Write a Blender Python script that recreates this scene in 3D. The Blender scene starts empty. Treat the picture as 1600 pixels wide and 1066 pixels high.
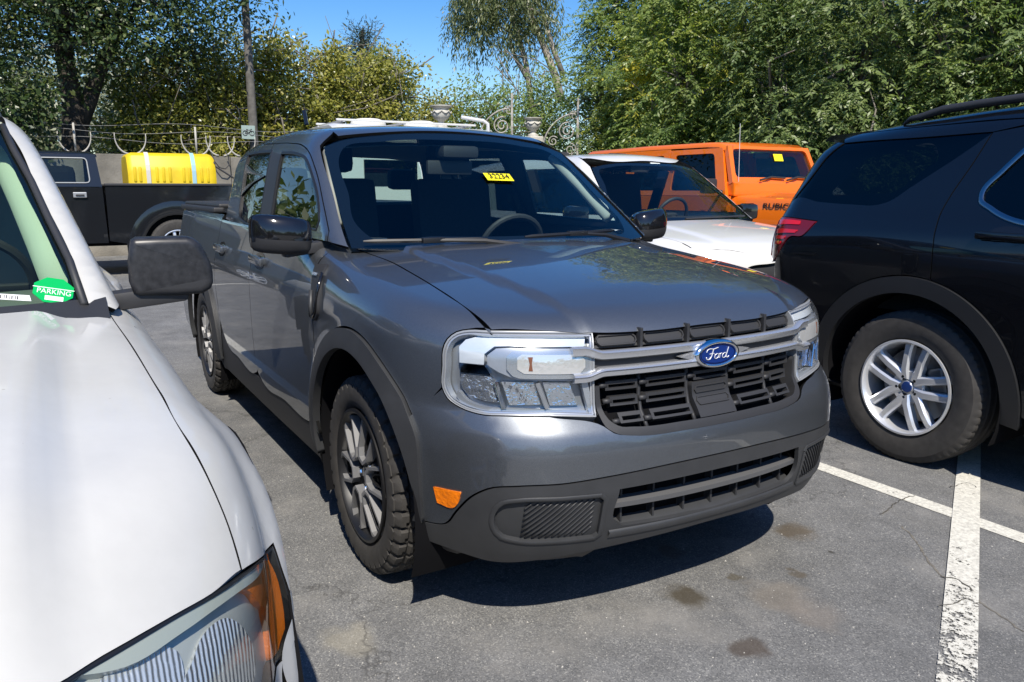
import bpy, bmesh, math, random
import numpy as np
from mathutils import Vector, Matrix
from mathutils.geometry import delaunay_2d_cdt
SC = bpy.context.scene
COL = SC.collection
R_ = math.radians
# ------------------------------------------------------------------ camera
# metres; the grey pickup's front axle stands over the origin, x = its forward direction
CAM = np.array([2.666, -1.801, 1.394]); YAW, PITCH, FPX = 2.61018, -0.18874, 1242.66
cd = bpy.data.cameras.new('camera'); cam = bpy.data.objects.new('camera', cd); COL.objects.link(cam)
cam.location = CAM
cd.sensor_fit = 'HORIZONTAL'; cd.sensor_width = 36.0; cd.lens = FPX / 1600 * 36.0
cd.clip_start = .05; cd.clip_end = 4000
_f = np.array([math.cos(PITCH)*math.cos(YAW), math.cos(PITCH)*math.sin(YAW), math.sin(PITCH)])
_r = np.array([math.sin(YAW), -math.cos(YAW), 0.]); _u = np.cross(_r, _f)
cam.rotation_euler = Matrix([[_r[i], _u[i], -_f[i]] for i in range(3)]).to_euler()
SC.camera = cam
def ray(p): return _f + _r*(p[0]-800)/FPX - _u*(p[1]-533)/FPX
def on_plane(p, axis, v):
    d = ray(p); return CAM + d*((v-CAM[axis])/d[axis])
# ------------------------------------------------------------------ sky and sun
SUN = np.array([.80, -.30, 1.0]); SUN = SUN/np.linalg.norm(SUN)
w = bpy.data.worlds.new('World'); SC.world = w; w.use_nodes = True
nt = w.node_tree; nt.nodes.clear()
sky = nt.nodes.new('ShaderNodeTexSky'); sky.sky_type = 'NISHITA'; sky.sun_disc = False
sky.sun_elevation = math.asin(SUN[2]); sky.sun_rotation = math.atan2(SUN[0], SUN[1])
sky.air_density = 1.0; sky.dust_density = .35; sky.ozone_density = 2.2; sky.altitude = 50
bg = nt.nodes.new('ShaderNodeBackground'); bg.inputs['Strength'].default_value = .125
wo = nt.nodes.new('ShaderNodeOutputWorld')
hs = nt.nodes.new('ShaderNodeHueSaturation'); hs.inputs['Saturation'].default_value = 1.42; hs.inputs['Hue'].default_value = .508; nt.links.new(sky.outputs[0], hs.inputs['Color']); nt.links.new(hs.outputs[0], bg.inputs[0]); nt.links.new(bg.outputs[0], wo.inputs[0])
sd = bpy.data.lights.new('sun', 'SUN'); sun = bpy.data.objects.new('sun', sd); COL.objects.link(sun)
sd.energy = 4.9; sd.angle = R_(.53); sd.color = (1.0, .935, .83)
sun.rotation_euler = Vector(SUN).to_track_quat('Z', 'Y').to_euler(); sun.location = (6, -4, 9)
vs = SC.view_settings; vs.view_transform = 'Standard'; vs.look = 'None'; vs.exposure = 0.35; vs.gamma = 1.0
vs.use_curve_mapping = False
SC.cycles.max_bounces = 10; SC.cycles.transparent_max_bounces = 16
SC.cycles.sample_clamp_indirect = 6.0; SC.cycles.caustics_reflective = False; SC.cycles.caustics_refractive = False
# ------------------------------------------------------------------ materials
MATS = {}
def mat(name, col=(.5,.5,.5), rough=.5, metal=0., coat=0., coat_rough=.03, spec=.5, noise=None, bump=None, emit=None, ior=None, trans=0., alpha=1., sheen=0., sub=0.):
    """noise=(scale, amount, detail): multiplies base colour by 1±amount; bump=(scale,strength,dist)"""
    if name in MATS: return MATS[name]
    m = bpy.data.materials.new(name); m.use_nodes = True; MATS[name] = m
    nt = m.node_tree; b = nt.nodes['Principled BSDF']
    b.inputs['Base Color'].default_value = (*col, 1); b.inputs['Roughness'].default_value = rough
    b.inputs['Metallic'].default_value = metal; b.inputs['Coat Weight'].default_value = coat
    b.inputs['Coat Roughness'].default_value = coat_rough; b.inputs['Specular IOR Level'].default_value = spec
    if ior: b.inputs['IOR'].default_value = ior
    b.inputs['Transmission Weight'].default_value = trans
    tc = None
    if noise or bump: tc = nt.nodes.new('ShaderNodeTexCoord')
    if noise:
        n = nt.nodes.new('ShaderNodeTexNoise'); n.inputs['Scale'].default_value = noise[0]; n.inputs['Detail'].default_value = noise[2] if len(noise) > 2 else 4
        nt.links.new(tc.outputs['Object'], n.inputs['Vector'])
        mr = nt.nodes.new('ShaderNodeMapRange'); mr.inputs[1].default_value = .25; mr.inputs[2].default_value = .75
        mr.inputs[3].default_value = 1-noise[1]; mr.inputs[4].default_value = 1+noise[1]
        nt.links.new(n.outputs[0], mr.inputs[0])
        mx = nt.nodes.new('ShaderNodeVectorMath'); mx.operation = 'SCALE'; mx.inputs[0].default_value = col
        nt.links.new(mr.outputs[0], mx.inputs['Scale']); nt.links.new(mx.outputs[0], b.inputs['Base Color'])
    if bump:
        n = nt.nodes.new('ShaderNodeTexNoise'); n.inputs['Scale'].default_value = bump[0]; n.inputs['Detail'].default_value = 3
        nt.links.new(tc.outputs['Object'], n.inputs['Vector'])
        bp = nt.nodes.new('ShaderNodeBump'); bp.inputs['Strength'].default_value = bump[1]; bp.inputs['Distance'].default_value = bump[2]
        nt.links.new(n.outputs[0], bp.inputs['Height']); nt.links.new(bp.outputs[0], b.inputs['Normal'])
    return m
def glass(name, tint=(.7,.85,.8), ior=1.5, rough=0.):
    """thin automotive glass: tinted see-through mixed with a mirror reflection by Fresnel"""
    if name in MATS: return MATS[name]
    m = bpy.data.materials.new(name); m.use_nodes = True; MATS[name] = m
    nt = m.node_tree; nt.nodes.clear()
    o = nt.nodes.new('ShaderNodeOutputMaterial'); t = nt.nodes.new('ShaderNodeBsdfTransparent'); g = nt.nodes.new('ShaderNodeBsdfGlossy')
    t.inputs[0].default_value = (*tint, 1); g.inputs['Roughness'].default_value = rough
    F0 = ((ior-1)/(ior+1))**2                      # Schlick, the same from both sides of the pane
    ge = nt.nodes.new('ShaderNodeNewGeometry'); dt = nt.nodes.new('ShaderNodeVectorMath'); dt.operation = 'DOT_PRODUCT'
    nt.links.new(ge.outputs['Incoming'], dt.inputs[0]); nt.links.new(ge.outputs['Normal'], dt.inputs[1])
    def ma(op, a_, b_):
        n = nt.nodes.new('ShaderNodeMath'); n.operation = op
        for k, v in ((0, a_), (1, b_)):
            if isinstance(v, (int, float)): n.inputs[k].default_value = v
            else: nt.links.new(v, n.inputs[k])
        return n
    f = ma('MULTIPLY_ADD', ma('POWER', ma('SUBTRACT', 1., ma('ABSOLUTE', dt.outputs['Value'], 0.).outputs[0]).outputs[0], 5.).outputs[0], 1-F0); f.inputs[2].default_value = F0
    mx = nt.nodes.new('ShaderNodeMixShader')
    nt.links.new(f.outputs[0], mx.inputs[0]); nt.links.new(t.outputs[0], mx.inputs[1]); nt.links.new(g.outputs[0], mx.inputs[2]); nt.links.new(mx.outputs[0], o.inputs[0])
    return m
def paint(name, col, metal=.0, rough=.35, flake=.0, dust=.0, specks=0.):
    """car paint: pigment layer under a clear coat, metal flake and a little road dust"""
    if name in MATS: return MATS[name]
    m = mat(name, col, rough, metal, coat=1.0, coat_rough=.015, spec=.5 if metal else .12)
    nt = m.node_tree; b = nt.nodes['Principled BSDF']; tc = nt.nodes.new('ShaderNodeTexCoord'); b.inputs['Coat IOR'].default_value = 1.6
    if flake:
        v = nt.nodes.new('ShaderNodeTexVoronoi'); v.inputs['Scale'].default_value = 1400
        nt.links.new(tc.outputs['Object'], v.inputs['Vector'])
        nm = nt.nodes.new('ShaderNodeMapRange'); nm.inputs[3].default_value = 1-flake; nm.inputs[4].default_value = 1+flake
        sp = nt.nodes.new('ShaderNodeSeparateColor'); nt.links.new(v.outputs['Color'], sp.inputs[0]); nt.links.new(sp.outputs[0], nm.inputs[0])
        sc = nt.nodes.new('ShaderNodeVectorMath'); sc.operation = 'SCALE'; sc.inputs[0].default_value = col
        nt.links.new(nm.outputs[0], sc.inputs['Scale']); nt.links.new(sc.outputs[0], b.inputs['Base Color'])
    if specks:                                     # dried dirt spots and a faint film of grime
        v = nt.nodes.new('ShaderNodeTexVoronoi'); v.inputs['Scale'].default_value = 22; v.inputs['Randomness'].default_value = 1.
        n2 = nt.nodes.new('ShaderNodeTexNoise'); n2.inputs['Scale'].default_value = 5; n2.inputs['Detail'].default_value = 9; n2.inputs['Roughness'].default_value = .7
        for q in (v, n2): nt.links.new(tc.outputs['Object'], q.inputs['Vector'])
        sz = nt.nodes.new('ShaderNodeSeparateColor'); nt.links.new(v.outputs['Color'], sz.inputs[0])
        th = nt.nodes.new('ShaderNodeMath'); th.operation = 'MULTIPLY_ADD'; th.inputs[1].default_value = .16; th.inputs[2].default_value = -.085; nt.links.new(sz.outputs[0], th.inputs[0])
        lt = nt.nodes.new('ShaderNodeMath'); lt.operation = 'LESS_THAN'; nt.links.new(v.outputs['Distance'], lt.inputs[0]); nt.links.new(th.outputs[0], lt.inputs[1])
        gr_ = nt.nodes.new('ShaderNodeMapRange'); gr_.inputs[1].default_value = .35; gr_.inputs[2].default_value = .75; gr_.inputs[3].default_value = 1.03; gr_.inputs[4].default_value = .93; nt.links.new(n2.outputs[0], gr_.inputs[0])
        s1 = nt.nodes.new('ShaderNodeVectorMath'); s1.operation = 'SCALE'; s1.inputs[0].default_value = col; nt.links.new(gr_.outputs[0], s1.inputs['Scale'])
        mxs = nt.nodes.new('ShaderNodeMix'); mxs.data_type = 'RGBA'; nt.links.new(s1.outputs[0], mxs.inputs[6]); mxs.inputs[7].default_value = (.28,.25,.20,1)
        fm = nt.nodes.new('ShaderNodeMath'); fm.operation = 'MULTIPLY'; fm.inputs[1].default_value = specks; nt.links.new(lt.outputs[0], fm.inputs[0]); nt.links.new(fm.outputs[0], mxs.inputs[0]); nt.links.new(mxs.outputs[2], b.inputs['Base Color'])
    if dust:
        n = nt.nodes.new('ShaderNodeTexNoise'); n.inputs['Scale'].default_value = 9; n.inputs['Detail'].default_value = 8
        nt.links.new(tc.outputs['Object'], n.inputs['Vector'])
        r = nt.nodes.new('ShaderNodeMapRange'); r.inputs[1].default_value = .35; r.inputs[2].default_value = .8; r.inputs[3].default_value = .01; r.inputs[4].default_value = .01+dust
        nt.links.new(n.outputs[0], r.inputs[0]); nt.links.new(r.outputs[0], b.inputs['Coat Roughness'])
    return m
# ------------------------------------------------------------------ objects
def tag(o, label=None, cat=None, group=None, kind=None):
    if label: o['label'] = label
    if cat: o['category'] = cat
    if group: o['group'] = group
    if kind: o['kind'] = kind
    return o
def thing(name, label, cat, loc=(0,0,0), rz=0., group=None):
    o = bpy.data.objects.new(name, None); COL.objects.link(o); o.location = loc; o.rotation_euler = (0,0,rz)
    o.empty_display_size = .2
    return tag(o, label, cat, group)
def mesh_obj(name, V, F, m, parent=None, smooth=False, normals=None, sharp=None):
    me = bpy.data.meshes.new(name); me.from_pydata([tuple(map(float, v)) for v in V], [], [tuple(map(int, f)) for f in F])
    me.update()
    if smooth or normals is not None: me.polygons.foreach_set('use_smooth', [True]*len(me.polygons))
    if normals is not None: me.normals_split_custom_set_from_vertices([tuple(map(float, n)) for n in normals])
    elif sharp: me.set_sharp_from_angle(angle=R_(sharp))
    if isinstance(m, (list, tuple)):
        for q in m: me.materials.append(q)
    else: me.materials.append(m)
    o = bpy.data.objects.new(name, me); COL.objects.link(o)
    if parent is not None: o.parent = parent
    return o
class MB:
    """collects simple shapes into one mesh"""
    def __init__(s): s.V = []; s.F = []
    def add(s, V, F):
        b = len(s.V); s.V += [tuple(v) for v in V]; s.F += [tuple(i+b for i in f) for f in F]; return s
    def box(s, c, d, rot=None, bev=0.):
        x, y, z = d[0]/2, d[1]/2, d[2]/2
        if bev <= 0:
            V = [(sx*x, sy*y, sz*z) for sx in (-1,1) for sy in (-1,1) for sz in (-1,1)]
            F = [(0,1,3,2),(4,6,7,5),(0,4,5,1),(2,3,7,6),(0,2,6,4),(1,5,7,3)]
        else:
            bm = bmesh.new(); bmesh.ops.create_cube(bm, size=1)
            for v in bm.verts: v.co = Vector((v.co.x*d[0], v.co.y*d[1], v.co.z*d[2]))
            bmesh.ops.bevel(bm, geom=bm.edges[:], offset=min(bev, .49*min(d)), segments=2, profile=.6, affect='EDGES')
            bm.verts.index_update(); V = [v.co.copy() for v in bm.verts]; F = [[v.index for v in f.verts] for f in bm.faces]; bm.free()
        M = rot if rot is not None else Matrix.Identity(3)
        return s.add([tuple(M @ Vector(v) + Vector(c)) for v in V], F)
    def tube(s, pts, r, n=8, cap=True):
        pts = [Vector(p) for p in pts]; rr = r if isinstance(r, (list, tuple)) else [r]*len(pts)
        V = []; F = []; t0 = (pts[1]-pts[0]).normalized(); up = Vector((0,0,1)) if abs(t0.z) < .9 else Vector((1,0,0))
        a = t0.cross(up).normalized()
        for i, p in enumerate(pts):
            t = (pts[min(i+1, len(pts)-1)]-pts[max(i-1, 0)]).normalized()
            a = (a - t*a.dot(t)).normalized(); b = t.cross(a)
            for k in range(n):
                an = 2*math.pi*k/n; V.append(p+(a*math.cos(an)+b*math.sin(an))*rr[i])
        for i in range(len(pts)-1):
            for k in range(n): F.append((i*n+k, i*n+(k+1) % n, (i+1)*n+(k+1) % n, (i+1)*n+k))
        if cap: F.append(tuple(range(n))[::-1]); F.append(tuple((len(pts)-1)*n+k for k in range(n)))
        return s.add(V, F)
    def lathe(s, prof, n=32, axis='z', c=(0,0,0), closed=False):
        """prof: (radius, height) pairs"""
        V = []; F = []; k = len(prof)
        for j in range(n):
            a = 2*math.pi*j/n; ca, sa = math.cos(a), math.sin(a)
            for r, h in prof:
                p = (r*ca, r*sa, h) if axis == 'z' else (r*ca, h, r*sa)
                V.append((p[0]+c[0], p[1]+c[1], p[2]+c[2]))
        for j in range(n):
            j2 = (j+1) % n
            for i in range(k-1 if not closed else k):
                i2 = (i+1) % k
                q = (j*k+i, j2*k+i, j2*k+i2, j*k+i2)
                F.append(q if axis == 'z' else q[::-1])
        return s.add(V, F)
    def prism(s, loop, z0, z1, tr=lambda p: p):
        """2D loop extruded; tr maps (u,v,h) to xyz"""
        n = len(loop); V = [tr((u, v, z0)) for u, v in loop]+[tr((u, v, z1)) for u, v in loop]
        F = [tuple(range(n))[::-1], tuple(range(n, 2*n))]+[(i, (i+1) % n, n+(i+1) % n, n+i) for i in range(n)]
        return s.add(V, F)
    def build(s, name, m, parent=None, smooth=False, sharp=None):
        o = mesh_obj(name, s.V, s.F, m, parent, smooth=smooth or bool(sharp), sharp=sharp)
        return o
def recalc(o):
    bm = bmesh.new(); bm.from_mesh(o.data); bmesh.ops.recalc_face_normals(bm, faces=bm.faces); bm.to_mesh(o.data); bm.free(); return o
def copy_tree(o, parent=None):
    c = o.copy(); COL.objects.link(c); c.parent = parent
    for ch in o.children: copy_tree(ch, c)
    return c
# ------------------------------------------------------------------ implicit body surfaces
_IP = {}
def ip(x, xs, ys):
    """monotone cubic interpolation"""
    key = (tuple(xs), tuple(ys))
    if key not in _IP:
        xs = np.asarray(xs, float); ys = np.asarray(ys, float)
        h = np.diff(xs); d = np.diff(ys)/h; m = np.zeros(len(xs)); m[0] = d[0]; m[-1] = d[-1]
        for i in range(1, len(xs)-1):
            if d[i-1]*d[i] > 0:
                w1 = 2*h[i]+h[i-1]; w2 = h[i]+2*h[i-1]; m[i] = (w1+w2)/(w1/d[i-1]+w2/d[i])
        _IP[key] = (xs, ys, h, m)
    xs, ys, h, m = _IP[key]; x = np.clip(x, xs[0], xs[-1])
    k = np.clip(np.searchsorted(xs, x, side='right')-1, 0, len(xs)-2)
    t = (x-xs[k])/h[k]; t2 = t*t; t3 = t2*t
    return (2*t3-3*t2+1)*ys[k]+(t3-2*t2+t)*h[k]*m[k]+(-2*t3+3*t2)*ys[k+1]+(t3-t2)*h[k]*m[k+1]
def ss(a, b, x):
    t = np.clip((x-a)/(b-a), 0, 1); return t*t*(3-2*t)
def smax(a, b, k):
    h = np.maximum(k-np.abs(a-b), 0)/k
    return np.maximum(a, b)+h*h*k*.25
def smin(a, b, k): return -smax(-a, -b, k)
def cast(f, o, d, t0, t1, n=40):
    """first outside-to-inside crossing of f along rays (a miss takes its nearest approach)"""
    o = np.atleast_2d(o).astype(float); d = np.atleast_2d(d).astype(float)
    N = max(len(o), len(d)); o = np.broadcast_to(o, (N,3)); d = np.broadcast_to(d, (N,3))
    ts = np.linspace(t0, t1, n); lo = np.full(N, float(t1)); hi = np.full(N, float(t1)); fl = np.ones(N); fh = -np.ones(N)
    prev = f(o+d*ts[0]); done = np.zeros(N, bool); near = np.full(N, 1e9); nt_ = np.full(N, float(t1))
    for i in range(1, n):
        cur = f(o+d*ts[i]); hit = (~done) & (prev > 0) & (cur <= 0)
        lo[hit] = ts[i-1]; hi[hit] = ts[i]; fl[hit] = prev[hit]; fh[hit] = cur[hit]; done |= hit; prev = cur
        b = cur < near; near = np.where(b, cur, near); nt_ = np.where(b, ts[i], nt_)
        if done.all(): break
    side = np.zeros(N)
    for _ in range(11):
        m = (lo*fh-hi*fl)/np.minimum(fh-fl, -1e-12); v = f(o+d*m[:,None]); p = v > 0
        fh = np.where(p & (side == 1), fh*.5, fh); fl = np.where(~p & (side == -1), fl*.5, fl)
        lo = np.where(p, m, lo); fl = np.where(p, v, fl); hi = np.where(p, hi, m); fh = np.where(p, fh, v); side = np.where(p, 1, -1)
    t = np.where(done, np.where(np.abs(fl) < np.abs(fh), lo, hi), nt_)
    return o+d*t[:,None]
def grad(f, P, e=2e-3):
    g = np.stack([f(P+np.eye(3)[i]*e)-f(P-np.eye(3)[i]*e) for i in range(3)], -1)
    return g/np.maximum(np.linalg.norm(g, axis=1, keepdims=True), 1e-9)
class Proj:
    """maps flat panel coordinates to rays onto a body and back"""
    def __init__(s, kind, c=(0,0,0), R=1.): s.k = kind; s.c = c; s.R = R
    def rays(s, U):
        u, v = U[:,0], U[:,1]; z = np.zeros_like(u); o1 = np.ones_like(u); c = s.c
        if s.k == 'R': return np.stack([u, z-4+c[1], v], 1), np.array([[0,1.,0]])       # right flank (x,z)
        if s.k == 'L': return np.stack([u, z+4+c[1], v], 1), np.array([[0,-1.,0]])
        if s.k == 'F': return np.stack([z+4+c[0], u, v], 1), np.array([[-1.,0,0]])     # front (y,z)
        if s.k == 'B': return np.stack([z-4+c[0], u, v], 1), np.array([[1.,0,0]])
        if s.k == 'T': return np.stack([u, v, z+4], 1), np.array([[0,0,-1.]])          # top (x,y)
        if s.k == 'C':                                                                  # around a vertical axis
            a = u/s.R; d = np.stack([np.cos(a), np.sin(a), z], 1); o = np.stack([z+c[0], z+c[1], v], 1)
            return o+d*4, -d
        if s.k == 'X':                                                                  # around a lengthwise axis
            a = v/s.R; d = np.stack([z, np.sin(a), -np.cos(a)], 1); o = np.stack([u, z+c[1], z+c[2]], 1)
            return o+d*4, -d
    def inv(s, P):
        P = np.atleast_2d(P); c = s.c
        if s.k in 'RL': return P[:,[0,2]]
        if s.k in 'FB': return P[:,[1,2]]
        if s.k == 'T': return P[:,[0,1]]
        if s.k == 'C': return np.stack([np.arctan2(P[:,1]-c[1], P[:,0]-c[0])*s.R, P[:,2]], 1)
        if s.k == 'X': return np.stack([P[:,0], np.arctan2(P[:,1]-c[1], -(P[:,2]-c[2]))*s.R], 1)
def spline(pts, step=.02, closed=True):
    """points; a third item marks a corner; smooth Catmull-Rom between corners; resampled"""
    P = [np.array(p[:2], float) for p in pts]; n = len(P)
    cor = [len(p) > 2 for p in pts]; out = []
    for i in range(n if closed else n-1):
        a, b = P[i], P[(i+1) % n]; ia, ib = i, (i+1) % n
        ta = np.zeros(2) if False else None
        pa = P[(i-1) % n] if (closed or i > 0) else a; pb = P[(i+2) % n] if (closed or i+2 < n) else b
        if cor[ia]: pa = a-(b-a)
        if cor[ib]: pb = b+(b-a)
        L = np.linalg.norm(b-a); k = max(1, int(math.ceil(L/step)))
        la = max(np.linalg.norm(a-pa), 1e-6); lb = max(np.linalg.norm(pb-b), 1e-6)
        ma = ((b-a)/max(L,1e-9)*la+(a-pa)/la*L)/(la+L)*L if not cor[ia] else (b-a)
        mb = ((pb-b)/lb*L+(b-a)/max(L,1e-9)*lb)/(lb+L)*L if not cor[ib] else (b-a)
        for j in range(k):
            t = j/k; t2 = t*t; t3 = t2*t
            out.append((2*t3-3*t2+1)*a+(t3-2*t2+t)*ma+(-2*t3+3*t2)*b+(t3-t2)*mb)
    if not closed: out.append(P[-1])
    return np.array(out)
def area2(L): return .5*np.sum(L[:,0]*np.roll(L[:,1], -1)-np.roll(L[:,0], -1)*L[:,1])
def inset(L, g):
    if area2(L) < 0: L = L[::-1]
    a = np.roll(L, 1, 0); b = np.roll(L, -1, 0)
    def nrm(e):
        n = np.stack([-e[:,1], e[:,0]], 1); return n/np.maximum(np.linalg.norm(n, axis=1, keepdims=True), 1e-9)
    n1 = nrm(L-a); n2 = nrm(b-L); n = n1+n2; n = n/np.maximum(np.linalg.norm(n, axis=1, keepdims=True), .35)
    k = np.clip(1/np.maximum(np.sum(n*n1, 1), .5), 1, 2)
    return L+n*(g*k)[:,None]
def inside(L, Q):
    x, y = Q[:,0], Q[:,1]; c = np.zeros(len(Q), bool); x1, y1 = L[:,0], L[:,1]; x2, y2 = np.roll(x1, -1), np.roll(y1, -1)
    for i in range(len(L)):
        if y1[i] == y2[i]: continue
        m = (y1[i] > y) != (y2[i] > y)
        c ^= m & (x < (x2[i]-x1[i])*(y-y1[i])/(y2[i]-y1[i])+x1[i])
    return c
def tri2d(loops, res):
    """loops[0] outer, others holes -> points, triangles, boundary index loops"""
    pts = []; edges = []; idx = []
    for L in loops:
        b = len(pts); n = len(L); pts += [tuple(p) for p in L]; edges += [(b+i, b+(i+1) % n) for i in range(n)]; idx.append(list(range(b, b+n)))
    nb = len(pts); O = loops[0]; mn = O.min(0); mx = O.max(0)
    gx = np.arange(mn[0]+res*.5, mx[0], res); gy = np.arange(mn[1]+res*.5, mx[1], res*.9)
    G = np.array([(x+(res*.5 if j % 2 else 0), y) for j, y in enumerate(gy) for x in gx]) if len(gx) and len(gy) else np.zeros((0,2))
    if len(G):
        k = inside(O, G)
        for H in loops[1:]: k &= ~inside(H, G)
        G = G[k]
        B = np.array(pts)
        if len(G):
            d = np.full(len(G), 9.)
            for i in range(0, len(B), 200): d = np.minimum(d, np.min(np.linalg.norm(G[:,None]-B[None,i:i+200], axis=2), 1))
            G = G[d > res*.45]
    allp = [Vector(p) for p in pts]+[Vector(p) for p in G]
    r = delaunay_2d_cdt(allp, edges, [], 0, 1e-7)
    V = np.array([tuple(v) for v in r[0]]); T = np.array([t for t in r[2] if len(t) == 3])
    C = V[T].mean(1); k = inside(O, C)
    for H in loops[1:]: k &= ~inside(H, C)
    T = T[k]
    omap = {}
    for j, src in enumerate(r[3]):
        for q in src: omap[q] = j
    ar = (V[T[:,1]]-V[T[:,0]]); br = (V[T[:,2]]-V[T[:,0]]); fl = ar[:,0]*br[:,1]-ar[:,1]*br[:,0] < 0
    T[fl] = T[fl][:,::-1]
    return V, T, [[omap[i] for i in L if i in omap] for L in idx]
MIR = np.array([1,-1,1.])
def panel(name, f, proj, outer, m, parent=None, res=.03, gap=.0028, depth=.014, off=0., holes=(), mirror=False, raw=False, span=(0., 8.), back=False, bulge=None, hgap=None):
    """a sheet-metal (or glass) panel: flat outline projected on body f, edges folded inwards.  Returns [objects]"""
    O = outer if raw else spline(outer, res*.8)
    O = inset(np.asarray(O, float), gap); Hs = []
    for h in holes:
        H = h if raw or isinstance(h, np.ndarray) else spline(h, res*.6)
        Hs.append(inset(np.asarray(H, float), -(hgap if hgap is not None else gap))[::-1])
    U, T, loops = tri2d([O]+Hs, res)
    o, d = proj.rays(U); P = cast(f, o, d, span[0], span[1]); N = grad(f, P)
    if bulge is not None: off = bulge(U, P)
    P = P+N*(off if np.isscalar(off) else off[:,None])
    # orientation
    a = np.cross(P[T[:,1]]-P[T[:,0]], P[T[:,2]]-P[T[:,0]])
    if np.sum(a*N[T[:,0]]) < 0: T = T[:,::-1]; flip = True
    else: flip = False
    V = [P]; Nn = [N]; F = [tuple(t) for t in T]; base = len(P)
    if depth:
        for L in loops:
            L = np.array(L); n = len(L); p = P[L]; nn = N[L]; t = np.roll(p, -1, 0)-np.roll(p, 1, 0); t = t/np.maximum(np.linalg.norm(t, axis=1, keepdims=True), 1e-9)
            w = np.cross(t, nn)*(-1 if flip else 1)
            V += [p, p-nn*depth]; Nn += [w, w]
            for i in range(n):
                j = (i+1) % n; q = (base+i, base+n+i, base+n+j, base+j)
                F.append(q if not flip else q[::-1])
            base += 2*n
    V = np.concatenate(V); Nn = np.concatenate(Nn)
    res_ = [mesh_obj(name, V, F, m, parent, normals=Nn)]
    if mirror:
        res_.append(mesh_obj(name, V*MIR, [q[::-1] for q in F], m, parent, normals=Nn*MIR))
    if depth and m.name.endswith('_paint'):          # shut-line shade put into the colour: folded edge near-black instead of body paint
        for o in res_:
            o.data.materials.append(MATS['panel_gap_shade']); mi = np.zeros(len(F), np.int32); mi[len(T):] = 1; o.data.polygons.foreach_set('material_index', mi)
    return res_
def px_on(f, pts, t0=.3, t1=9., off=0.):
    """photograph pixels -> points on a body; keeps corner marks"""
    D = np.array([ray(p) for p in pts]); return cast(f, CAM, D, t0, t1, 260)
def px_loop(f, proj, pts, tr=lambda P: P, **k):
    Q = proj.inv(tr(px_on(f, pts, **k))); return [tuple(q)+((1,) if len(p) > 2 else ()) for q, p in zip(Q, pts)]
def ribbon(name, f, proj, line, wdt, m, parent=None, off=.004, thick=.006, mirror=False, n=None, prof=None, step=.02, span=(0.,8.), raw=False):
    """a strip of trim laid along a flat-coordinate line on the body"""
    L = np.asarray(line, float) if raw else spline(line, step, closed=False)
    t = np.gradient(L, axis=0); t = t/np.maximum(np.linalg.norm(t, axis=1, keepdims=True), 1e-9); q = np.stack([-t[:,1], t[:,0]], 1)
    ww = wdt(np.linspace(0, 1, len(L))) if callable(wdt) else np.full(len(L), wdt)
    rows = []
    for s, h in (prof or [(-.5, -thick), (-.5, off*.6), (-.3, off), (.3, off), (.5, off*.6), (.5, -thick)]):
        o, d = proj.rays(L+q*(ww*s)[:,None]); P = cast(f, o, d, *span); rows.append(P+grad(f, P)*h)
    k = len(rows); V = np.stack(rows, 1).reshape(-1, 3); F = []
    for i in range(len(L)-1):
        for j in range(k-1): F.append((i*k+j, (i+1)*k+j, (i+1)*k+j+1, i*k+j+1))
    F.append(tuple(range(k))); F.append(tuple((len(L)-1)*k+j for j in range(k))[::-1])
    res_ = []
    o = mesh_obj(name, V, F, m, parent); recalc(o); o.data.polygons.foreach_set('use_smooth', [True]*len(o.data.polygons)); o.data.set_sharp_from_angle(angle=R_(35)); res_.append(o)
    if mirror:
        o = mesh_obj(name, V*MIR, F, m, parent); recalc(o); o.data.polygons.foreach_set('use_smooth', [True]*len(o.data.polygons)); o.data.set_sharp_from_angle(angle=R_(35)); res_.append(o)
    return res_
def text_mesh(name, txt, size, m, parent=None, depth=.002, mat4=None, shear=0., align='CENTER', sx=1.):
    c = bpy.data.curves.new(name, 'FONT'); c.body = txt; c.size = size; c.extrude = depth; c.align_x = align; c.align_y = 'CENTER'; c.shear = shear
    t = bpy.data.objects.new(name, c); COL.objects.link(t)
    bpy.context.view_layer.update()
    me = bpy.data.meshes.new_from_object(t.evaluated_get(bpy.context.evaluated_depsgraph_get()))
    bpy.data.objects.remove(t); bpy.data.curves.remove(c)
    M = (mat4 if mat4 is not None else Matrix.Identity(4)) @ Matrix.Diagonal((sx, 1, 1, 1))
    me.transform(M); me.materials.clear(); me.materials.append(m)
    o = bpy.data.objects.new(name, me); COL.objects.link(o)
    if parent is not None: o.parent = parent
    return o
def frame4(c, ex, ez):
    """matrix with local x along ex, local z (text normal) along ez"""
    ex = Vector(ex).normalized(); ez = Vector(ez).normalized(); ey = ez.cross(ex).normalized(); ex = ey.cross(ez)
    return Matrix(((ex.x,ey.x,ez.x,c[0]),(ex.y,ey.y,ez.y,c[1]),(ex.z,ey.z,ez.z,c[2]),(0,0,0,1)))
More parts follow.
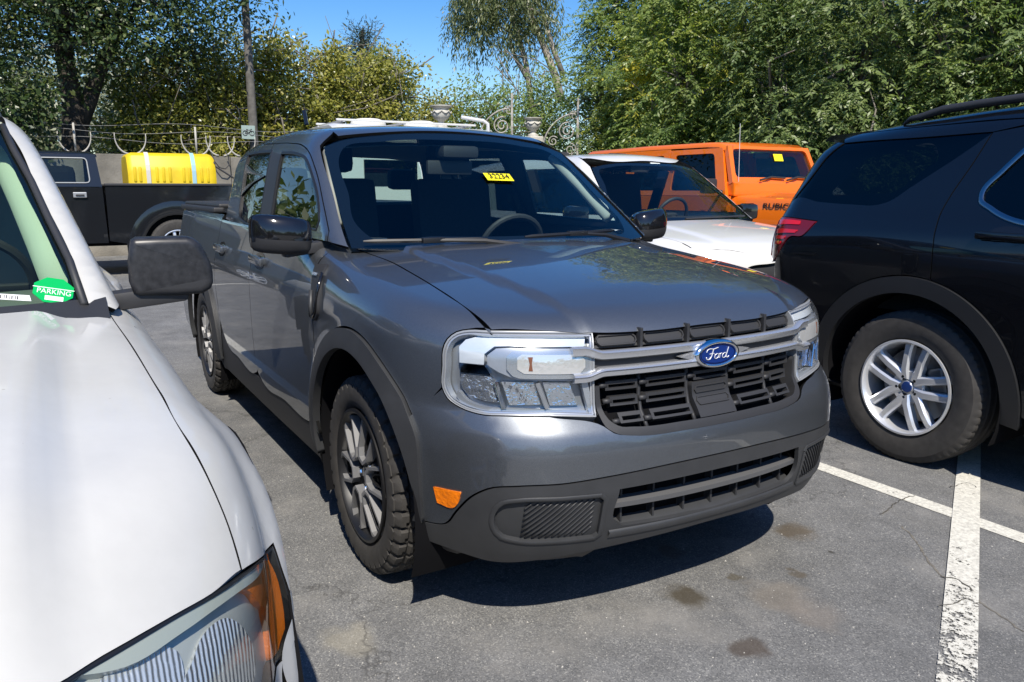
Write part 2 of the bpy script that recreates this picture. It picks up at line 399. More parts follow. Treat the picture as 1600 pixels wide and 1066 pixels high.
# ------------------------------------------------------------------ ground
def asphalt():
    m = bpy.data.materials.new('asphalt'); m.use_nodes = True; MATS['asphalt'] = m
    nt = m.node_tree; b = nt.nodes['Principled BSDF']; L = nt.links.new
    tc = nt.nodes.new('ShaderNodeTexCoord')
    def noise(sc, det, rough=.55):
        n = nt.nodes.new('ShaderNodeTexNoise'); n.inputs['Scale'].default_value = sc; n.inputs['Detail'].default_value = det; n.inputs['Roughness'].default_value = rough
        L(tc.outputs['Object'], n.inputs['Vector']); return n.outputs[0]
    def ramp(inp, *st):
        r = nt.nodes.new('ShaderNodeValToRGB'); e = r.color_ramp.elements
        while len(e) < len(st): e.new(.5)
        for k, (p, c) in enumerate(st): e[k].position = p; e[k].color = (*c, 1) if isinstance(c, tuple) else (c, c, c, 1)
        L(inp, r.inputs[0]); return r.outputs[0]
    def mix(mode, f, a, b_):
        x = nt.nodes.new('ShaderNodeMix'); x.data_type = 'RGBA'; x.blend_type = mode
        if isinstance(f, float): x.inputs[0].default_value = f
        else: L(f, x.inputs[0])
        for k, v in ((6, a), (7, b_)):
            if isinstance(v, tuple): x.inputs[k].default_value = (*v, 1)
            else: L(v, x.inputs[k])
        return x.outputs[2]
    v = nt.nodes.new('ShaderNodeTexVoronoi'); v.inputs['Scale'].default_value = 230; L(tc.outputs['Object'], v.inputs['Vector'])
    sp = nt.nodes.new('ShaderNodeSeparateColor'); L(v.outputs['Color'], sp.inputs[0])
    grain = ramp(sp.outputs[0], (0, (.105,.106,.106)), (.5, (.160,.160,.157)), (.88, (.195,.193,.187)), (.985, (.29,.285,.265)))
    big = ramp(noise(.55, 5), (.30, .80), (.72, 1.16)); mid = ramp(noise(5, 8, .65), (.3, .80), (.7, 1.18))
    c = mix('MULTIPLY', 1., grain, big); c = mix('MULTIPLY', 1., c, mid)
    dust = ramp(noise(1.7, 9, .7), (.52, 0.), (.78, 1.)); c = mix('MIX', dust, c, (.26,.25,.23))
    # oil and rust stains: each an irregular spot of its own
    wrp = nt.nodes.new('ShaderNodeTexNoise'); wrp.inputs['Scale'].default_value = 9; wrp.inputs['Detail'].default_value = 5; L(tc.outputs['Object'], wrp.inputs['Vector'])
    wv = nt.nodes.new('ShaderNodeVectorMath'); wv.operation = 'MULTIPLY_ADD'; L(wrp.outputs['Color'], wv.inputs[0]); wv.inputs[1].default_value = (.16,.16,0); L(tc.outputs['Object'], wv.inputs[2])
    for (px, rad, col, amt) in (((1068,931), .085, (.045,.036,.022), .85), ((1215,930), .11, (.165,.145,.12), .6), ((1270,960), .10, (.16,.14,.12), .5), ((1240,830), .085, (.075,.058,.038), .8), ((1168,1012), .062, (.055,.043,.034), .8), ((1305,867), .018, (.03,.028,.022), .8), ((1155,905), .03, (.07,.06,.04), .7), ((1250,895), .035, (.08,.065,.045), .7), ((545,1000), .10, (.24,.22,.17), .5), ((1050,860), .06, (.09,.07,.05), .6)):
        p = on_plane(px, 2, 0.)
        s_ = nt.nodes.new('ShaderNodeVectorMath'); s_.operation = 'DISTANCE'; L(wv.outputs[0], s_.inputs[0]); s_.inputs[1].default_value = (p[0]+.08, p[1]+.08, 0)
        mr = nt.nodes.new('ShaderNodeMapRange'); mr.inputs[1].default_value = rad*1.25; mr.inputs[2].default_value = rad*.55; mr.inputs[3].default_value = 0; mr.inputs[4].default_value = amt
        mr.interpolation_type = 'SMOOTHSTEP'; L(s_.outputs['Value'], mr.inputs[0])
        cc = mix('MULTIPLY', 1., mid, tuple(x*1.25 for x in col)); c = mix('MIX', mr.outputs[0], c, cc)
    # hairline cracks
    vc = nt.nodes.new('ShaderNodeTexVoronoi'); vc.feature = 'DISTANCE_TO_EDGE'; vc.inputs['Scale'].default_value = .42
    w2 = nt.nodes.new('ShaderNodeVectorMath'); w2.operation = 'MULTIPLY_ADD'; L(wrp.outputs['Color'], w2.inputs[0]); w2.inputs[1].default_value = (.35,.35,0); L(tc.outputs['Object'], w2.inputs[2]); L(w2.outputs[0], vc.inputs['Vector'])
    cr = ramp(vc.outputs['Distance'], (.0, .55), (.0028, 0.)); c = mix('MIX', cr, c, (.05,.048,.045))
    L(c, b.inputs['Base Color']); b.inputs['Roughness'].default_value = .82; b.inputs['Specular IOR Level'].default_value = .35
    bp = nt.nodes.new('ShaderNodeBump'); bp.inputs['Strength'].default_value = .4; bp.inputs['Distance'].default_value = .004
    n1 = noise(140, 4, .7); L(n1, bp.inputs['Height']); L(bp.outputs[0], b.inputs['Normal'])
    return m
M_ASPH = asphalt()
g = mesh_obj('parking_lot', [(-400,-400,0),(400,-400,0),(400,400,0),(-400,400,0)], [(0,1,2,3)], M_ASPH); tag(g, 'grey weathered asphalt of the parking lot with oil stains', 'asphalt', kind='structure')
def linepaint(name, wear):
    m = mat(name, (.62,.60,.53), .75); nt = m.node_tree; b = nt.nodes['Principled BSDF']; L = nt.links.new
    tc = nt.nodes.new('ShaderNodeTexCoord')
    def noise(sc, det, r=.6):
        n = nt.nodes.new('ShaderNodeTexNoise'); n.inputs['Scale'].default_value = sc; n.inputs['Detail'].default_value = det; n.inputs['Roughness'].default_value = r; L(tc.outputs['Object'], n.inputs['Vector']); return n.outputs[0]
    sx = nt.nodes.new('ShaderNodeSeparateXYZ'); L(tc.outputs['Object'], sx.inputs[0])
    mr = nt.nodes.new('ShaderNodeMapRange'); mr.inputs[1].default_value = 1.3; mr.inputs[2].default_value = .3; mr.inputs[3].default_value = .0; mr.inputs[4].default_value = wear; L(sx.outputs[1], mr.inputs[0])
    a = nt.nodes.new('ShaderNodeMath'); a.operation = 'MULTIPLY_ADD'; a.inputs[1].default_value = .6; L(noise(85, 5, .7), a.inputs[0]); 
    a2 = nt.nodes.new('ShaderNodeMath'); a2.operation = 'MULTIPLY_ADD'; a2.inputs[1].default_value = .4; L(noise(14, 4), a2.inputs[0]); L(a.outputs[0], a2.inputs[2])
    L(mr.outputs[0], a.inputs[2])
    r = nt.nodes.new('ShaderNodeValToRGB'); r.color_ramp.elements[0].position = .60; r.color_ramp.elements[1].position = .63; L(a2.outputs[0], r.inputs[0])
    tone = nt.nodes.new('ShaderNodeValToRGB'); tone.color_ramp.elements[0].color = (.40,.385,.34,1); tone.color_ramp.elements[1].color = (.70,.68,.60,1); L(noise(60, 6, .75), tone.inputs[0])
    tone.color_ramp.elements[0].position = .32; tone.color_ramp.elements[1].position = .58
    L(tone.outputs[0], b.inputs['Base Color']); iv = nt.nodes.new('ShaderNodeMath'); iv.operation = 'SUBTRACT'; iv.inputs[0].default_value = 1.; L(r.outputs[0], iv.inputs[1]); L(iv.outputs[0], b.inputs['Alpha'])   # flaked-off paint lets the asphalt show
    return m
LP = linepaint('line_paint', .03); LPb = linepaint('line_paint_worn', .135)
def strip(name, label, a, b, wd, m, z=.003):
    a = np.array(a); b = np.array(b); t = (b-a)/np.linalg.norm(b-a); n = np.array([-t[1], t[0]])*wd/2
    o = mesh_obj(name, [(*(a-n), z), (*(b-n), z), (*(b+n), z), (*(a+n), z)], [(0,1,2,3)], m); return tag(o, label, 'road marking', kind='structure')
strip('stall_line', 'white stall line running alongside the grey pickup', (-6.0,1.52), (6.0,1.52), .098, LP)
strip('stall_line', 'worn white line crossing the stall line at a slant', (-1.3,5.40), (2.6,-1.55), .104, LPb, .006)
strip('stall_line', 'white stall line between the white pickup and the grey pickup', (-6.0,-1.30), (.2,-1.30), .09, LP)
strip('stall_line', 'white line on the asphalt before the black pickup', (-9.45,-5.0), (-9.45,6.0), .10, LP)
def crack(pts, wd, m, seed, zc=.0014):
    rnd = random.Random(seed); P = [on_plane(p, 2, 0.)[:2] for p in pts]; Q = spline([tuple(p) for p in P], .015, closed=False); V = []
    t = np.gradient(Q, axis=0); t /= np.linalg.norm(t, axis=1, keepdims=True); n = np.stack([-t[:,1], t[:,0]], 1); o = 0
    for k in range(len(Q)):
        o = o*.7+rnd.uniform(-.006,.006); w_ = wd*rnd.uniform(.35,1.2); c = Q[k]+n[k]*o
        V += [(*(c-n[k]*w_), zc), (*(c+n[k]*w_), zc)]
    ob = mesh_obj('asphalt_crack', V, [(2*k, 2*k+1, 2*k+3, 2*k+2) for k in range(len(Q)-1)], m); return tag(ob, 'thin dirty crack wandering across the asphalt and the worn line', 'crack', kind='structure')
M_CRK = mat('crack_dirt', (.085,.078,.064), .9, noise=(40,.5)); M_CRK2 = mat('crack_tan', (.155,.142,.118), .9, noise=(30,.5))
crack([(1410,822), (1432,850), (1455,885), (1470,902), (1492,908), (1518,925), (1540,948), (1570,968), (1600,988)], .0045, M_CRK2, 3)
crack([(1470,902), (1492,907), (1507,915), (1518,925)], .005, M_CRK, 4, .0068)
crack([(1485,763), (1500,760), (1510,756), (1527,764)], .003, M_CRK, 5, .0068); crack([(1375,805), (1390,795), (1412,781), (1430,776)], .003, M_CRK, 6, .0045)
crack([(1465,950), (1485,944), (1500,940), (1518,940)], .0035, M_CRK, 7, .0068)

# loose grit and bits of litter on the asphalt
rng = np.random.default_rng(77); n = 900; gp = np.array([on_plane((rng.uniform(330,1600), 470+596*rng.random()**.8), 2, 0.) for _ in range(n)]); gs = rng.uniform(.0012,.0034,n)*(.6+.8*rng.random(n)); V = []; F = []
for p, s_ in zip(gp, gs):
    k = len(V); a = rng.uniform(0, 6.28)
    V += [(p[0]+s_*math.cos(a+q*2.09)*rng.uniform(.7,1.3), p[1]+s_*math.sin(a+q*2.09)*rng.uniform(.7,1.3), 0.) for q in range(3)]+[(p[0], p[1], s_*1.1)]; F += [(k,k+1,k+3), (k+1,k+2,k+3), (k+2,k,k+3)]
gt = mesh_obj('grit', V, F, mat('pale_grit', (.42,.40,.36), .9, noise=(3,.4))); tag(gt, 'pale loose grit scattered over the asphalt', 'grit', kind='stuff')
# ------------------------------------------------------------------ shared car materials and wheels
M_GLASS = glass('windscreen_glass', (.78,.90,.87), 1.62); M_DGLASS = glass('privacy_glass', (.13,.16,.17), 1.6); M_LENS = glass('clear_lens', (.93,.95,.96), 1.46)
M_BLACK = mat('black_plastic', (.028,.028,.03), .55, bump=(900,.15,.001)); M_GLOSSB = mat('gloss_black', (.008,.008,.009), .12, coat=.6)
M_CLADK = mat('black_cladding', (.012,.0125,.014), .55, bump=(700,.12,.001)); M_WIPER = mat('wiper_black', (.008,.008,.009), .5)
M_CLAD = mat('grey_cladding', (.034,.035,.037), .5, noise=(14,.12), bump=(700,.12,.001)); M_RUBBER = mat('rubber', (.040,.037,.034), .8, noise=(30,.25,5))
M_SEAL = mat('black_seal', (.012,.012,.013), .45); M_CHROME = mat('chrome', (.82,.83,.85), .07, 1.); M_DCHROME = mat('dark_chrome', (.3,.31,.33), .22, 1.)
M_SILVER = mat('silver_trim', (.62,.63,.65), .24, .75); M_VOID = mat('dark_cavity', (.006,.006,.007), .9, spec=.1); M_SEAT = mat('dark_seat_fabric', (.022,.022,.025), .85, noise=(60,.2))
M_DASH = mat('dash_vinyl', (.03,.03,.033), .6); M_STEEL = mat('brake_steel', (.35,.34,.33), .4, .9); M_WHITELAMP = mat('white_lamp', (.82,.85,.88), .18, .35, coat=.7)
M_AMBER = mat('amber_lens', (.85,.20,.008), .22, coat=.6, bump=(55,.8,.006)); M_RED = mat('red_lens', (.70,.010,.018), .12, coat=.8); M_ALLOY = mat('bright_alloy', (.74,.75,.77), .30, .6)
M_ALLOYD = mat('machined_dark_alloy', (.36,.36,.365), .36, .6); M_ALLOYB = mat('black_alloy', (.008,.008,.009), .45); M_WHITE = mat('white_print', (.8,.8,.78), .6)
mat('panel_gap_shade', (.006,.006,.006), .8, spec=.1)
M_INK = mat('black_ink', (.01,.01,.01), .6); M_YELLOW = mat('yellow_paper', (.85,.74,.01), .6)
def tyre_mesh(R, W, Ri, kind):
    """local: axle along y, outer face at -y"""
    n = 288 if kind == 'at' else 240
    prof = [(Ri-.004, -W*.36), (Ri+.012, -W*.45), (Ri+(R-Ri)*.30, -W*.492), (Ri+(R-Ri)*.55, -W*.5), (Ri+(R-Ri)*.76, -W*.485), (R-.030, -W*.465), (R-.013, -W*.44), (R-.004, -W*.40)]
    m = 18; prof += [(R-.003*abs(2*i/m-1)**3, -W*.38+W*.76*i/m) for i in range(1, m)]
    prof += [(r, -h) for r, h in prof[:8][::-1]]
    V = []; F = []; k = len(prof)
    for j in range(n):
        a = 2*math.pi*j/n; ca, sa = math.cos(a), math.sin(a)
        for i, (r, h) in enumerate(prof):
            s = h/W; d = 0.
            if kind == 'at' and r > R-.05:
                ph = j/n*36; q = (ph+(.5 if s > 0 else 0)+.9*abs(s)) % 1
                if abs(s) > .30: d = -.014 if q < .28 else 0
                elif abs(abs(s)-.27) < .02 or abs(abs(s)-.085) < .018: d = -.012
                else:
                    q2 = (ph*1+.35*math.sin(s*22)+(.33 if s > .05 else .1)) % 1; d = -.011 if q2 < .24 else 0
                if r < R-.02: d *= .9 if abs(s) > .44 else 1
                if r < R-.02 and q < .24: d -= .002
            elif kind != 'at' and r > R-.016:
                if abs(abs(s)-.22) < .02 or abs(s) < .02: d = -.007
                elif abs(s) > .26: d = -.005 if (j % 4) == 0 else 0
            V.append(((r+d)*ca, h, (r+d)*sa))
    for j in range(n):
        j2 = (j+1) % n
        for i in range(k-1): F.append((j*k+i, j*k+i+1, j2*k+i+1, j2*k+i))
    return V, F
def hexring(r0, r1, w, t, ang, y0, y1, mb, taper=.75):
    """one elongated ring-shaped spoke"""
    def loop(o):
        a, b = r0-o, r1+o; h = w/2+o; c = .32*(b-a)
        return [(a, -h*.35), (a+c*.55, -h*taper), (b-c*.5, -h), (b, -h*.62), (b, h*.62), (b-c*.5, h), (a+c*.55, h*taper), (a, h*.35)]
    O, I = loop(t/2), loop(-t/2); n = len(O); V = []
    ca, sa = math.cos(ang), math.sin(ang)
    def pt(p, y):
        u, v = p; f = (u-r0)/(r1-r0); yy = y+.018*max(0., f)**1.5*0-.012*(1-f)
        return (u*ca-v*sa, yy, u*sa+v*ca)
    for y in (y0, y1):
        V += [pt(p, y) for p in O]+[pt(p, y) for p in I]
    F = []
    for i in range(n):
        j = (i+1) % n
        F += [(i, j, n+j, n+i), (2*n+i, 3*n+i, 3*n+j, 2*n+j), (i, 2*n+i, 2*n+j, j), (n+i, n+j, 3*n+j, 3*n+i)]
    mb.add(V, F)
WHEELS = {}
def wheel(parent, c, side, R, W, Ri, style, tyre='at', face_in=.035, roll=0.):
    """side -1: outer face towards -y.  wheel (rim) > tyre, spoke, hub_cap, lug_nut, brake_disc"""
    key = (style, R)
    if key not in WHEELS:
        yo = -W/2
        root = mesh_obj('wheel', *(lambda b: (b.V, b.F))(MB().lathe([(Ri+.006, yo+.012), (Ri+.006, yo+.004), (Ri-.004, yo+.002), (Ri-.012, yo+.012), (Ri-.02, yo+.05), (Ri-.034, yo+.16), (Ri-.02, W/2)], 72, 'y')), M_ALLOY if style == 'bright' else M_ALLOYB)
        recalc(root); root.data.polygons.foreach_set('use_smooth', [True]*len(root.data.polygons)); root.data.set_sharp_from_angle(angle=R_(40))
        V, F = tyre_mesh(R, W, Ri+.002, tyre); t = mesh_obj('tyre', V, F, M_RUBBER, root, smooth=True, sharp=32); recalc(t); t.data.polygons.foreach_set('use_smooth', [True]*len(t.data.polygons)); t.data.set_sharp_from_angle(angle=R_(32))
        if style == 'loops':
            for i in range(6):
                b = MB(); hexring(.070, Ri-.006, .104, .0125, i*math.pi/3+.35, yo+face_in-.012, yo+face_in+.02, b); o = b.build('spoke', M_ALLOYD, root); recalc(o)
                b = MB(); hexring(.100, Ri-.030, .052, .006, i*math.pi/3+.35, yo+face_in+.004, yo+face_in+.02, b); o = b.build('spoke_rib', M_ALLOYB, root); recalc(o)
                b = MB(); a = i*math.pi/3+.35
                V2 = []
                for (u, v) in [(.05,-.02),(Ri-.01,-.040),(Ri-.01,.040),(.05,.02)]:
                    for y in (yo+face_in+.018, yo+face_in+.035): V2.append((u*math.cos(a+math.pi/6)-v*math.sin(a+math.pi/6), y, u*math.sin(a+math.pi/6)+v*math.cos(a+math.pi/6)))
                b.add(V2, [(0,2,4,6),(1,7,5,3),(0,1,3,2),(2,3,5,4),(4,5,7,6),(6,7,1,0)]); o = b.build('spoke_web', M_ALLOYB, root); recalc(o)
        else:
            for i in range(5):
                for sgn in (-1, 1):
                    a = i*2*math.pi/5+math.pi/2; b = MB(); prof = []
                    def q(u, v, y, a=a): return (u*math.cos(a)-v*math.sin(a), y, u*math.sin(a)+v*math.cos(a))
                    st = [(.040, .026, .028, .006), (.088, .036, .022, -.002), (.15, .040, .0205, -.006), (Ri-.04, .045, .021, -.002), (Ri-.002, .050, .027, .010)]
                    V2 = []; F2 = []
                    for (u, vc, hw, y) in st:
                        v0 = sgn*vc
                        V2 += [q(u, v0-hw, yo+face_in+.035), q(u, v0-hw, yo+face_in+y+.006), q(u, v0-hw*.55, yo+face_in+y-.004), q(u, v0+hw*.55, yo+face_in+y-.004), q(u, v0+hw, yo+face_in+y+.006), q(u, v0+hw, yo+face_in+.035)]
                    for s_ in range(len(st)-1):
                        for k_ in range(5): F2.append((s_*6+k_, s_*6+k_+1, s_*6+6+k_+1, s_*6+6+k_))
                    b.add(V2, F2); o = b.build('spoke', M_ALLOY, root); recalc(o); o.data.polygons.foreach_set('use_smooth', [True]*len(o.data.polygons)); o.data.set_sharp_from_angle(angle=R_(25))
        hub = MB().lathe([(.0, yo+face_in+.004), (.03, yo+face_in+.004), (.034, yo+face_in+.01), (.045, yo+face_in+.012), (.082, yo+face_in+.006), (.09, yo+face_in+.018), (.09, yo+.09)], 40, 'y').build('hub', M_ALLOY if style == 'bright' else M_ALLOYB, root); recalc(hub)
        cap = MB().lathe([(0, yo+face_in-.002), (.026, yo+face_in), (.030, yo+face_in+.006), (.03, yo+face_in+.02)], 28, 'y').build('hub_cap', mat('cap_blue', (.015,.04,.16), .25, coat=.5) if style == 'bright' else M_GLOSSB, root); recalc(cap)
        for i in range(5):
            a = i*2*math.pi/5+math.pi/2+math.pi/5; b = MB().lathe([(0, -.006), (.009, -.006), (.011, -.001), (.011, .02)], 6, 'y', c=(.058*math.cos(a), yo+face_in+.006, .058*math.sin(a)))
            o = b.build('lug_nut', M_CHROME, root); recalc(o)
            b = MB().lathe([(.011, .0), (.019, -.001), (.021, .004)], 14, 'y', c=(.058*math.cos(a), yo+face_in+.006, .058*math.sin(a))); o = b.build('lug_seat', M_ALLOYB, root); recalc(o)
        d = MB().lathe([(.03, -.01), (Ri-.05, -.01), (Ri-.05, .012), (.03, .012)], 48, 'y', c=(0, .01, 0)).build('brake_disc', M_STEEL, root); recalc(d)
        bk = MB().lathe([(0, .05), (Ri-.03, .05), (Ri-.03, .06)], 40, 'y').build('back_plate', M_VOID, root); recalc(bk)
        cal = MB().box((.12, -.02, .07), (.09, .07, .14), Matrix.Rotation(-.5, 3, 'Y'), .015).build('brake_caliper', M_STEEL, root); recalc(cal)
        WHEELS[key] = root; o = root
    else: o = copy_tree(WHEELS[key])
    o.parent = parent; o.location = c; o.rotation_euler = (0, roll, 0 if side < 0 else math.pi)
    return o
# ------------------------------------------------------------------ the grey pickup (right flank = -y)
PAINT = paint('graphite_paint', (.145,.156,.170), .80, .42, .25, .012)
def mv_side(x, z):
    w = ip(z, [.2,.30,.42,.60,.80,.93,.97,1.03,1.10,1.20,1.30], [.845,.868,.886,.896,.900,.901,.897,.884,.868,.846,.82])
    for cx in (0., -3.076):
        r = np.hypot(x-cx, z-.36); w = w+.020*(1-ss(.46,.60,r))
    return w-.05*ss(.1,.9,x)**1.5-.02*ss(-3.3,-4.2,x)
def mv_front(y, z):
    x = ip(z, [.15,.25,.33,.42,.52,.62,.68,.72,.76,.86,.96,1.02,1.10], [.78,.835,.885,.915,.93,.93,.918,.895,.868,.862,.848,.825,.775])
    a = np.abs(y); return x-.17*(a/.8)**2.3-.25*np.maximum(a-.72, 0)
def mv_top(x, y):
    z = ip(x, [-2.6,-1.2,-.7,-.35,0,.3,.55,.72,.80,.9], [1.315,1.275,1.235,1.172,1.135,1.10,1.065,1.032,1.012,.985])
    a = np.abs(y); yc = ip(x, [-.5,.9], [.56,.43])
    return z-.045*(a/.8)**2.2+.017*(1-ss(yc-.017, yc+.017, a))*ss(-.9,-.6,x)*(1-.6*ss(.55,.8,x))
def mv_low(P):
    x, y, z = P[:,0], P[:,1], P[:,2]; a = np.abs(y)
    f = smax(a-mv_side(x, z), x-mv_front(y, z), ip(z, [.2,.5,.8,1.1], [.30,.30,.34,.34]))
    f = smax(f, z-mv_top(x, y), .10-.04*ss(-.5,-1.,x)); f = smax(f, .2-z, .06)
    return smax(f, -4.17-x, .1)
def mv_ws(y, z): return -.26-1.47*(z-1.17)-.13*(y/.72)**2
def mv_cab(P):
    x, y, z = P[:,0], P[:,1], P[:,2]; a = np.abs(y)
    s = a-(.818-.24*(z-1.15)-.06*np.maximum(z-1.5, 0)-.025*ss(-1.9,-2.8,x))
    r = z-(ip(x, [-3.,-2.7,-2.2,-1.7,-1.3,-1.0,-.8], [1.655,1.685,1.722,1.732,1.717,1.680,1.63])-.035*(a/.6)**2)
    f = smax(s*.97, r, .13); w = (x-mv_ws(y, z))*.56
    f = smax(f, w, .05)
    return smax(f, (-2.74+.16*(z-1.2))-x, .08)
MV = thing('pickup_truck', 'dark grey crew cab pickup with blue oval grille badge and yellow numbered windscreen sticker', 'pickup truck')
MVp = MV
PC = Proj('C', (-.3,0,0)); PX = Proj('X', (0,0,.40), .8); PR = Proj('R'); PF = Proj('F'); PT = Proj('T'); PXC = Proj('X', (0,0,1.0), .8); PB = Proj('B')
def hc(x, y, *c): return (690+x/5.923, 490+y/5.923)+c
# -- headlight outline (both for the lamp and for the panels around it)
HLpx = [(926,518,1), (850,517), (764,516), (732,515), (713,519), (699,530), (692,546), (691,571), (691,606), (699,622), (718,636), (746,646), (791,649.5), (859,650.5), (933,652,1), (929,585)]
HL = px_loop(mv_low, PC, HLpx)
def cC(P): return [tuple(q) for q in PC.inv(np.array(P))]
def front_pt(y, z):
    P = cast(mv_low, np.array([[1.2,y,z]]), np.array([[-1.,0,0]]), 0, 1.6, 8); return P[0]
def fC(y, z, *c): return tuple(PC.inv(front_pt(y, z)[None])[0])+c
def sC(x, z, *c):
    P = cast(mv_low, np.array([[x,-4.,z]]), np.array([[0,1.,0]]), 0, 6); return tuple(PC.inv(P)[0])+c
def mirC(L): return [(-q[0], q[1])+tuple(q[2:]) for q in L][::-1]
# wheel opening and cladding outlines in the (x,z) flank plane
AC, AR = (.035, .375), .468
def arch(cx, r, a0, a1, n, dz=0., sq=0.):
    return [(cx+r*math.cos(a)*(1+sq*abs(math.sin(2*a))), AC[1]+dz+r*math.sin(a)*(1+sq*abs(math.sin(2*a)))) for a in np.linspace(R_(a0), R_(a1), n)]
# -- painted front bumper cover
up_r = [HL[i] for i in (8,9,10,11,12,13)]
gr = [fC(-.432,.733), fC(-.425,.71), fC(-.40,.690), fC(-.34,.678), fC(-.15,.672), fC(0,.671)]
low = [fC(0,.574), fC(-.2,.572), fC(-.4,.562), fC(-.55,.553), fC(-.68,.548), fC(-.735,.538), fC(-.772,.505)]
half = [sC(.452,.70,1)]+[tuple(HL[8][:2])+(1,)]+up_r[1:-1]+[tuple(up_r[-1][:2])+(1,)]+gr[1:]
halfl = low+[fC(-.80,.44), sC(.585,.385), sC(.50,.372,1), sC(.475,.50), sC(.462,.60)]
full = half+[q for q in mirC(half[:-1])]+[q for q in mirC(halfl)][:]+halfl[1:]
panel('front_bumper', mv_low, PC, full, PAINT, MVp, .022)
# -- dark lower bumper with openings
GR = .386
lg = [fC(-GR,.515,1), fC(-.2,.520), fC(0,.522), fC(.2,.520), fC(GR,.515,1), fC(GR,.41), fC(.36,.392,1), fC(.15,.385), fC(-.15,.385), fC(-.36,.392,1), fC(-GR,.41)]
pad = [fC(-.450,.502,1), fC(-.56,.504), fC(-.685,.500), fC(-.712,.492), fC(-.728,.462), fC(-.726,.41), fC(-.705,.378), fC(-.68,.370), fC(-.56,.363), fC(-.450,.361,1), fC(-.437,.372,1), fC(-.437,.490,1)]
bot = [sC(.50,.30,1), sC(.60,.285), fC(-.70,.272), fC(-.55,.292), fC(-.35,.312), fC(-.15,.322), fC(0,.325)]
lowL = low[::-1]
hl_ = [sC(.50,.372,1), sC(.585,.385), fC(-.80,.44)]+low[::-1]
fullb = hl_[:-1]+[low[0]]+[q for q in mirC(hl_)][1:]+[q for q in mirC(bot)]+[]
fullb = hl_+mirC(hl_)[1:]+bot_m if False else hl_+mirC(hl_)[1:]+mirC(bot)[::1][0:0]+mirC(bot[::-1])[::1] if False else hl_+mirC(hl_)[1:]+[(-q[0],q[1])+tuple(q[2:]) for q in bot]+bot[::-1][1:]
panel('bumper_cladding', mv_low, PC, fullb, M_CLAD, MVp, .022, holes=[lg, pad, mirC(pad)])
# air dam under the bumper
dam = [sC(.47,.31,1), sC(.56,.215,1), fC(-.62,.205), fC(-.45,.225,1), fC(-.40,.30,1), fC(-.6,.285)]
panel('air_dam', lambda P: mv_low(P)+.03, PC, dam, M_BLACK, MVp, .04, gap=0, mirror=True)
# -- lower grille: frame, cross bar, uprights
panel('lower_grille_back', lambda P: mv_low(P)+.075, PC, lg, M_VOID, MVp, .06, gap=-.03, depth=0)
panel('lower_grille_bar', mv_low, PF, [(-.40,.447,1), (.40,.447,1), (.40,.464,1), (-.40,.464,1)], mat('bar_grey', (.10,.10,.102), .45), MVp, .03, gap=0, depth=.04, off=-.014)
V = []                                            # sloping sill under the opening
for y in np.linspace(-.405,.405,41):
    p0 = front_pt(y, .352); p1 = front_pt(y, .374); p2 = front_pt(y, .398); V += [(p0[0]+.004, y, .352), (p1[0]+.007, y, .372), (p1[0]+.002, y, .380), (p2[0]-.055, y, .402)]
so_ = mesh_obj('lower_grille_sill', V, [(i*4+k, i*4+k+1, i*4+5+k, i*4+4+k) for i in range(40) for k in range(3)], M_CLAD, MVp, smooth=True); recalc(so_)
for y in (-.35,-.235,-.117,0,.117,.235,.35):
    MB().box((front_pt(y,.45)[0]-.055, y, .45), (.03,.007,.12)).build('grille_upright', M_BLACK, MVp)
# -- ribbed corner pads
for s in (1,-1):
    pd = panel('corner_pad', lambda P: mv_low(P)+.012, PC, pad if s > 0 else mirC(pad), M_CLAD, MVp, .03, gap=.003, depth=0)[0]
    for k in range(19):
        c0 = -1.150+.0182*k; pts = []          # lines y - z = const clipped to the ribbed field
        lo_ = max(.376, -.658-c0); hi_ = min(.490, -.460-c0)
        for zz in np.linspace(lo_, hi_, 8) if hi_-lo_ > .012 else ():
            pts.append(front_pt(s*(zz+c0), zz)+np.array([-.010,0,0]))
        if len(pts) > 1: MB().tube(pts, .0028, 5).build('pad_rib', M_CLAD, pd, smooth=True)
    rimc = inset(spline(pad if s > 0 else mirC(pad), .02), -.004); rimc = np.vstack([rimc, rimc[:1]])
    ribbon('pad_rim', mv_low, PC, rimc, .012, M_CLAD, MVp, off=.004, thick=.014, raw=True)
# -- hood
def hood_T(pts): return [tuple(q) for q in PT.inv(px_on(mv_low, pts))]
hs = [(.665,-.692), (.555,-.700), (.36,-.690), (.01,-.672), (-.20,-.665), (-.40,-.690), (-.47,-.705)]
hb = [(-.44,-.62), (-.37,-.45), (-.32,-.2), (-.305,0)]
hf = [(.655,-.690), (.735,-.56), (.79,-.42), (.822,-.25), (.832,0)]
HOODF = [(x, y) for x, y in hf]
h_half = [(-.305,0)]+[(x, y) for x, y in hb[::-1][1:]]+[(-.47,-.705,1)]+hs[::-1][1:-1]+[(.655,-.690,1)]+hf[1:]
hood_loop = h_half+[(q[0], -q[1])+tuple(q[2:]) for q in h_half[::-1][1:-1]]
panel('hood', mv_low, PT, hood_loop, PAINT, MVp, .022, depth=.02)
# hood lip: rolled leading edge down to the grille
lip = [fC(-.432,.985), fC(-.2,.99), fC(0,.992)]
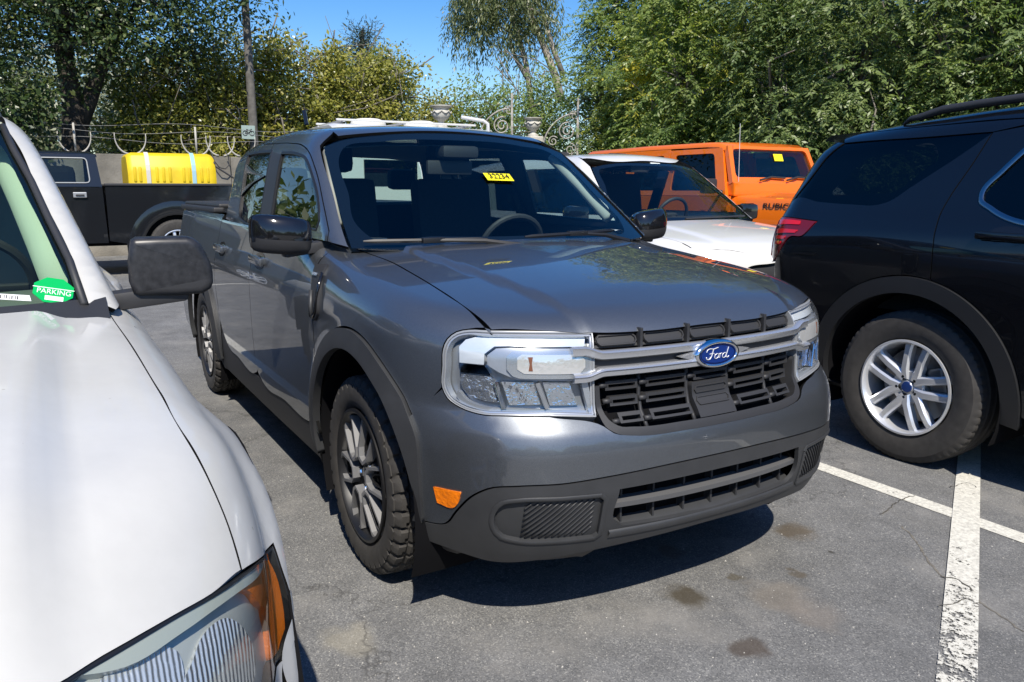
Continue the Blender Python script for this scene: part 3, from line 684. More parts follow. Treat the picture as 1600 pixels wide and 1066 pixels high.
# -- front fender
def fx(P): return [tuple(q) for q in PX.inv(np.array(P))]
hs3 = cast(mv_low, np.array([[x, y, 4.] for x, y in hs]), np.array([[0,0,-1.]]), 0, 6)
FXh = fx(hs3)
HLx = px_loop(mv_low, PX, HLpx)
fl = lambda x, z, *c: tuple(PX.inv(cast(mv_low, np.array([[x,-4.,z]]), np.array([[0,1.,0]]), 0, 6))[0])+c
DOORF = [(-.485,1.175), (-.475,1.10), (-.44,.98), (-.43,.86), (-.432,.70), (-.432,.55), (-.43,.47)]
fend = [FXh[0]+(1,)]+[q for q in FXh[1:-1]]+[FXh[-1]+(1,)]
fend += [fl(-.50,1.19,1)]+[fl(x, z) for x, z in DOORF[1:-1]]+[fl(-.43,.47,1), fl(-.405,.42,1)]
ar = arch(AC[0], AR+.075, 172, 36, 14)
fend += [fl(x, z) for x, z in ar[:-1]]+[fl(.475,.70,1)]
fend += [tuple(HLx[8][:2])+(1,)]+[HLx[i][:2] for i in (7,6,5,4,3)]+[HLx[2][:2]]
panel('front_fender', mv_low, PX, fend, PAINT, MVp, .022, mirror=True)
# -- wheel arch cladding
def clad(cx, nm, front):
    o = arch(cx, AR+.072, 180 if front else 188, 30 if front else -5, 16); i = arch(cx, AR, 186, 6 if front else -5, 18)
    if front: o = [(cx-AR-.075,.40,1)]+o[1:]+[(.515,.56), (.520,.47), (.514,.372,1)]; i = i+[(.475,.372,1)]
    else: o = [o[0]+(1,)]+o[1:-1]+[o[-1]+(1,)]; i = [i[0]+(1,)]+i[1:-1]+[i[-1]+(1,)]
    i[0] = i[0][:2]+(1,)
    panel(nm, mv_low, PR, o+i[::-1], M_CLAD, MVp, .025, gap=.001, depth=.03, off=.012, mirror=True)
clad(AC[0], 'wheel_arch_trim', True); clad(AC[0]-3.09, 'wheel_arch_trim', False)
for s in (1,-1):
    for cx in (AC[0], AC[0]-3.09):
        V = []; F = []; n = 28
        for j in range(n+1):
            a = R_(-25+230*j/n); 
            for (yy, rr) in ((.885, AR+.012), (.80, AR+.012), (.45, AR+.005), (.45, .0)):
                V.append((cx+rr*math.cos(a), -s*yy, AC[1]+rr*math.sin(a)))
        for j in range(n):
            for k in range(3): F.append((j*4+k, j*4+k+1, j*4+4+k+1, j*4+4+k))
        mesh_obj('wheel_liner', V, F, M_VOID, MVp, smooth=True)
# -- doors
BELT = 1.205
fd = [(-.488,BELT-.01,1), (-.478,1.10), (-.443,.98), (-.433,.86), (-.432,.70), (-.432,.52), (-.44,.46), (-.60,.415), (-1.0,.415), (-1.46,.425), (-1.525,.46), (-1.54,.54), (-1.545,.80), (-1.535,1.0), (-1.515,BELT,1)]
rd = [(-1.515,BELT,1), (-1.535,1.0), (-1.545,.80), (-1.54,.54), (-1.525,.46), (-1.60,.428), (-2.0,.44), (-2.28,.47), (-2.42,.58), (-2.47,.72), (-2.50,.82), (-2.47,1.0), (-2.45,BELT+.01,1)]
doors = panel('front_door', mv_low, PR, fd, PAINT, MVp, .025, mirror=True); rdoors = panel('rear_door', mv_low, PR, rd, PAINT, MVp, .025, mirror=True)
rk = [(-.43,.455,1), (-.60,.412), (-1.0,.412), (-1.46,.422), (-2.0,.436), (-2.28,.466), (-2.50,.60,1), (-2.585,.50), (-2.60,.36,1), (-2.55,.265,1), (-1.5,.255), (-.5,.255,1), (-.44,.36)]
panel('rocker_panel', mv_low, PR, rk, M_BLACK, MVp, .03, mirror=True, off=-.004)
# -- bed side
ba = arch(AC[0]-3.09, AR+.07, 182, -2, 18)
bs = [(-2.45,BELT+.012,1), (-2.47,1.0), (-2.50,.82), (-2.47,.72), (-2.425,.58,1), (-2.50,.60)]
bs = [(-2.45,1.245,1), (-2.47,1.0), (-2.50,.82), (-2.475,.72), (-2.43,.60,1)]+[(x, z) for x, z in ba[::-1]]+[(-3.63,.36,1), (-4.10,.40), (-4.14,.55), (-4.15,1.0), (-4.13,1.245,1)]
panel('bed_side', mv_low, PR, bs, PAINT, MVp, .03, mirror=True)
panel('tailgate', mv_low, PB, [(-.80,.45,1), (.80,.45,1), (.80,1.22,1), (-.80,1.22,1)], PAINT, MVp, .06)
panel('rear_bumper', lambda P: mv_low(P)-.03, PB, [(-.86,.30,1), (.86,.30,1), (.86,.44,1), (-.86,.44,1)], M_BLACK, MVp, .06)
for s in (-1,1):
    MB().box((-3.43, s*.80, 1.262), (1.36,.07,.035), None, .012).build('bed_rail_cap', M_BLACK, MVp)
for k in range(3):
    MB().box((-2.98-.455*k, 0, 1.288), (.452,1.60,.03), None, .012).build('tonneau_panel', mat('tonneau_vinyl', (.03,.03,.031), .5), MVp)
# -- door handles, fender badge, marker lamps
def flank(x, z, off=0.):
    P = cast(mv_low, np.array([[x,-4.,z]]), np.array([[0,1.,0]]), 0, 6); N = grad(mv_low, P); return P[0]+N[0]*off, N[0]
for (d, x) in ((doors,-1.36), (rdoors,-2.30)):
    for k, s in enumerate((1,-1)):
        p, n = flank(x, 1.045, .022); b = MB(); M3 = Matrix.Rotation(.03, 3, 'Y')
        b.box((0,0,0), (.235,.022,.042), M3, .010); b.box((-.085,.02,0), (.04,.03,.034), M3, .005); b.box((.085,.02,0), (.04,.03,.034), M3, .005)
        o = b.build('handle', PAINT, d[k], sharp=40); o.location = (p[0], p[1]*s, p[2]); o.scale = (1, s, 1)
        cup = panel('handle_cup', mv_low, PR, [(x+.10*math.cos(a), 1.045+.042*math.sin(a)) for a in np.linspace(0, 2*math.pi, 18)[:-1]], M_GLOSSB, d[k], .03, gap=0, depth=0, off=.0015)[0]
        if s < 0: cup.scale = (1,-1,1)
fv = [(-.50,1.092,1), (-.375,1.092,1), (-.355,.985), (-.372,.90), (-.42,.86,1), (-.435,.90), (-.43,.99)]
fv = [(-.475,1.095,1), (-.375,1.10,1), (-.345,1.0), (-.345,.915), (-.392,.885,1), (-.428,.93), (-.44,1.0)]
for k, o in enumerate(panel('fender_vent', mv_low, PR, fv, M_BLACK, MVp, .02, gap=0, depth=.02, off=.010, mirror=True)):
    s = (1,-1)[k]
    p, n = flank(-.415, 1.06, .016); p2, _ = flank(-.36, 1.06, .016)
    n = n*np.array([1,s,1]); p = p*np.array([1,s,1])
    text_mesh('badge_text', 'LARIAT', .018, M_SILVER, o, .0012, frame4(p, (s*1.,0,0), n), sx=1.0)
    b = MB(); pts = [flank(x, z, .014)[0]*np.array([1,s,1]) for x, z in ((-.355,1.07), (-.345,1.0), (-.35,.93), (-.39,.90))]
    b.tube(pts, .006, 6).build('vent_trim', M_GLOSSB, o, smooth=True)
    b = MB(); pts = [flank(x, z, .012)[0]*np.array([1,s,1]) for x, z in ((-.425,1.0), (-.412,.94), (-.405,.90))]
    b.tube(pts, .010, 6).build('vent_fin', M_CLAD, o, smooth=True)
mk = px_loop(mv_low, PC, [(678,760,1), (720.5,769,1), (717,785), (709,793), (684,785,1)])
for o in panel('side_marker_lamp', mv_low, PC, mk, M_AMBER, MVp, .012, gap=0, depth=.02, off=.004, mirror=True): pass
# -- grille
gback = [(-.47,.66,1), (.47,.66,1), (.47,1.0,1), (-.47,1.0,1)]
gso = [(-.44,.985,1), (-.2,.994), (0,.996), (.2,.994), (.44,.985,1), (.435,.75), (.425,.705), (.395,.684), (.34,.672), (.15,.667), (0,.666), (-.15,.667), (-.34,.672), (-.395,.684), (-.425,.705), (-.435,.75)]
f_in = lambda d: (lambda P: mv_low(P)+d)
grille = panel('grille', f_in(.06), PF, gso, M_VOID, MVp, .04, gap=-.02, depth=0)[0]
gsi = [(q[0]*.955, .70+(q[1]-.666)*.93)+tuple(q[2:]) for q in gso]
lowfr = [(-.432,.82,1), (-.428,.75), (-.42,.708), (-.39,.686), (-.34,.674), (-.15,.668), (0,.667), (.15,.668), (.34,.674), (.39,.686), (.42,.708), (.428,.75), (.432,.82,1), (.418,.82,1), (.412,.755), (.403,.725), (.38,.707), (.33,.70), (.15,.696), (0,.695), (-.15,.696), (-.33,.70), (-.38,.707), (-.403,.725), (-.412,.755), (-.418,.82,1)]
panel('grille_frame', mv_low, PF, lowfr, M_BLACK, MVp, .02, gap=0, depth=.05, off=-.004)
def gfront(y, z, off):
    P = front_pt(y, z)[None]; n = grad(mv_low, P)[0]; return P[0]+n*off
def tile(y0, y1, z0, z1, off, m, nm, dp=.03, frame=True):
    c = .010; lp = [(y0+c,z0), (y1-c,z0), (y1,z0+c), (y1,z1-c), (y1-c,z1), (y0+c,z1), (y0,z1-c), (y0,z0+c)]
    lp = [q+(1,) for q in lp]
    o = panel(nm, f_in(.014), PF, lp, m, MVp, .02, gap=0, depth=dp, off=off)[0]
    if frame:
        i = inset(spline(lp, .012), .003); i = np.vstack([i, i[:1]])
        ribbon('insert_rim', f_in(.014), PF, i, .005, m, o, off=off+.006, thick=-off+.0, raw=True)
    return o
ed = [-.425,-.265,-.088,.088,.265,.425]
for k in range(5): tile(ed[k]+.016, ed[k+1]-.010, .934, .966, -.002, M_BLACK, 'grille_insert', .03)
for y in ed[1:-1]: MB().box((gfront(y,.953,-.03)[0], y, .953), (.05,.010,.06), None, .002).build('grille_upright', M_BLACK, MVp)
panel('grille_shelf', f_in(.022), PF, [(-.43,.928,1), (.43,.928,1), (.43,.936,1), (-.43,.936,1)], M_BLACK, MVp, .04, gap=0, depth=.04)
ed2 = [-.41,-.272,-.088,.088,.272,.41]
for r, zt in enumerate((.829,.781,.735)):
    for k in range(5):
        if k == 2 and r > 0: continue
        w0, w1 = ed2[k], ed2[k+1]
        if k == 0: w0 += .014*r
        if k == 4: w1 -= .014*r
        ztop, zb = zt, zt-.028
        lp = [(w0+.020,zb), (w1-.010,zb), (w1-.010,ztop), (w0+.020,ztop)]
        o = panel('grille_insert', f_in(.016), PF, [q+(1,) for q in lp], M_BLACK, MVp, .03, gap=0, depth=.03, off=0., holes=[[(w0+.030,zb+.007,1), (w1-.018,zb+.007,1), (w1-.018,ztop-.010,1), (w0+.030,ztop-.010,1)]])[0]
        MB().tube([gfront(w0-.004, zt-.012, -.022), gfront(w0+.024, zt-.012, -.022)], .009, 8).build('insert_pin', M_BLACK, o, smooth=True)
for y in ed2[1:-1]:
    b = MB(); b.tube([gfront(y, z, -.030) for z in np.linspace(.685,.84,6)], .007, 6).build('grille_upright', M_BLACK, MVp, smooth=True)
sp = panel('sensor_cover', f_in(.012), PF, [(-.078,.693,1), (.078,.693,1), (.078,.796,1), (-.078,.796,1)], M_BLACK, MVp, .02, gap=0, depth=.04)[0]
for z in (.772,.738):
    i = inset(spline([(-.062,z-.010,1), (.060,z-.010,1), (.068,z,1), (.060,z+.010,1), (-.062,z+.010,1), (-.068,z,1)], .012), 0); i = np.vstack([i, i[:1]])
    ribbon('cover_bead', f_in(.012), PF, i, .005, M_BLACK, sp, off=.004, thick=0., raw=True)
# bright bars run from lamp to lamp and open round the badge
def bar(z0, z1, bend, nm):
    ln = []
    for y in np.linspace(-.50,.50,81):
        k = ss(.405,.465,abs(y)); ln.append((y, (z0+z1)/2+bend*k))
    return ribbon(nm, mv_low, PF, np.array(ln), z1-z0, M_SILVER, MVp, raw=True, prof=[(-.5,-.03), (-.5,.004), (-.38,.012), (.05,.015), (.18,.020), (.34,.016), (.5,.004), (.5,-.03)])
bar(.898,.927,.014,'grille_bar'); bar(.848,.878,-.014,'grille_bar')
panel('grille_slot', f_in(.012), PF, [(-.43,.876,1), (.43,.876,1), (.43,.900,1), (-.43,.900,1)], M_BLACK, MVp, .04, gap=0, depth=0)
bd = MB(); N_ = 48
bx = front_pt(0,.885)[0]
def oval(a, b, h, n=N_): return [(bx+h, a*math.cos(t), .885+b*math.sin(t)) for t in np.linspace(0, 2*math.pi, n+1)[:-1]]
rings = [oval(.094,.046,-.01), oval(.094,.046,.016), oval(.088,.041,.026), oval(.080,.0345,.026), oval(.078,.033,.022)]
V = [p for r in rings for p in r]; F = [(i*N_+j, i*N_+(j+1) % N_, (i+1)*N_+(j+1) % N_, (i+1)*N_+j) for i in range(len(rings)-1) for j in range(N_)]
badge = mesh_obj('badge', V, F, M_CHROME, MVp, smooth=True); recalc(badge)
mesh_obj('badge_field', oval(.0785,.0335,.0222), [tuple(range(N_))], mat('badge_blue', (.008,.030,.17), .22, coat=1.), badge)
mesh_obj('badge_line', [p for r in (oval(.0735,.0295,.0235), oval(.0715,.028,.0235)) for p in r], [(j, (j+1) % N_, N_+(j+1) % N_, N_+j) for j in range(N_)], M_CHROME, badge)
sc_ = MB()
def stroke(pts, r=.0021):
    q = spline([(p[0]*1.08, p[1]*1.14) for p in pts], .002, closed=False); sc_.tube([(bx+.0240, y_, .885+z_) for y_, z_ in q], r*.72, 6)
stroke([(-.047,.008), (-.044,.014), (-.034,.017), (-.020,.0155), (-.010,.017), (-.002,.0185)], .0020); stroke([(-.020,.016), (-.024,.004), (-.030,-.008), (-.038,-.0125), (-.046,-.010), (-.047,-.005)], .0024); stroke([(-.035,.0025), (-.026,.0035), (-.017,.003)], .0017)
for c_ in (-.007,.0235): stroke([(c_+.0075*math.cos(t)+.002*math.sin(t), -.0055+.0068*math.sin(t)) for t in np.linspace(0, 6.28, 15)], .0018)
stroke([(.0035,.0015), (.0055,-.003), (.0045,-.0115)], .002); stroke([(.005,-.004), (.008,.0005), (.012,.0015), (.0155,.000)], .0016); stroke([(.0395,.0165), (.0345,.003), (.0315,-.009), (.035,-.0125), (.042,-.009)], .0022)
sc_.build('badge_script', mat('script_silver', (.86,.87,.9), .25, .4), badge, smooth=True)
for s in (-1,1):
    mesh_obj('badge_wing', [(bx-.01,s*.085,.90),(bx+.012,s*.088,.898),(bx+.012,s*.150,.888),(bx-.01,s*.150,.888),(bx-.01,s*.085,.868),(bx+.012,s*.088,.870)], [(0,1,2,3),(1,5,2),(4,3,2,5)], M_SILVER, MVp)
# -- headlights
def lp_(pts): return px_loop(mv_low, PC, [hc(*p) for p in pts])
def lamp_set(sgn):
    mm = (lambda L: L) if sgn < 0 else mirC
    hl = panel('headlight', f_in(.034), PC, mm(HL), mat('lamp_silver', (.34,.355,.375), .3, .6), MVp, .03, gap=-.004, depth=0)[0]
    # deep wall and chrome rim
    L = inset(spline(mm(HL), .02), .003); Lc = np.vstack([L, L[:1]])
    ribbon('lamp_wall', mv_low, PC, Lc, .005, mat('lamp_grey', (.30,.31,.32), .35, .3), hl, thick=.06, off=-.002, raw=True)
    L = inset(spline(mm(HL), .02), .008); Lc = np.vstack([L, L[:1]])
    ribbon('lamp_rim', mv_low, PC, Lc, .0065, mat('lamp_rim_clear', (.52,.54,.57), .2, .6, coat=.5), hl, thick=.03, off=-.006, raw=True)
    def pan(nm, pts, m, off, dp=.02, res=.02): return panel(nm, mv_low, PC, mm(lp_(pts)), m, hl, res, gap=0, depth=dp, off=off)[0]
    pan('daytime_lamp', [(140,300,1), (205,225,1), (330,185,1), (700,182), (1335,188,1), (1335,292,1), (620,287,1), (480,292,1), (378,375,1), (372,482,1), (140,460,1)], M_WHITELAMP, -.016)
    pan('lamp_step', [(140,470,1), (372,492,1), (440,585,1), (145,555,1)], M_CHROME, -.02)
    pan('bezel', [(410,390,1), (500,318,1), (640,310,1), (1345,315,1), (1420,380,1), (1420,570,1), (1345,628,1), (690,618,1), (520,548,1), (412,480,1)], mat('bezel_grey', (.42,.44,.48), .3, .5), -.010)
    bz = pan('signal_bezel', [(600,400,1), (650,350,1), (720,342,1), (1320,342,1), (1420,385,1), (1420,560,1), (1310,603,1), (720,605,1), (655,582,1), (600,520,1)], M_SILVER, -.003)
    pan('turn_signal', [(700,410,1), (742,380,1), (1280,380,1), (1330,430,1), (1330,500,1), (1280,558,1), (765,560,1), (700,520,1)], mat('signal_reflector', (.78,.78,.76), .16, .6, bump=(24,.25,.01)), .0)
    pan('signal_bulb', [(800,405,1), (845,405,1), (835,470,1), (845,535,1), (805,535,1), (815,470,1)], mat('amber_bulb', (.22,.09,.05), .3, .3), .001, .004)
    cells = [[(150,570,1), (430,598,1), (470,640,1), (525,840,1), (340,810), (190,740), (145,660)], [(545,645,1), (860,650,1), (925,855,1), (620,858,1)], [(945,650,1), (1200,652,1), (1285,858,1), (1012,862,1)]]
    for c in cells:
        pan('reflector_cell', c, mat('faceted_reflector', (.66,.69,.74), .10, .85, bump=(30,.55,.02)), -.020, .012)
    for (a, b_) in (((500,640),(575,890)), ((890,650),(985,890))):
        ln = lp_([(a[0],a[1]), (b_[0],b_[1])])
        q = PC.inv(np.array([[1,0,0]])) ; ln = [np.array(p[:2])*(1 if sgn < 0 else np.array([-1,1])) for p in ln]
        ribbon('cell_divider', mv_low, PC, [tuple(p) for p in ln], .012, M_CHROME, hl, off=-.008, thick=.035)
    pan('lower_lip', [(120,780), (200,850), (340,900), (600,912), (1400,925,1), (1395,890,1), (600,880), (350,862), (215,810), (130,720)], mat('lamp_lip', (.50,.52,.55), .22, .6), -.012)
    pan('lamp_end', [(1300,650,1), (1360,640,1), (1425,925,1), (1375,925,1)], MATS['lamp_lip'], -.006)
    panel('lens', mv_low, PC, mm(HL), M_LENS, hl, .02, gap=.012, depth=0, off=-.0005)
lamp_set(-1); lamp_set(1)
# -- cab: roof, pillars, doors' upper frames, glass
def wsl(pts): return [(y, z)+((1,) if c else ()) for y, z, c in pts]
WSo = [(0,1.672,0), (-.35,1.655,0), (-.60,1.612,0), (-.655,1.590,1), (-.70,1.40,0), (-.735,1.24,0), (-.745,1.165,1), (-.4,1.150,0), (0,1.145,0)]
WSo = WSo+[(-a, b, c) for a, b, c in WSo[1:-1][::-1]]
WSi = [(0,1.632,0), (-.38,1.615,0), (-.575,1.575,0), (-.612,1.53,0), (-.645,1.38,0), (-.675,1.255,0), (-.66,1.225,0), (-.4,1.212,0), (0,1.205,0)]
WSi = WSi+[(-a, b, c) for a, b, c in WSi[1:-1][::-1]]
WSf = lambda P: (P[:,0]-mv_ws(P[:,1], P[:,2]))*.56
ws = panel('windscreen', WSf, PF, wsl(WSo), M_GLASS, MVp, .04, gap=.002, depth=.005, off=-.006)[0]
panel('windscreen_border', WSf, PF, wsl(WSo), M_GLOSSB, ws, .03, gap=.004, depth=0, off=-.0075, holes=[wsl(WSi)])
GF = px_loop(mv_cab, PXC, [(440,241,1), (462,242.5), (477,251), (487,278), (496,318), (498,345,1), (494,357,1), (455,349), (423,341,1)])
GB = px_loop(mv_cab, PXC, [(388.5,243,1), (424,238.5,1), (405.5,343,1), (394,350,1), (380,345), (374,334), (377,305)])
def cabR(x, z, *c):
    P = cast(mv_cab, np.array([[x,-4.,z]]), np.array([[0,1.,0]]), 0, 6); return tuple(PXC.inv(P)[0])+c
FRo = px_loop(mv_cab, PXC, [(428,225,1), (454,224), (474,228.5), (483.5,239.5), (492.6,264), (506,322.8), (514,362,1)])
def xs(L): return [(q[0], q[1]) for q in L]
bt = lambda x: cabR(x, BELT-.015)
FDf = [FRo[0][:2]+(1,)]+[q[:2] for q in FRo[1:-1]]+[FRo[-1][:2]+(1,)]+[cabR(-.50,BELT-.02,1), bt(-1.0), cabR(-1.515,BELT-.015,1)]
RRo = px_loop(mv_cab, PXC, [(428,225,1), (414,225.5), (396,230), (385,239), (377,262), (369,300), (361,336,1)])
RDf = [FRo[0][:2]+(1,), cabR(-1.515,BELT-.015,1), bt(-2.0), cabR(-2.46,BELT-.01,1)]+[q[:2] for q in RRo[::-1][:-1]]
def cabside(nm, loop, m, par, res=.03, off=0., holes=(), depth=.014, gap=.002):
    for k, s in enumerate((1,-1)):
        o = panel(nm, mv_cab, PXC, loop, m, par[k] if isinstance(par, list) else par, res, gap, depth, off, holes)[0]
        if s < 0:
            me = o.data; N0 = [tuple(n.vector) for n in me.corner_normals]
            me.transform(Matrix.Diagonal((1,-1,1,1))); me.flip_normals()
cabside('window_frame', FDf, PAINT, doors, holes=[GF]); cabside('window_frame', RDf, PAINT, rdoors, holes=[GB])
cabside('window_glass', GF, glass('side_glass', (.50,.60,.57)), doors, off=-.008, depth=0, gap=0); cabside('window_glass', GB, M_DGLASS, rdoors, off=-.008, depth=0, gap=0)
bp = px_loop(mv_cab, PXC, [(426,238,1), (439,241,1), (421.5,341,1), (406.5,343,1)])
cabside('pillar_trim', bp, M_BLACK, doors, off=.002, depth=.004, gap=0)
for L in (GF, GB):
    i = inset(spline(L, .02), -.006); i = np.vstack([i, i[:1]])
    for o in ribbon('window_seal', mv_cab, PXC, i, .012, M_SEAL, MVp, off=.003, thick=.01, raw=True, mirror=True): pass
# side rail: windscreen edge, roof edge, rear corner round the door frames
we = [(y, z) for y, z, c in WSo[3:7]]
WE = cast(mv_cab, np.array([[3., y-.004, z] for y, z in we]), np.array([[-1.,0,0]]), 0, 7); WEx = [tuple(q) for q in PXC.inv(WE)]
def roofx(x, y, *c):
    P = cast(mv_cab, np.array([[x, y, 4.]]), np.array([[0,0,-1.]]), 0, 6); return tuple(PXC.inv(P)[0])+c
rail = [WEx[3]+(1,), WEx[2], WEx[1], WEx[0]+(1,), roofx(-1.08,-.575), roofx(-1.4,-.575), roofx(-1.9,-.57), roofx(-2.4,-.565), roofx(-2.60,-.56,1), cabR(-2.66,1.58), cabR(-2.735,1.20,1), cabR(-2.47,BELT-.01,1)]
rail += [RRo[-1][:2]+(1,)]+[q[:2] for q in RRo[::-1][1:-1]]+[FRo[0][:2]]+[q[:2] for q in FRo[1:-1]]+[FRo[-1][:2]+(1,), cabR(-.50,1.185,1)]
panel('roof_rail', mv_cab, PXC, rail, PAINT, MVp, .028, mirror=True)
te = [(cast(mv_cab, np.array([[3., y, z+.004]]), np.array([[-1.,0,0]]), 0, 7)[0]) for y, z, c in WSo[:4]]
rf = [(te[0][0]-.004,0), (te[1][0]-.004,-.35), (te[3][0]-.03,-.565,1), (-1.4,-.575), (-1.9,-.57), (-2.4,-.565), (-2.60,-.555,1), (-2.635,-.3), (-2.64,0)]
rf = rf+[(q[0], -q[1])+tuple(q[2:]) for q in rf[1:-1][::-1]]
panel('roof', mv_cab, PT, rf, PAINT, MVp, .03)
bw = [(-.60,1.29), (-.56,1.60), (0,1.625), (.56,1.60), (.60,1.29), (0,1.285)]
bo = [(-.78,1.20,1), (-.70,1.56), (-.60,1.645,1), (0,1.675), (.60,1.645,1), (.70,1.56), (.78,1.20,1)]
panel('cab_back', mv_cab, PB, bo, PAINT, MVp, .05, holes=[bw]); panel('rear_window', mv_cab, PB, bw, glass('rear_glass', (.55,.66,.60)), MVp, .1, depth=0)
# -- cowl, wipers, mirrors
cow = [(y, z) for y, z in ((-.72,1.16), (-.4,1.148), (0,1.143), (.4,1.148), (.72,1.16))]
V = []; F = []
for y in np.linspace(-.74,.74,25):
    xw = mv_ws(y, 1.158)+.012; xh = np.interp(abs(y), [0,.2,.45,.62,.705,.75], [-.305,-.32,-.37,-.44,-.47,-.48])
    V += [(xw-.03, y, 1.148), (xh+.02, y, float(mv_top(np.array([xh]), np.array([y]))[0])-.022)]
F = [(2*i, 2*i+1, 2*i+3, 2*i+2) for i in range(24)]
mesh_obj('cowl', V, F, M_BLACK, MVp)
def wiper(y0, y1, ya, z0, z1):
    b = MB(); n = 14; pts = []
    for t in np.linspace(0, 1, n):
        y = y0+(y1-y0)*t; z = z0+(z1-z0)*t; pts.append((mv_ws(y, z)+.022, y, z+.012))
    b.tube(pts, [.004]+[.009]*(n-2)+[.004], 6); b.box(pts[n//2], (.03,.10,.022), None, .005)
    ar_ = [pts[n//2], ((pts[n//2][0]+mv_ws(ya,1.15))/2+.03, (pts[n//2][1]+ya)/2, (pts[n//2][2]+1.155)/2+.012), (mv_ws(ya,1.15)+.03, ya, 1.155)]
    b.tube(ar_, [.007,.010,.014], 6); return b.build('wiper', M_WIPER, MVp, sharp=40)
wiper(-.70,-.20,-.02,1.178,1.178); wiper(-.02,.52,.56,1.182,1.192)
def mirror(s):
    b = bmesh.new(); bmesh.ops.create_cube(b, size=1)
    bmesh.ops.subdivide_edges(b, edges=b.edges[:], cuts=7, use_grid_fill=True)
    def shape(v):
        p = np.array(v.co)*2; n_ = np.sign(p)*np.abs(p)
        e = 6.5; r = (np.sum(np.abs(p)**e))**(1/e); q = p/r if r > 0 else p
        x, y, z = q[0]*.5, q[1]*.5, q[2]*.5
        zz = z*(.155-.018*(y > 0)*y*2); xx = x*.13*(1-.30*abs(z*2)**2)+.02*(y*2); yy = y*.235
        if x > 0: xx -= .045*abs(y*2)**3
        v.co = Vector((xx, yy, zz-.01*(y*2)))
    for v in b.verts: shape(v)
    me = bpy.data.meshes.new('mirror'); b.to_mesh(me); b.free(); me.materials.append(M_GLOSSB); me.materials.append(M_BLACK); me.materials.append(M_CHROME)
    for p in me.polygons:
        p.use_smooth = True; c = p.center
        if c.z < -.018: p.material_index = 1
        if c.x < -.03 and abs(p.normal.x) > .8: p.material_index = 2
    o = bpy.data.objects.new('mirror', me); COL.objects.link(o); o.parent = MVp; o.location = (-.60, s*.962, 1.212); 
    if s > 0: o.scale = (1,-1,1)
    if s > 0: o.scale = (1,1,1); me.transform(Matrix.Diagonal((1,-1,1,1))); me.flip_normals()
    a = MB().box((0,0,0), (.075,.20,.045), Matrix.Rotation(-s*.12, 3, 'X'), .012).build('mirror_arm', M_BLACK, o, sharp=40); a.location = (-.005,-s*.10,-.058)
mirror(-1); mirror(1)
# -- wheels
for x in (0., -3.076):
    for s in (-1,1): wheel(MVp, (x, s*.772, .366), s, .366, .232, .240, 'loops', 'at', .028, .2 if x == 0 else .75)
# -- under body and interior
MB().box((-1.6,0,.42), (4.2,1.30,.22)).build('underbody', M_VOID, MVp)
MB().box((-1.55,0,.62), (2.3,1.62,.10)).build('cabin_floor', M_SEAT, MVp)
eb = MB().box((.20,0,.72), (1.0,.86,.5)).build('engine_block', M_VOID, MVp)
V = []; F = []
for j, y in enumerate(np.linspace(-.74,.74,17)):
    for (x, z) in ((-.36,1.130), (-.55,1.148), (-.80,1.135), (-.98,1.07), (-1.0,.95), (-.92,.70)): V.append((x-.10*(y/.74)**2, y, z+.012*math.cos(y*4)*(1 if -.9 < x < -.5 else 0)))
for j in range(16):
    for k in range(5): F.append((j*6+k, j*6+k+1, j*6+6+k+1, j*6+6+k))
mesh_obj('dashboard', V, F, M_DASH, MVp, smooth=True)
def steer(par, c, tilt, r=.185):
    b = MB(); pts = [(0, r*math.cos(t), r*math.sin(t)) for t in np.linspace(0, 2*math.pi, 33)]
    b.tube(pts, .016, 8, cap=False); b.box((0,0,-.01), (.05,.13,.10), None, .02); b.box((0,0,-.01), (.02,.34,.035), None, .008); b.box((.08,0,0), (.16,.05,.05))
    o = b.build('steering_wheel', M_DASH, par, sharp=40); o.location = c; o.rotation_euler = (0, tilt, 0); return o
steer(MVp, (-1.04,.37,1.085), .42)
def seat(par, c, m=M_SEAT, wd=.52, bh=.62, head=True, rec=.16):
    Ry = Matrix.Rotation(-rec, 3, 'Y')
    s_ = MB().box((0,0,0), (.50,wd,.16), None, .05).build('seat', m, par, sharp=50); s_.location = c
    b_ = MB().box(Ry @ Vector((0,0,bh/2)), (.13,wd*.96,bh), Ry, .05).build('seat_back', m, s_, sharp=50); b_.location = (-.26,0,.04)
    if head:
        h_ = MB().box(Ry @ Vector((0,0,bh+.12)), (.10,wd*.52,.17), Ry, .045); 
        h_ = h_.build('headrest', m, s_, sharp=50); h_.location = (-.26,0,.04)
        p_ = MB()
        for yy in (-.06,.06): p_.tube([Ry @ Vector((0,yy,bh-.02)), Ry @ Vector((0,yy,bh+.08))], .006, 6)
        p_ = p_.build('headrest_post', M_CHROME, s_); p_.location = (-.26,0,.04)
    return s_
for y in (-.37,.37): seat(MVp, (-1.42,y,.80))
seat(MVp, (-2.28,0,.82), wd=1.28, bh=.44, head=False, rec=.2)
for y in (-.36,.40): MB().box((-2.60,y,1.46), (.09,.20,.14), None, .04).build('headrest', M_SEAT, MVp, sharp=50)
for s in (-1,1):      # light grey headlining on the roof sides and pillars, seen through the glass
    P = [(-.60,s*.688,1.25), (-.80,s*.660,1.40), (-1.02,s*.617,1.56)]; MB().tube([(p[0], p[1], p[2]) for p in P], .030, 8).build('pillar_lining', mat('grey_lining', (.42,.43,.40), .8), MVp, smooth=True)
V = [(x, y, float(zz)-.055-.03*(abs(y)/.6)**2) for x, zz in ((-1.10,1.665), (-1.5,1.70), (-2.0,1.715), (-2.6,1.66)) for y in (-.6,-.3,0,.3,.6)]
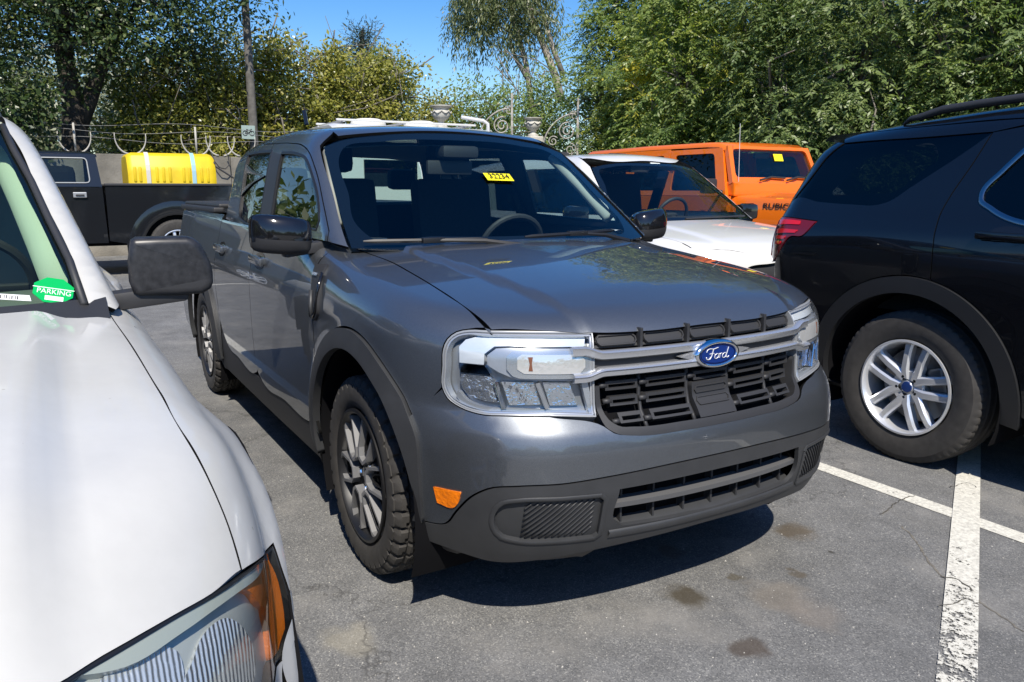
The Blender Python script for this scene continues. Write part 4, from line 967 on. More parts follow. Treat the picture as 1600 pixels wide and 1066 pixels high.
mesh_obj('headlining', V, [(i*5+j, i*5+j+1, i*5+j+6, i*5+j+5) for i in range(3) for j in range(4)], MATS['grey_lining'], MVp, smooth=True)
# inner mirror with camera pod, stock sticker with its number
def wsp(y, z, off): 
    P = np.array([[mv_ws(np.array(y), np.array(z)), y, z]], float); n = grad(WSf, P)[0]; return P[0]+n*off, n
MB().box((-.99,.03,1.575), (.10,.20,.06), None, .02).build('sensor_pod', M_BLACK, MVp, sharp=40)
MB().box((-1.02,.0,1.50), (.03,.25,.07), None, .012).build('interior_mirror', M_BLACK, MVp, sharp=40)
p, n = wsp(.085, 1.447, .004)
ex = np.array([0,1.,0]) - n*n[1]; 
st = mesh_obj('number_sticker', [tuple(v) for v in (np.array(Matrix(frame4(p, ex, n)).to_3x3()) @ np.array([[-.072,-.030,0],[.072,-.030,0],[.072,.030,0],[-.072,.030,0]]).T).T+p], [(0,1,2,3)], M_YELLOW, ws)
text_mesh('sticker_number', '32234', .056, M_INK, ws, .0008, frame4(p+n*.0035, ex, n), sx=.80)
MB().tube([(-.02-2.0,-.42,1.76),(-2.06,-.42,1.84)], .012, 6).build('roof_antenna', M_GLOSSB, MVp)
# ------------------------------------------------------------------ the black SUV on the right (its right flank faces us)
EY = 2.90
EPAINT = paint('black_paint', (.004,.0045,.006), 0., .3, 0, .05)
def ex_w(x, z):
    w = ip(z, [.2,.32,.5,.72,.95,1.08,1.16,1.22,1.30,1.50,1.70,1.86], [.90,.935,.965,.985,.998,.995,.985,.965,.930,.852,.772,.71])
    return w-.05*ss(.2,-.8,x)*ss(1.0,1.5,z)*1.0-.02*ss(0,-.8,x)-.10*ss(3.3,4.3,x)
def ex_f(P):
    x, y, z = P[:,0], P[:,1]-EY, P[:,2]; a = np.abs(y)
    f = a-ex_w(x, z)
    rear = ip(z, [.25,.45,.7,.95,1.18,1.30,1.5,1.70,1.85], [-.62,-.74,-.80,-.80,-.77,-.73,-.655,-.565,-.49])-x+.06*(a/.9)**3
    f = smax(f, rear, ip(z, [.9,1.35], [.26,.15]))
    roof = ip(x, [-.6,-.3,.1,.6,1.2,1.8,2.1], [1.715,1.745,1.785,1.815,1.815,1.765,1.71])
    hood = ip(x, [1.6,2.1,2.6,2.75,3.4,4.1], [1.80,1.72,1.28,1.23,1.17,1.05])
    f = smax(f, z-np.where(x < 1.8, roof, np.minimum(roof, hood))+.05*(a/.8)**2, .14)
    f = smax(f, x-(4.22-.25*(a/.9)**2.5), .25)
    return smax(f, .26-z, .08)
EX = thing('suv', 'glossy black SUV with red tail lamp and silver double-spoke wheel beside the pickup', 'SUV', (.27,EY,0))
EXM = Matrix.Translation((-.27,-EY,0))
def exfix(o):
    for q in (o if isinstance(o, list) else [o]): q.parent = EX; q.matrix_parent_inverse = Matrix.Identity(4); q.location = (-.27,-EY,0)
    return o
ER = Proj('R', (0,EY,0)); EXX = Proj('X', (0,EY,.9), .9); EC = Proj('C', (.6,EY,0))
def e8(x, y, *c): return (1160+x/3.4386, 130+y/3.4386)+c
def eR(P3): return ER.inv(P3)
def epx(pts, pr=EXX): return px_loop(ex_f, pr, pts)
def exs(x, z, *c):
    P = cast(ex_f, np.array([[x, EY-4., z]]), np.array([[0,1.,0]]), 0, 6); return tuple(EXX.inv(P)[0])+c
# quarter glass
QG = epx([e8(548,322,1), e8(900,296), e8(1345,264,1), e8(1200,365), e8(900,560), e8(790,632), e8(720,652), e8(600,650), e8(420,637), e8(275,628,1), e8(400,470)])
exfix(panel('quarter_glass', ex_f, EXX, QG, M_DGLASS, None, .03, gap=-.012, depth=0, off=-.006))
seen = epx([e8(640,420), e8(800,372), e8(1040,345), e8(1050,400), e8(960,470), e8(820,575), e8(660,590), e8(480,580), e8(560,500)])
QB = inset(spline(QG, .02), .0)
exfix(panel('quarter_glass_border', ex_f, EXX, QG, M_GLOSSB, None, .03, gap=-.012, hgap=0., depth=0, off=-.009, holes=[seen]))
# arch
EAC = (.262,.395)
ao = [px for px in ((1281,468), (1316,440), (1357,425), (1399,420.5), (1452,428), (1499,461), (1540,508), (1573,561), (1597,622))]
ARO = [(q[0], q[1]) for q in ER.inv(px_on(ex_f, ao))]
def circ(c, r, a0, a1, n): return [(c[0]+r*math.cos(R_(a)), c[1]+r*math.sin(R_(a))) for a in np.linspace(a0, a1, n)]
ro = circ(EAC, .572, 188, -8, 18); ri = circ(EAC, .487, 188, -8, 18)
for cx in (0., 3.025):
    o_ = [(x+cx, z) for x, z in ro]; i_ = [(x+cx, z) for x, z in ri]
    lp = [o_[0]+(1,)]+o_[1:-1]+[o_[-1]+(1,)]+[i_[-1]+(1,)]+i_[::-1][1:-1]+[i_[0]+(1,)]
    for sd in (0,1):
        a = panel('wheel_arch_trim', ex_f, ER, lp, M_CLADK, None, .03, gap=.001, depth=.04, off=.014)[0]
        if sd: a.data.transform(Matrix.Translation((0,2*EY,0)) @ Matrix.Diagonal((1,-1,1,1))); a.data.flip_normals()
        exfix(a)
    for sd in (-1,1):
        V = []; F = []; n = 24
        for j in range(n+1):
            a = R_(-22+224*j/n)
            for (yy, rr) in ((.97,.492), (.85,.492), (.5,.48), (.5,0)): V.append((EAC[0]+cx+rr*math.cos(a), EY+sd*yy, EAC[1]+rr*math.sin(a)))
        for j in range(n):
            for k in range(3): F.append((j*4+k, j*4+k+1, j*4+5+k, j*4+4+k))
        exfix(mesh_obj('wheel_liner', V, F, M_VOID, None, smooth=True))
# quarter panel
dl = [(1595,206), (1551,207), (1520,240), (1490,290), (1472,328), (1462,370), (1456,420)]
DL = [tuple(q) for q in EXX.inv(px_on(ex_f, [e8(1348,262), e8(1240,430), e8(1110,620), e8(1070,690), e8(1040,780), e8(1022,900), e8(1010,1060)]))]
arx = [exs(x, z) for x, z in circ(EAC, .575, 84, 184, 12)]
TL = epx([e8(165,705,1), e8(260,722), e8(402,742,1), e8(320,822), e8(255,828), e8(220,870), e8(180,940), e8(150,955), e8(124,925), e8(118,830), e8(130,735)])
qtr = [DL[0]+(1,)]+DL[1:-1]+[DL[-1]+(1,)]+arx+[exs(-.345,.35,1), exs(-.60,.36,1), exs(-.64,.8), TL[6][:2], TL[5][:2], TL[4][:2], TL[3][:2], TL[2][:2]+(1,), TL[1][:2], TL[0][:2]+(1,)]
qtr += [q[:2] for q in (QG[9],)]+[q[:2] for q in QG[8:2:-1]]+[QG[2][:2]+(1,)]
exfix(panel('quarter_panel', ex_f, EXX, qtr, EPAINT, None, .03))
tl = exfix(panel('tail_lamp', ex_f, EXX, TL, mat('smoked_red', (.16,.006,.009), .12, coat=.8), None, .02, gap=.003, depth=.02, off=.003))[0]
for bars in ([(190,735), (315,742), (310,762), (195,765)], [(190,785), (300,790), (285,806), (190,808)], [(185,820), (235,822), (225,838), (185,836)], [(180,850), (210,850), (205,866), (178,866)], [(138,745), (165,745), (160,925), (140,925)]):
    bl = panel('lamp_bar', ex_f, EXX, epx([e8(*b, 1) for b in bars]), M_RED, None, .02, gap=0, depth=.004, off=.007)[0]; bl.parent = tl
# doors and greenhouse on the near flank, mirrored for the far one
def eboth(nm, loop, m, res=.04, **k):
    a = exfix(panel(nm, ex_f, EXX, loop, m, None, res, **k)); b = panel(nm, ex_f, EXX, loop, m, None, res, **k)
    for o in b: o.data.transform(Matrix.Translation((0,2*EY,0)) @ Matrix.Diagonal((1,-1,1,1))); o.data.flip_normals()
    exfix(b); return a
RW = epx([e8(1560,322,1), e8(1400,472), e8(1290,590), e8(1283,628), e8(1335,675), e8(1513,690)])
RWl = [RW[0][:2]+(1,), RW[1][:2], RW[2][:2], RW[3][:2], RW[4][:2], exs(1.35,1.255,1), exs(1.38,1.62,1), exs(.95,1.64)]
rdl = [DL[0]+(1,)]+DL[1:-1]+[DL[-1]+(1,)]+[exs(x, z) for x, z in circ(EAC, .575, 80, -2, 9)]+[exs(.90,.36,1), exs(1.42,.36,1), exs(1.45,.8), exs(1.43,1.2), exs(1.42,1.69,1), exs(.8,1.70)]
rdo = exfix(panel('rear_door', ex_f, EXX, rdl, EPAINT, None, .03, holes=[RWl]))[0]
exfix(panel('door_glass', ex_f, EXX, RWl, M_DGLASS, None, .06, depth=0, off=-.006, gap=0))
sl = np.array([q[:2] for q in spline(RWl, .02)]); sl = np.vstack([sl, sl[:1]])
exfix(ribbon('window_trim', ex_f, EXX, sl, .022, M_DCHROME, None, off=.006, thick=.008, raw=True))
FWl = [exs(1.45,1.255,1), exs(2.35,1.22,1), exs(2.0,1.50), exs(1.75,1.62), exs(1.48,1.635,1)]
fdl = [exs(1.42,1.69,1), exs(1.43,1.2), exs(1.45,.8), exs(1.42,.36,1), exs(2.60,.36,1), exs(2.63,.8), exs(2.60,1.18,1), exs(2.3,1.42), exs(1.9,1.66)]
exfix(panel('front_door', ex_f, EXX, fdl, EPAINT, None, .05, holes=[FWl])); exfix(panel('door_glass', ex_f, EXX, FWl, M_DGLASS, None, .1, depth=0, off=-.006, gap=0))
exfix(panel('front_fender', ex_f, EXX, [exs(2.63,1.17,1), exs(2.63,.8), exs(2.60,.42,1)]+[exs(x+3.025, z) for x, z in circ(EAC, .598, 172, 8, 12)]+[exs(4.0,.5,1), exs(4.0,.95,1), exs(3.4,1.08)], EPAINT, None, .05))
rk2 = [(.86,.355,1), (2.68,.355,1), (2.68,.27,1), (.84,.27,1)]
exfix(panel('rocker_panel', ex_f, ER, rk2, M_CLADK, None, .04, off=.008, depth=.03))
exfix(panel('rear_bumper_corner', ex_f, ER, [(-.345,.36,1), (-.62,.36,1), (-.62,.28,1), (-.30,.28,1)], M_CLADK, None, .04))
# far flank and ends: one skin each
ELx = Proj('L', (0,EY,0))
exfix(panel('far_side', ex_f, ELx, [(-.45,.40,1), (4.0,.40,1), (4.0,1.0,1), (2.6,1.15), (2.0,1.5), (1.7,1.62,1), (-.2,1.62,1), (-.55,1.2)], EPAINT, None, .08, holes=[circ(EAC,.5,0,340,18), circ((EAC[0]+3.025,EAC[1]),.5,0,340,18)]))
ET = Proj('T')
exfix(panel('roof', ex_f, ET, [(-.50,EY-.60,1), (-.1,EY-.705), (.5,EY-.745), (1.4,EY-.73), (1.75,EY-.68,1), (1.85,EY), (1.75,EY+.68,1), (1.4,EY+.73), (.5,EY+.745), (-.1,EY+.705), (-.50,EY+.60,1), (-.53,EY)], EPAINT, None, .04))
exfix(panel('roof_side', ex_f, EXX, [DL[0]+(1,), QG[1][:2], QG[0][:2]+(1,), exs(-.47,1.69,1), tuple(EXX.inv(cast(ex_f, np.array([[-.49,EY-.605,4.]]), np.array([[0,0,-1.]]), 0, 6))[0])+(1,)]+[tuple(EXX.inv(cast(ex_f, np.array([[x, EY+y, 4.]]), np.array([[0,0,-1.]]), 0, 6))[0]) for x, y in ((-.1,-.708), (.5,-.748), (1.3,-.735))]+[tuple(EXX.inv(cast(ex_f, np.array([[1.75,EY-.685,4.]]), np.array([[0,0,-1.]]), 0, 6))[0])+(1,), exs(1.75,1.68,1), exs(1.42,1.70), exs(.8,1.71)], EPAINT, None, .03, gap=.001))
exfix(panel('windscreen', ex_f, ET, [(1.90,EY-.62,1), (2.62,EY-.72,1), (2.68,EY), (2.62,EY+.72,1), (1.90,EY+.62,1)], M_DGLASS, None, .08)); exfix(panel('hood', ex_f, ET, [(2.72,EY-.78,1), (4.05,EY-.70,1), (4.1,EY), (4.05,EY+.70,1), (2.72,EY+.78,1)], EPAINT, None, .08))
EB = Proj('B'); exfix(panel('liftgate', ex_f, EB, [(EY-.70,.50,1), (EY-.72,1.2), (EY-.58,1.66,1), (EY+.58,1.66,1), (EY+.72,1.2), (EY+.70,.50,1)], EPAINT, None, .06, holes=[[(EY-.62,1.24), (EY-.52,1.6), (EY+.52,1.6), (EY+.62,1.24)]])); exfix(panel('liftgate_glass', ex_f, EB, [(EY-.62,1.24), (EY-.52,1.6), (EY+.52,1.6), (EY+.62,1.24)], M_DGLASS, None, .1, depth=0))
exfix(panel('rear_bumper', ex_f, EB, [(EY-.93,.30,1), (EY-.93,.49,1), (EY+.93,.49,1), (EY+.93,.30,1)], M_CLADK, None, .06)); EF_ = Proj('F'); exfix(panel('front_end', ex_f, EF_, [(EY-.85,.32,1), (EY-.85,1.0), (EY-.6,1.06,1), (EY+.6,1.06,1), (EY+.85,1.0), (EY+.85,.32,1)], M_CLAD, None, .08))
# D-pillar corner glass between tail and side
exfix(panel('rear_corner', ex_f, EC, [tuple(q[:2])+((1,) if len(q) > 2 else ()) for q in px_loop(ex_f, EC, [e8(270,632,1), e8(395,470), e8(545,322,1), e8(480,318,1), e8(360,470), e8(215,680,1), e8(190,705,1), e8(160,712,1)])], EPAINT, None, .03, gap=.0))
# spoiler, roof rail, handle
b = MB(); sp_ = [(-.56,EY-.64,1.700), (-.60,EY-.3,1.715), (-.61,EY,1.72), (-.60,EY+.3,1.715), (-.56,EY+.64,1.700)]
V = []
for (x, y, z) in sp_:
    q_ = [cast(ex_f, np.array([[x+.30, y, 4.]]), np.array([[0,0,-1.]]), 0, 6)[0], cast(ex_f, np.array([[x+.18, y, 4.]]), np.array([[0,0,-1.]]), 0, 6)[0]]
    V += [(x+.30, y, q_[0][2]+.003), (x+.02, y, q_[1][2]+.004), (x-.02, y, q_[1][2]-.022), (x+.16, y, q_[1][2]-.06)]
V = [(v[0], v[1], v[2]) for v in V]; F = [(i*4+k, i*4+(k+1) % 4, i*4+4+(k+1) % 4, i*4+4+k) for i in range(4) for k in range(4)]+[(0,1,2,3), (19,18,17,16)]
so = mesh_obj('spoiler', V, F, EPAINT, None); recalc(so); exfix(so)
for s in (-1,1):
    pts = []
    for x in np.concatenate([[-.06,-.02,.04], np.linspace(.15,1.7,9)]):
        P = cast(ex_f, np.array([[x, EY+s*.67, 4.]]), np.array([[0,0,-1.]]), 0, 6)[0]; pts.append((P[0], P[1], P[2]+(.004 if x < -.03 else .028 if x < .1 else .045)))
    b = MB(); b.tube(pts, [.008,.014,.019]+[.021]*9, 8); o = b.build('roof_rail', M_BLACK, None, smooth=True); exfix(o)
p = cast(ex_f, np.array([[.70,EY-4.,1.185]]), np.array([[0,1.,0]]), 0, 6)[0]
b = MB().box((p[0], p[1]-.028, p[2]), (.25,.025,.038), Matrix.Rotation(.02,3,'Y'), .011); b.box((p[0]-.09, p[1]-.01, p[2]), (.05,.04,.03), None, .005); b.box((p[0]+.09, p[1]-.01, p[2]), (.05,.04,.03), None, .005)
o = b.build('handle', EPAINT, None, sharp=40); exfix(o)
o = panel('handle_cup', ex_f, ER, [(p[0]+.09*math.cos(a), p[2]+.045*math.sin(a)) for a in np.linspace(0, 2*math.pi, 16)[:-1]], M_GLOSSB, None, .03, gap=0, depth=0, off=.002); exfix(o)
for x in (0., 3.025):
    for s in (-1,1): wheel(EX, (x, s*.845, .395), s, .395, .255, .242, 'bright', 'road', .03, .18)
for o in (MB().box((1.75,EY,.45), (4.3,1.5,.25)).build('underbody', M_VOID), MB().box((.9,EY,1.0), (2.2,1.5,.5)).build('dark_interior', M_SEAT)): exfix(o)
for y in (-.45,.45):
    o = MB().box((.15,EY+y,1.42), (.12,.3,.2), None, .04).build('headrest', mat('beige_trim', (.30,.28,.25), .8), None, sharp=50); exfix(o)
# ------------------------------------------------------------------ the white pickup on the left (only its left front shows)
TY = -2.38
WPAINT = paint('pearl_white_paint', (.56,.548,.51), 0., .45, 0, .25, .6)
WPAINT.node_tree.nodes['Principled BSDF'].inputs['Coat Weight'].default_value = .5
def wt_low(P):
    x, y, z = P[:,0], P[:,1]-TY, P[:,2]; a = np.abs(y)
    w = ip(z, [.25,.40,.6,.80,.92,.99,1.06,1.14], [.80,.84,.855,.855,.845,.825,.795,.77])
    r = np.hypot(x-.95, (z-.40)*1.0); w = w+.055*(1-ss(.45,.56,r))
    r2 = np.hypot(x+2.28, z-.40); w = w+.085*(1-ss(.47,.60,r2))
    w = w+.035*ss(1.0,1.6,x)
    fr = 2.00-.32*(a/.8)**2.3-.15*ss(.74,1.0,z)+.03*np.exp(-((z-.5)/.15)**2)
    f = smax(a-w, x-fr, .42)
    top = ip(x, [-4,-.1,.25,.6,1.0,1.4,1.65,1.78,1.9], [1.13,1.10,1.078,1.066,1.044,1.012,.982,.955,.91])-.030*(a/.78)**2.4
    yb = ip(x, [.2,1.9], [.60,.55]); top = top+.030*(1-ss(yb-.055, yb+.03, a))*ss(-.1,.15,x)
    f = smax(f, z-top, .12+.07*ss(1.2,1.7,x))
    return smax(smax(f, .28-z, .06), -3.35-x, .1)
def wt_ws(y, z): return .34-1.62*(z-1.075)-.13*(y/.7)**2
def wt_cab(P):
    x, y, z = P[:,0], P[:,1]-TY, P[:,2]; a = np.abs(y)
    f = smax((a-(.750-.34*(z-1.08))), z-(ip(x, [-1.6,-1.2,-.8,-.5], [1.69,1.70,1.68,1.62])-.03*(a/.6)**2), .12)
    f = smax(f, (x-wt_ws(y, z))*.53, .05)
    return smax(f, -1.55-x, .1)
WT = thing('pickup_truck', 'white pickup with black door mirror, clouded amber headlamp and green parking tag', 'pickup truck', (.95,TY,0))
def wf(o):
    for q in (o if isinstance(o, list) else [o]): q.parent = WT; q.location = (-.95,-TY,0)
    return o
WX = Proj('X', (0,TY,.45), .8); WTT = Proj('T'); WL = Proj('L', (0,TY,0)); WR = Proj('R', (0,TY,0)); WF = Proj('F'); WC = Proj('C', (.9,TY,0)); WXC = Proj('X', (0,TY,.9), .8)
def mirT(lst):   # far-side copy
    for o in lst:
        c = o.copy(); c.data = o.data.copy(); COL.objects.link(c); c.parent = None; c.data.transform(Matrix.Translation((0,2*TY,0)) @ Matrix.Diagonal((1,-1,1,1))); c.data.flip_normals(); wf(c)
def tl_(x, z, *c):
    P = cast(wt_low, np.array([[x, TY+4., z]]), np.array([[0,-1.,0]]), 0, 6); return tuple(WX.inv(P)[0])+c
gap = px_on(wt_low, [(172,492), (205,540), (249,612), (290,684), (332,762), (358,825), (378,893)])
GT = [tuple(q) for q in gap[:,:2]]
fe = px_on(wt_low, [(379,899), (332,930), (272,964), (202,1004), (142,1039), (88,1073), (22,1108)])
FE = [tuple(q) for q in fe[:,:2]]
hh = [GT[0]+(1,)]+GT[1:-1]+[GT[-1]+(1,)]+FE[1:]
yf = 2*TY
hl = hh+[(FE[-1][0]+.01, TY)]+[(q[0], yf-q[1])+tuple(q[2:]) for q in hh[::-1]]+[(.36,TY-.5), (.41,TY), (.36,TY+.5)]
wf(panel('hood', wt_low, WTT, hl, WPAINT, None, .025, depth=.02, gap=.0016))
# headlamp
def l4(x, y, *c): return (320+x/4.01, 800+y/4.01)+c
HW = [l4(232,378,1), l4(330,310), l4(395,235), l4(430,200,1), l4(480,350), l4(525,500), l4(560,680), l4(560,790), l4(520,880), l4(450,960,1), l4(438,1066), (420,1110), (330,1140), (180,1140), (60,1110,1), (85,1066,1), (140,1031), (200,997), (270,957), (330,925)]
HWx = px_loop(wt_low, WC, HW)
fw = lambda d: (lambda P: wt_low(P)+d)
hlm = wf(panel('headlight', fw(.020), WC, HWx, mat('grey_reflector', (.55,.57,.56), .35, .3), None, .03, gap=-.005, depth=0))
L_ = inset(spline(HWx, .02), .004); L_ = np.vstack([L_, L_[:1]])
wf(ribbon('lamp_seal', wt_low, WC, L_, .005, M_SEAL, None, off=-.003, thick=.07, raw=True))
def wp(nm, pts, m, off, dp=.02, res=.02): return wf(panel(nm, wt_low, WC, px_loop(wt_low, WC, pts), m, None, res, gap=0, depth=dp, off=off))
wp('amber_marker', [l4(370,360,1), l4(425,290,1), l4(470,380), l4(510,540), l4(528,690), l4(525,790), l4(490,860), l4(452,920,1), l4(438,800), l4(425,690), l4(370,560), l4(300,480), l4(262,478)], mat('amber_ribbed', (.85,.19,.008), .3, coat=.5, bump=(300,.6,.003)), -.008)
wp('lamp_brow', [l4(250,395), l4(345,330), l4(400,260), l4(350,400), l4(220,500), l4(80,600), (290,985), (180,1045), (120,1052), (200,1001), (270,961), (330,929)], mat('clouded_plastic', (.42,.45,.42), .4, coat=.5), -.004)
refl = mat('fluted_reflector', (.88,.90,.93), .14, .6)
_n = refl.node_tree; _w = _n.nodes.new('ShaderNodeTexWave'); _w.inputs['Scale'].default_value = 48; _w.inputs['Distortion'].default_value = 1.5; _w.bands_direction = 'Y'; _t = _n.nodes.new('ShaderNodeTexCoord'); _b = _n.nodes.new('ShaderNodeBump'); _b.inputs['Strength'].default_value = .55; _b.inputs['Distance'].default_value = .004
_n.links.new(_t.outputs['Object'], _w.inputs['Vector']); _n.links.new(_w.outputs['Fac'], _b.inputs['Height']); _n.links.new(_b.outputs[0], _n.nodes['Principled BSDF'].inputs['Normal'])
wp('lamp_reflector', [l4(190,640), l4(280,690), l4(340,780), l4(375,900), l4(380,1000), l4(360,1066), (395,1100), (330,1110), (300,1066), l4(-20,900), l4(20,780), l4(100,680)], refl, -.014)
wp('lamp_reflector', [(180,1040), (215,1015), (255,1000), (290,1010), (300,1040), (300,1080), (250,1110), (180,1100), (160,1066)], refl, -.014)
wf(panel('lens', wt_low, WC, HWx, glass('clouded_lens', (.86,.88,.86), 1.5, .06), None, .025, gap=.005, depth=0, off=-.001))
# fender with its flare
fnd = [tuple(WX.inv(np.array([[q[0], q[1], z]]))[0]) for q, z in zip(GT, gap[:,2])]
hx = px_loop(wt_low, WX, HW)
AR2 = [tl_(.95+.47*math.cos(R_(a)), .40+.47*math.sin(R_(a))) for a in np.linspace(8,180,14)]
fpl = [fnd[-1]+(1,)]+[q[:2] for q in hx[1:3]]+[hx[3][:2]+(1,)]+[hx[4][:2]]+[tuple(px_loop(wt_low, WX, [l4(530,498)])[0])+(1,), tuple(px_loop(wt_low, WX, [l4(636,478)])[0])+(1,)]
fpl += [tl_(1.43,.62)]+[AR2[0]+(1,)]+AR2[1:-1]+[AR2[-1]+(1,)]+[tl_(.33,.40,1), tl_(.30,.75), tl_(.28,1.02,1), fnd[0]+(1,)]+fnd[1:-1]
fp = panel('front_fender', wt_low, WX, fpl, WPAINT, None, .022, gap=.0018); mirT(fp); wf(fp)
# bumper cover below the lamp
bmp = px_loop(wt_low, WC, [l4(530,500,1), l4(650,478,1)]); 
def wfr(y, z, *c):
    P = cast(wt_low, np.array([[4., TY+y, z]]), np.array([[-1.,0,0]]), 0, 6); return tuple(WC.inv(P)[0])+c
def wsd(x, z, *c):
    P = cast(wt_low, np.array([[x, TY+4., z]]), np.array([[0,-1.,0]]), 0, 6); return tuple(WC.inv(P)[0])+c
HWi = [q[:2] for q in HWx]
bl_ = [bmp[0][:2]+(1,), bmp[1][:2]+(1,), wsd(1.44,.60), wsd(1.43,.40,1), wfr(.7,.34), wfr(0,.33,1), wfr(0,.70,1), wfr(.45,.70,1)]+[HWi[k] for k in (13,12,11,10)]+[HWi[9]+(1,)]+[HWi[k] for k in (8,7,6)]
bq = panel('front_bumper', wt_low, WC, bl_, WPAINT, None, .03, gap=.003); mirT(bq); wf(bq)
wf(panel('grille', fw(.03), WF, [(TY-.5,.70,1), (TY+.5,.70,1), (TY+.48,.90,1), (TY,.93), (TY-.48,.90,1)], M_CLAD, None, .05, depth=0))
# windscreen, pillar, cowl, roof
W_f = lambda P: (P[:,0]-wt_ws(P[:,1]-TY, P[:,2]))*.53
wo_ = [(.0,1.655), (.42,1.63), (.505,1.595,1), (.57,1.42), (.645,1.19), (.665,1.09,1), (.4,1.075), (0,1.07)]
wi_ = [(.0,1.60), (.38,1.58), (.478,1.55), (.535,1.42), (.607,1.21), (.628,1.14), (.605,1.106), (.35,1.092), (0,1.085)]
def sy(L): return [(TY+q[0],)+tuple(q[1:]) for q in L]+[(TY-q[0],)+tuple(q[1:]) for q in L[1:-1][::-1]]
wwin = wf(panel('windscreen', W_f, WF, sy(wo_), glass('greenish_glass', (.74,.86,.76)), None, .04, gap=.002, depth=.004, off=-.006))[0]
wf(panel('windscreen_border', W_f, WF, sy(wo_), M_GLOSSB, None, .03, gap=.004, depth=0, off=-.0075, holes=[sy(wi_)]))
e3 = cast(wt_cab, np.array([[3., TY+y+.003, z] for y, z in ((.505,1.595), (.57,1.42), (.645,1.19), (.665,1.085))]), np.array([[-1.,0,0]]), 0, 5); E3 = [tuple(q) for q in WXC.inv(e3)]
def wcs(x, z, *c):
    P = cast(wt_cab, np.array([[x, TY+4., z]]), np.array([[0,-1.,0]]), 0, 6); return tuple(WXC.inv(P)[0])+c
def wct(x, y, *c):
    P = cast(wt_cab, np.array([[x, TY+y, 4.]]), np.array([[0,0,-1.]]), 0, 6); return tuple(WXC.inv(P)[0])+c
wwn = [wcs(.0,1.13,1), wcs(-.25,1.30), wcs(-.52,1.50), wcs(-.66,1.56,1), wcs(-1.05,1.57,1), wcs(-1.08,1.14,1)]
pil = [E3[3]+(1,), E3[2], E3[1], E3[0]+(1,), wct(-.75,.50), wct(-1.45,.50,1), wcs(-1.48,1.55), wcs(-1.48,1.09,1), wcs(-.6,1.08), wcs(.20,1.06,1)]
cp_ = panel('cab_side', wt_cab, WXC, pil, WPAINT, None, .03, holes=[wwn]); mirT(cp_); wf(cp_)
gq = panel('door_glass', wt_cab, WXC, wwn, MATS['greenish_glass'], None, .06, depth=0, off=-.006, gap=0); mirT(gq); wf(gq)
wf(panel('roof', wt_cab, WTT, [(-.62,TY+.485,1), (-1.45,TY+.49,1), (-1.47,TY), (-1.45,TY-.49,1), (-.62,TY-.485,1), (-.575,TY)], WPAINT, None, .05))
V = []
for y in np.linspace(-.72,.72,21): V += [(wt_ws(y,1.10)-.0, TY+y, 1.095), (wt_ws(y,1.07)+.10, TY+y, 1.058-.03*(abs(y)/.78)**2)]
wf(mesh_obj('cowl', V, [(2*i, 2*i+1, 2*i+3, 2*i+2) for i in range(20)], M_BLACK, None))
for s in (-1,1):      # black pillar moulding along the screen edge
    pts = [(wt_ws(y, z)-.001, TY+s*(y-.002), z+.002) for y, z in ((.665,1.08), (.645,1.19), (.607,1.30), (.57,1.42), (.53,1.52), (.505,1.60))]
    wf(MB().tube(pts, .011, 8).build('pillar_moulding', M_BLACK, None, smooth=True))
# inside: light pillar lining, dash, seats, tag and sticker
lin = mat('pale_green_lining', (.50,.56,.47), .8)
for s in (-1,1):
    pts = [(wt_ws(y, z)-.27, TY+s*(y+.035), z) for y, z in ((.615,1.08), (.572,1.22), (.525,1.36), (.475,1.50), (.44,1.58))]; wf(MB().tube(pts, [.078,.072,.066,.062,.06], 12).build('pillar_lining', lin, None, smooth=True))
V = []; F = []
for y in np.linspace(-.68,.68,15):
    for (x, z) in ((.26,1.072), (.10,1.09), (-.15,1.085), (-.32,1.02), (-.35,.8)): V.append((x-.13*(y/.7)**2, TY+y, z))
for j in range(14):
    for k in range(4): F.append((j*5+k, j*5+k+1, j*5+6+k, j*5+5+k))
wf(mesh_obj('dashboard', V, F, mat('grey_dash', (.16,.17,.15), .7), None, smooth=True))
wf(MB().box((-1.0,TY,1.64), (1.0,.95,.03)).build('headlining', lin)); wf(MB().box((-.7,TY,.75), (1.5,1.4,.3)).build('cabin_floor', M_SEAT))
for y in (-.36,.36):
    s_ = seat(WT, (0,0,0), mat('tan_seat', (.20,.19,.17), .85)); s_.location = (-.80-.95, y, .85)
o = steer(WT, (-.42-.95,.36,1.08), .42)
tp = px_on(W_f, [(84,452)])[0]; nn = grad(W_f, tp[None])[0]; tp = tp-nn*.006; M4 = frame4(tp, (.12,1,-.08), nn); R3 = np.array(M4.to_3x3())
def flat(nm, pts, m, th, z0=0.): 
    n = len(pts); V = [tuple(R3 @ np.array([a, b, z0])+tp) for a, b in pts]+[tuple(R3 @ np.array([a, b, z0+th])+tp) for a, b in pts]
    o = mesh_obj(nm, V, [tuple(range(n))[::-1], tuple(range(n, 2*n))]+[(i, (i+1) % n, n+(i+1) % n, n+i) for i in range(n)], m); return wf(o)
M_TAG = mat('green_tag', (.0,.42,.09), .45)
c8 = [(.052*math.cos(R_(a)), .060*math.sin(R_(a))) for a in np.arange(22.5,360,45)]
flat('parking_tag', c8, M_TAG, .002); flat('tag_line', [(-.050,.006), (.050,.006), (.050,.009), (-.050,.009)], M_WHITE, .0006, .0022); flat('tag_panel', [(-.018,-.046), (.026,-.046), (.026,-.027), (-.018,-.027)], M_WHITE, .0006, .0022)
o = text_mesh('tag_text', 'PARKING', .030, M_WHITE, None, .0004, M4 @ Matrix.Translation((.002,-.010,.003)), sx=.66); wf(o)
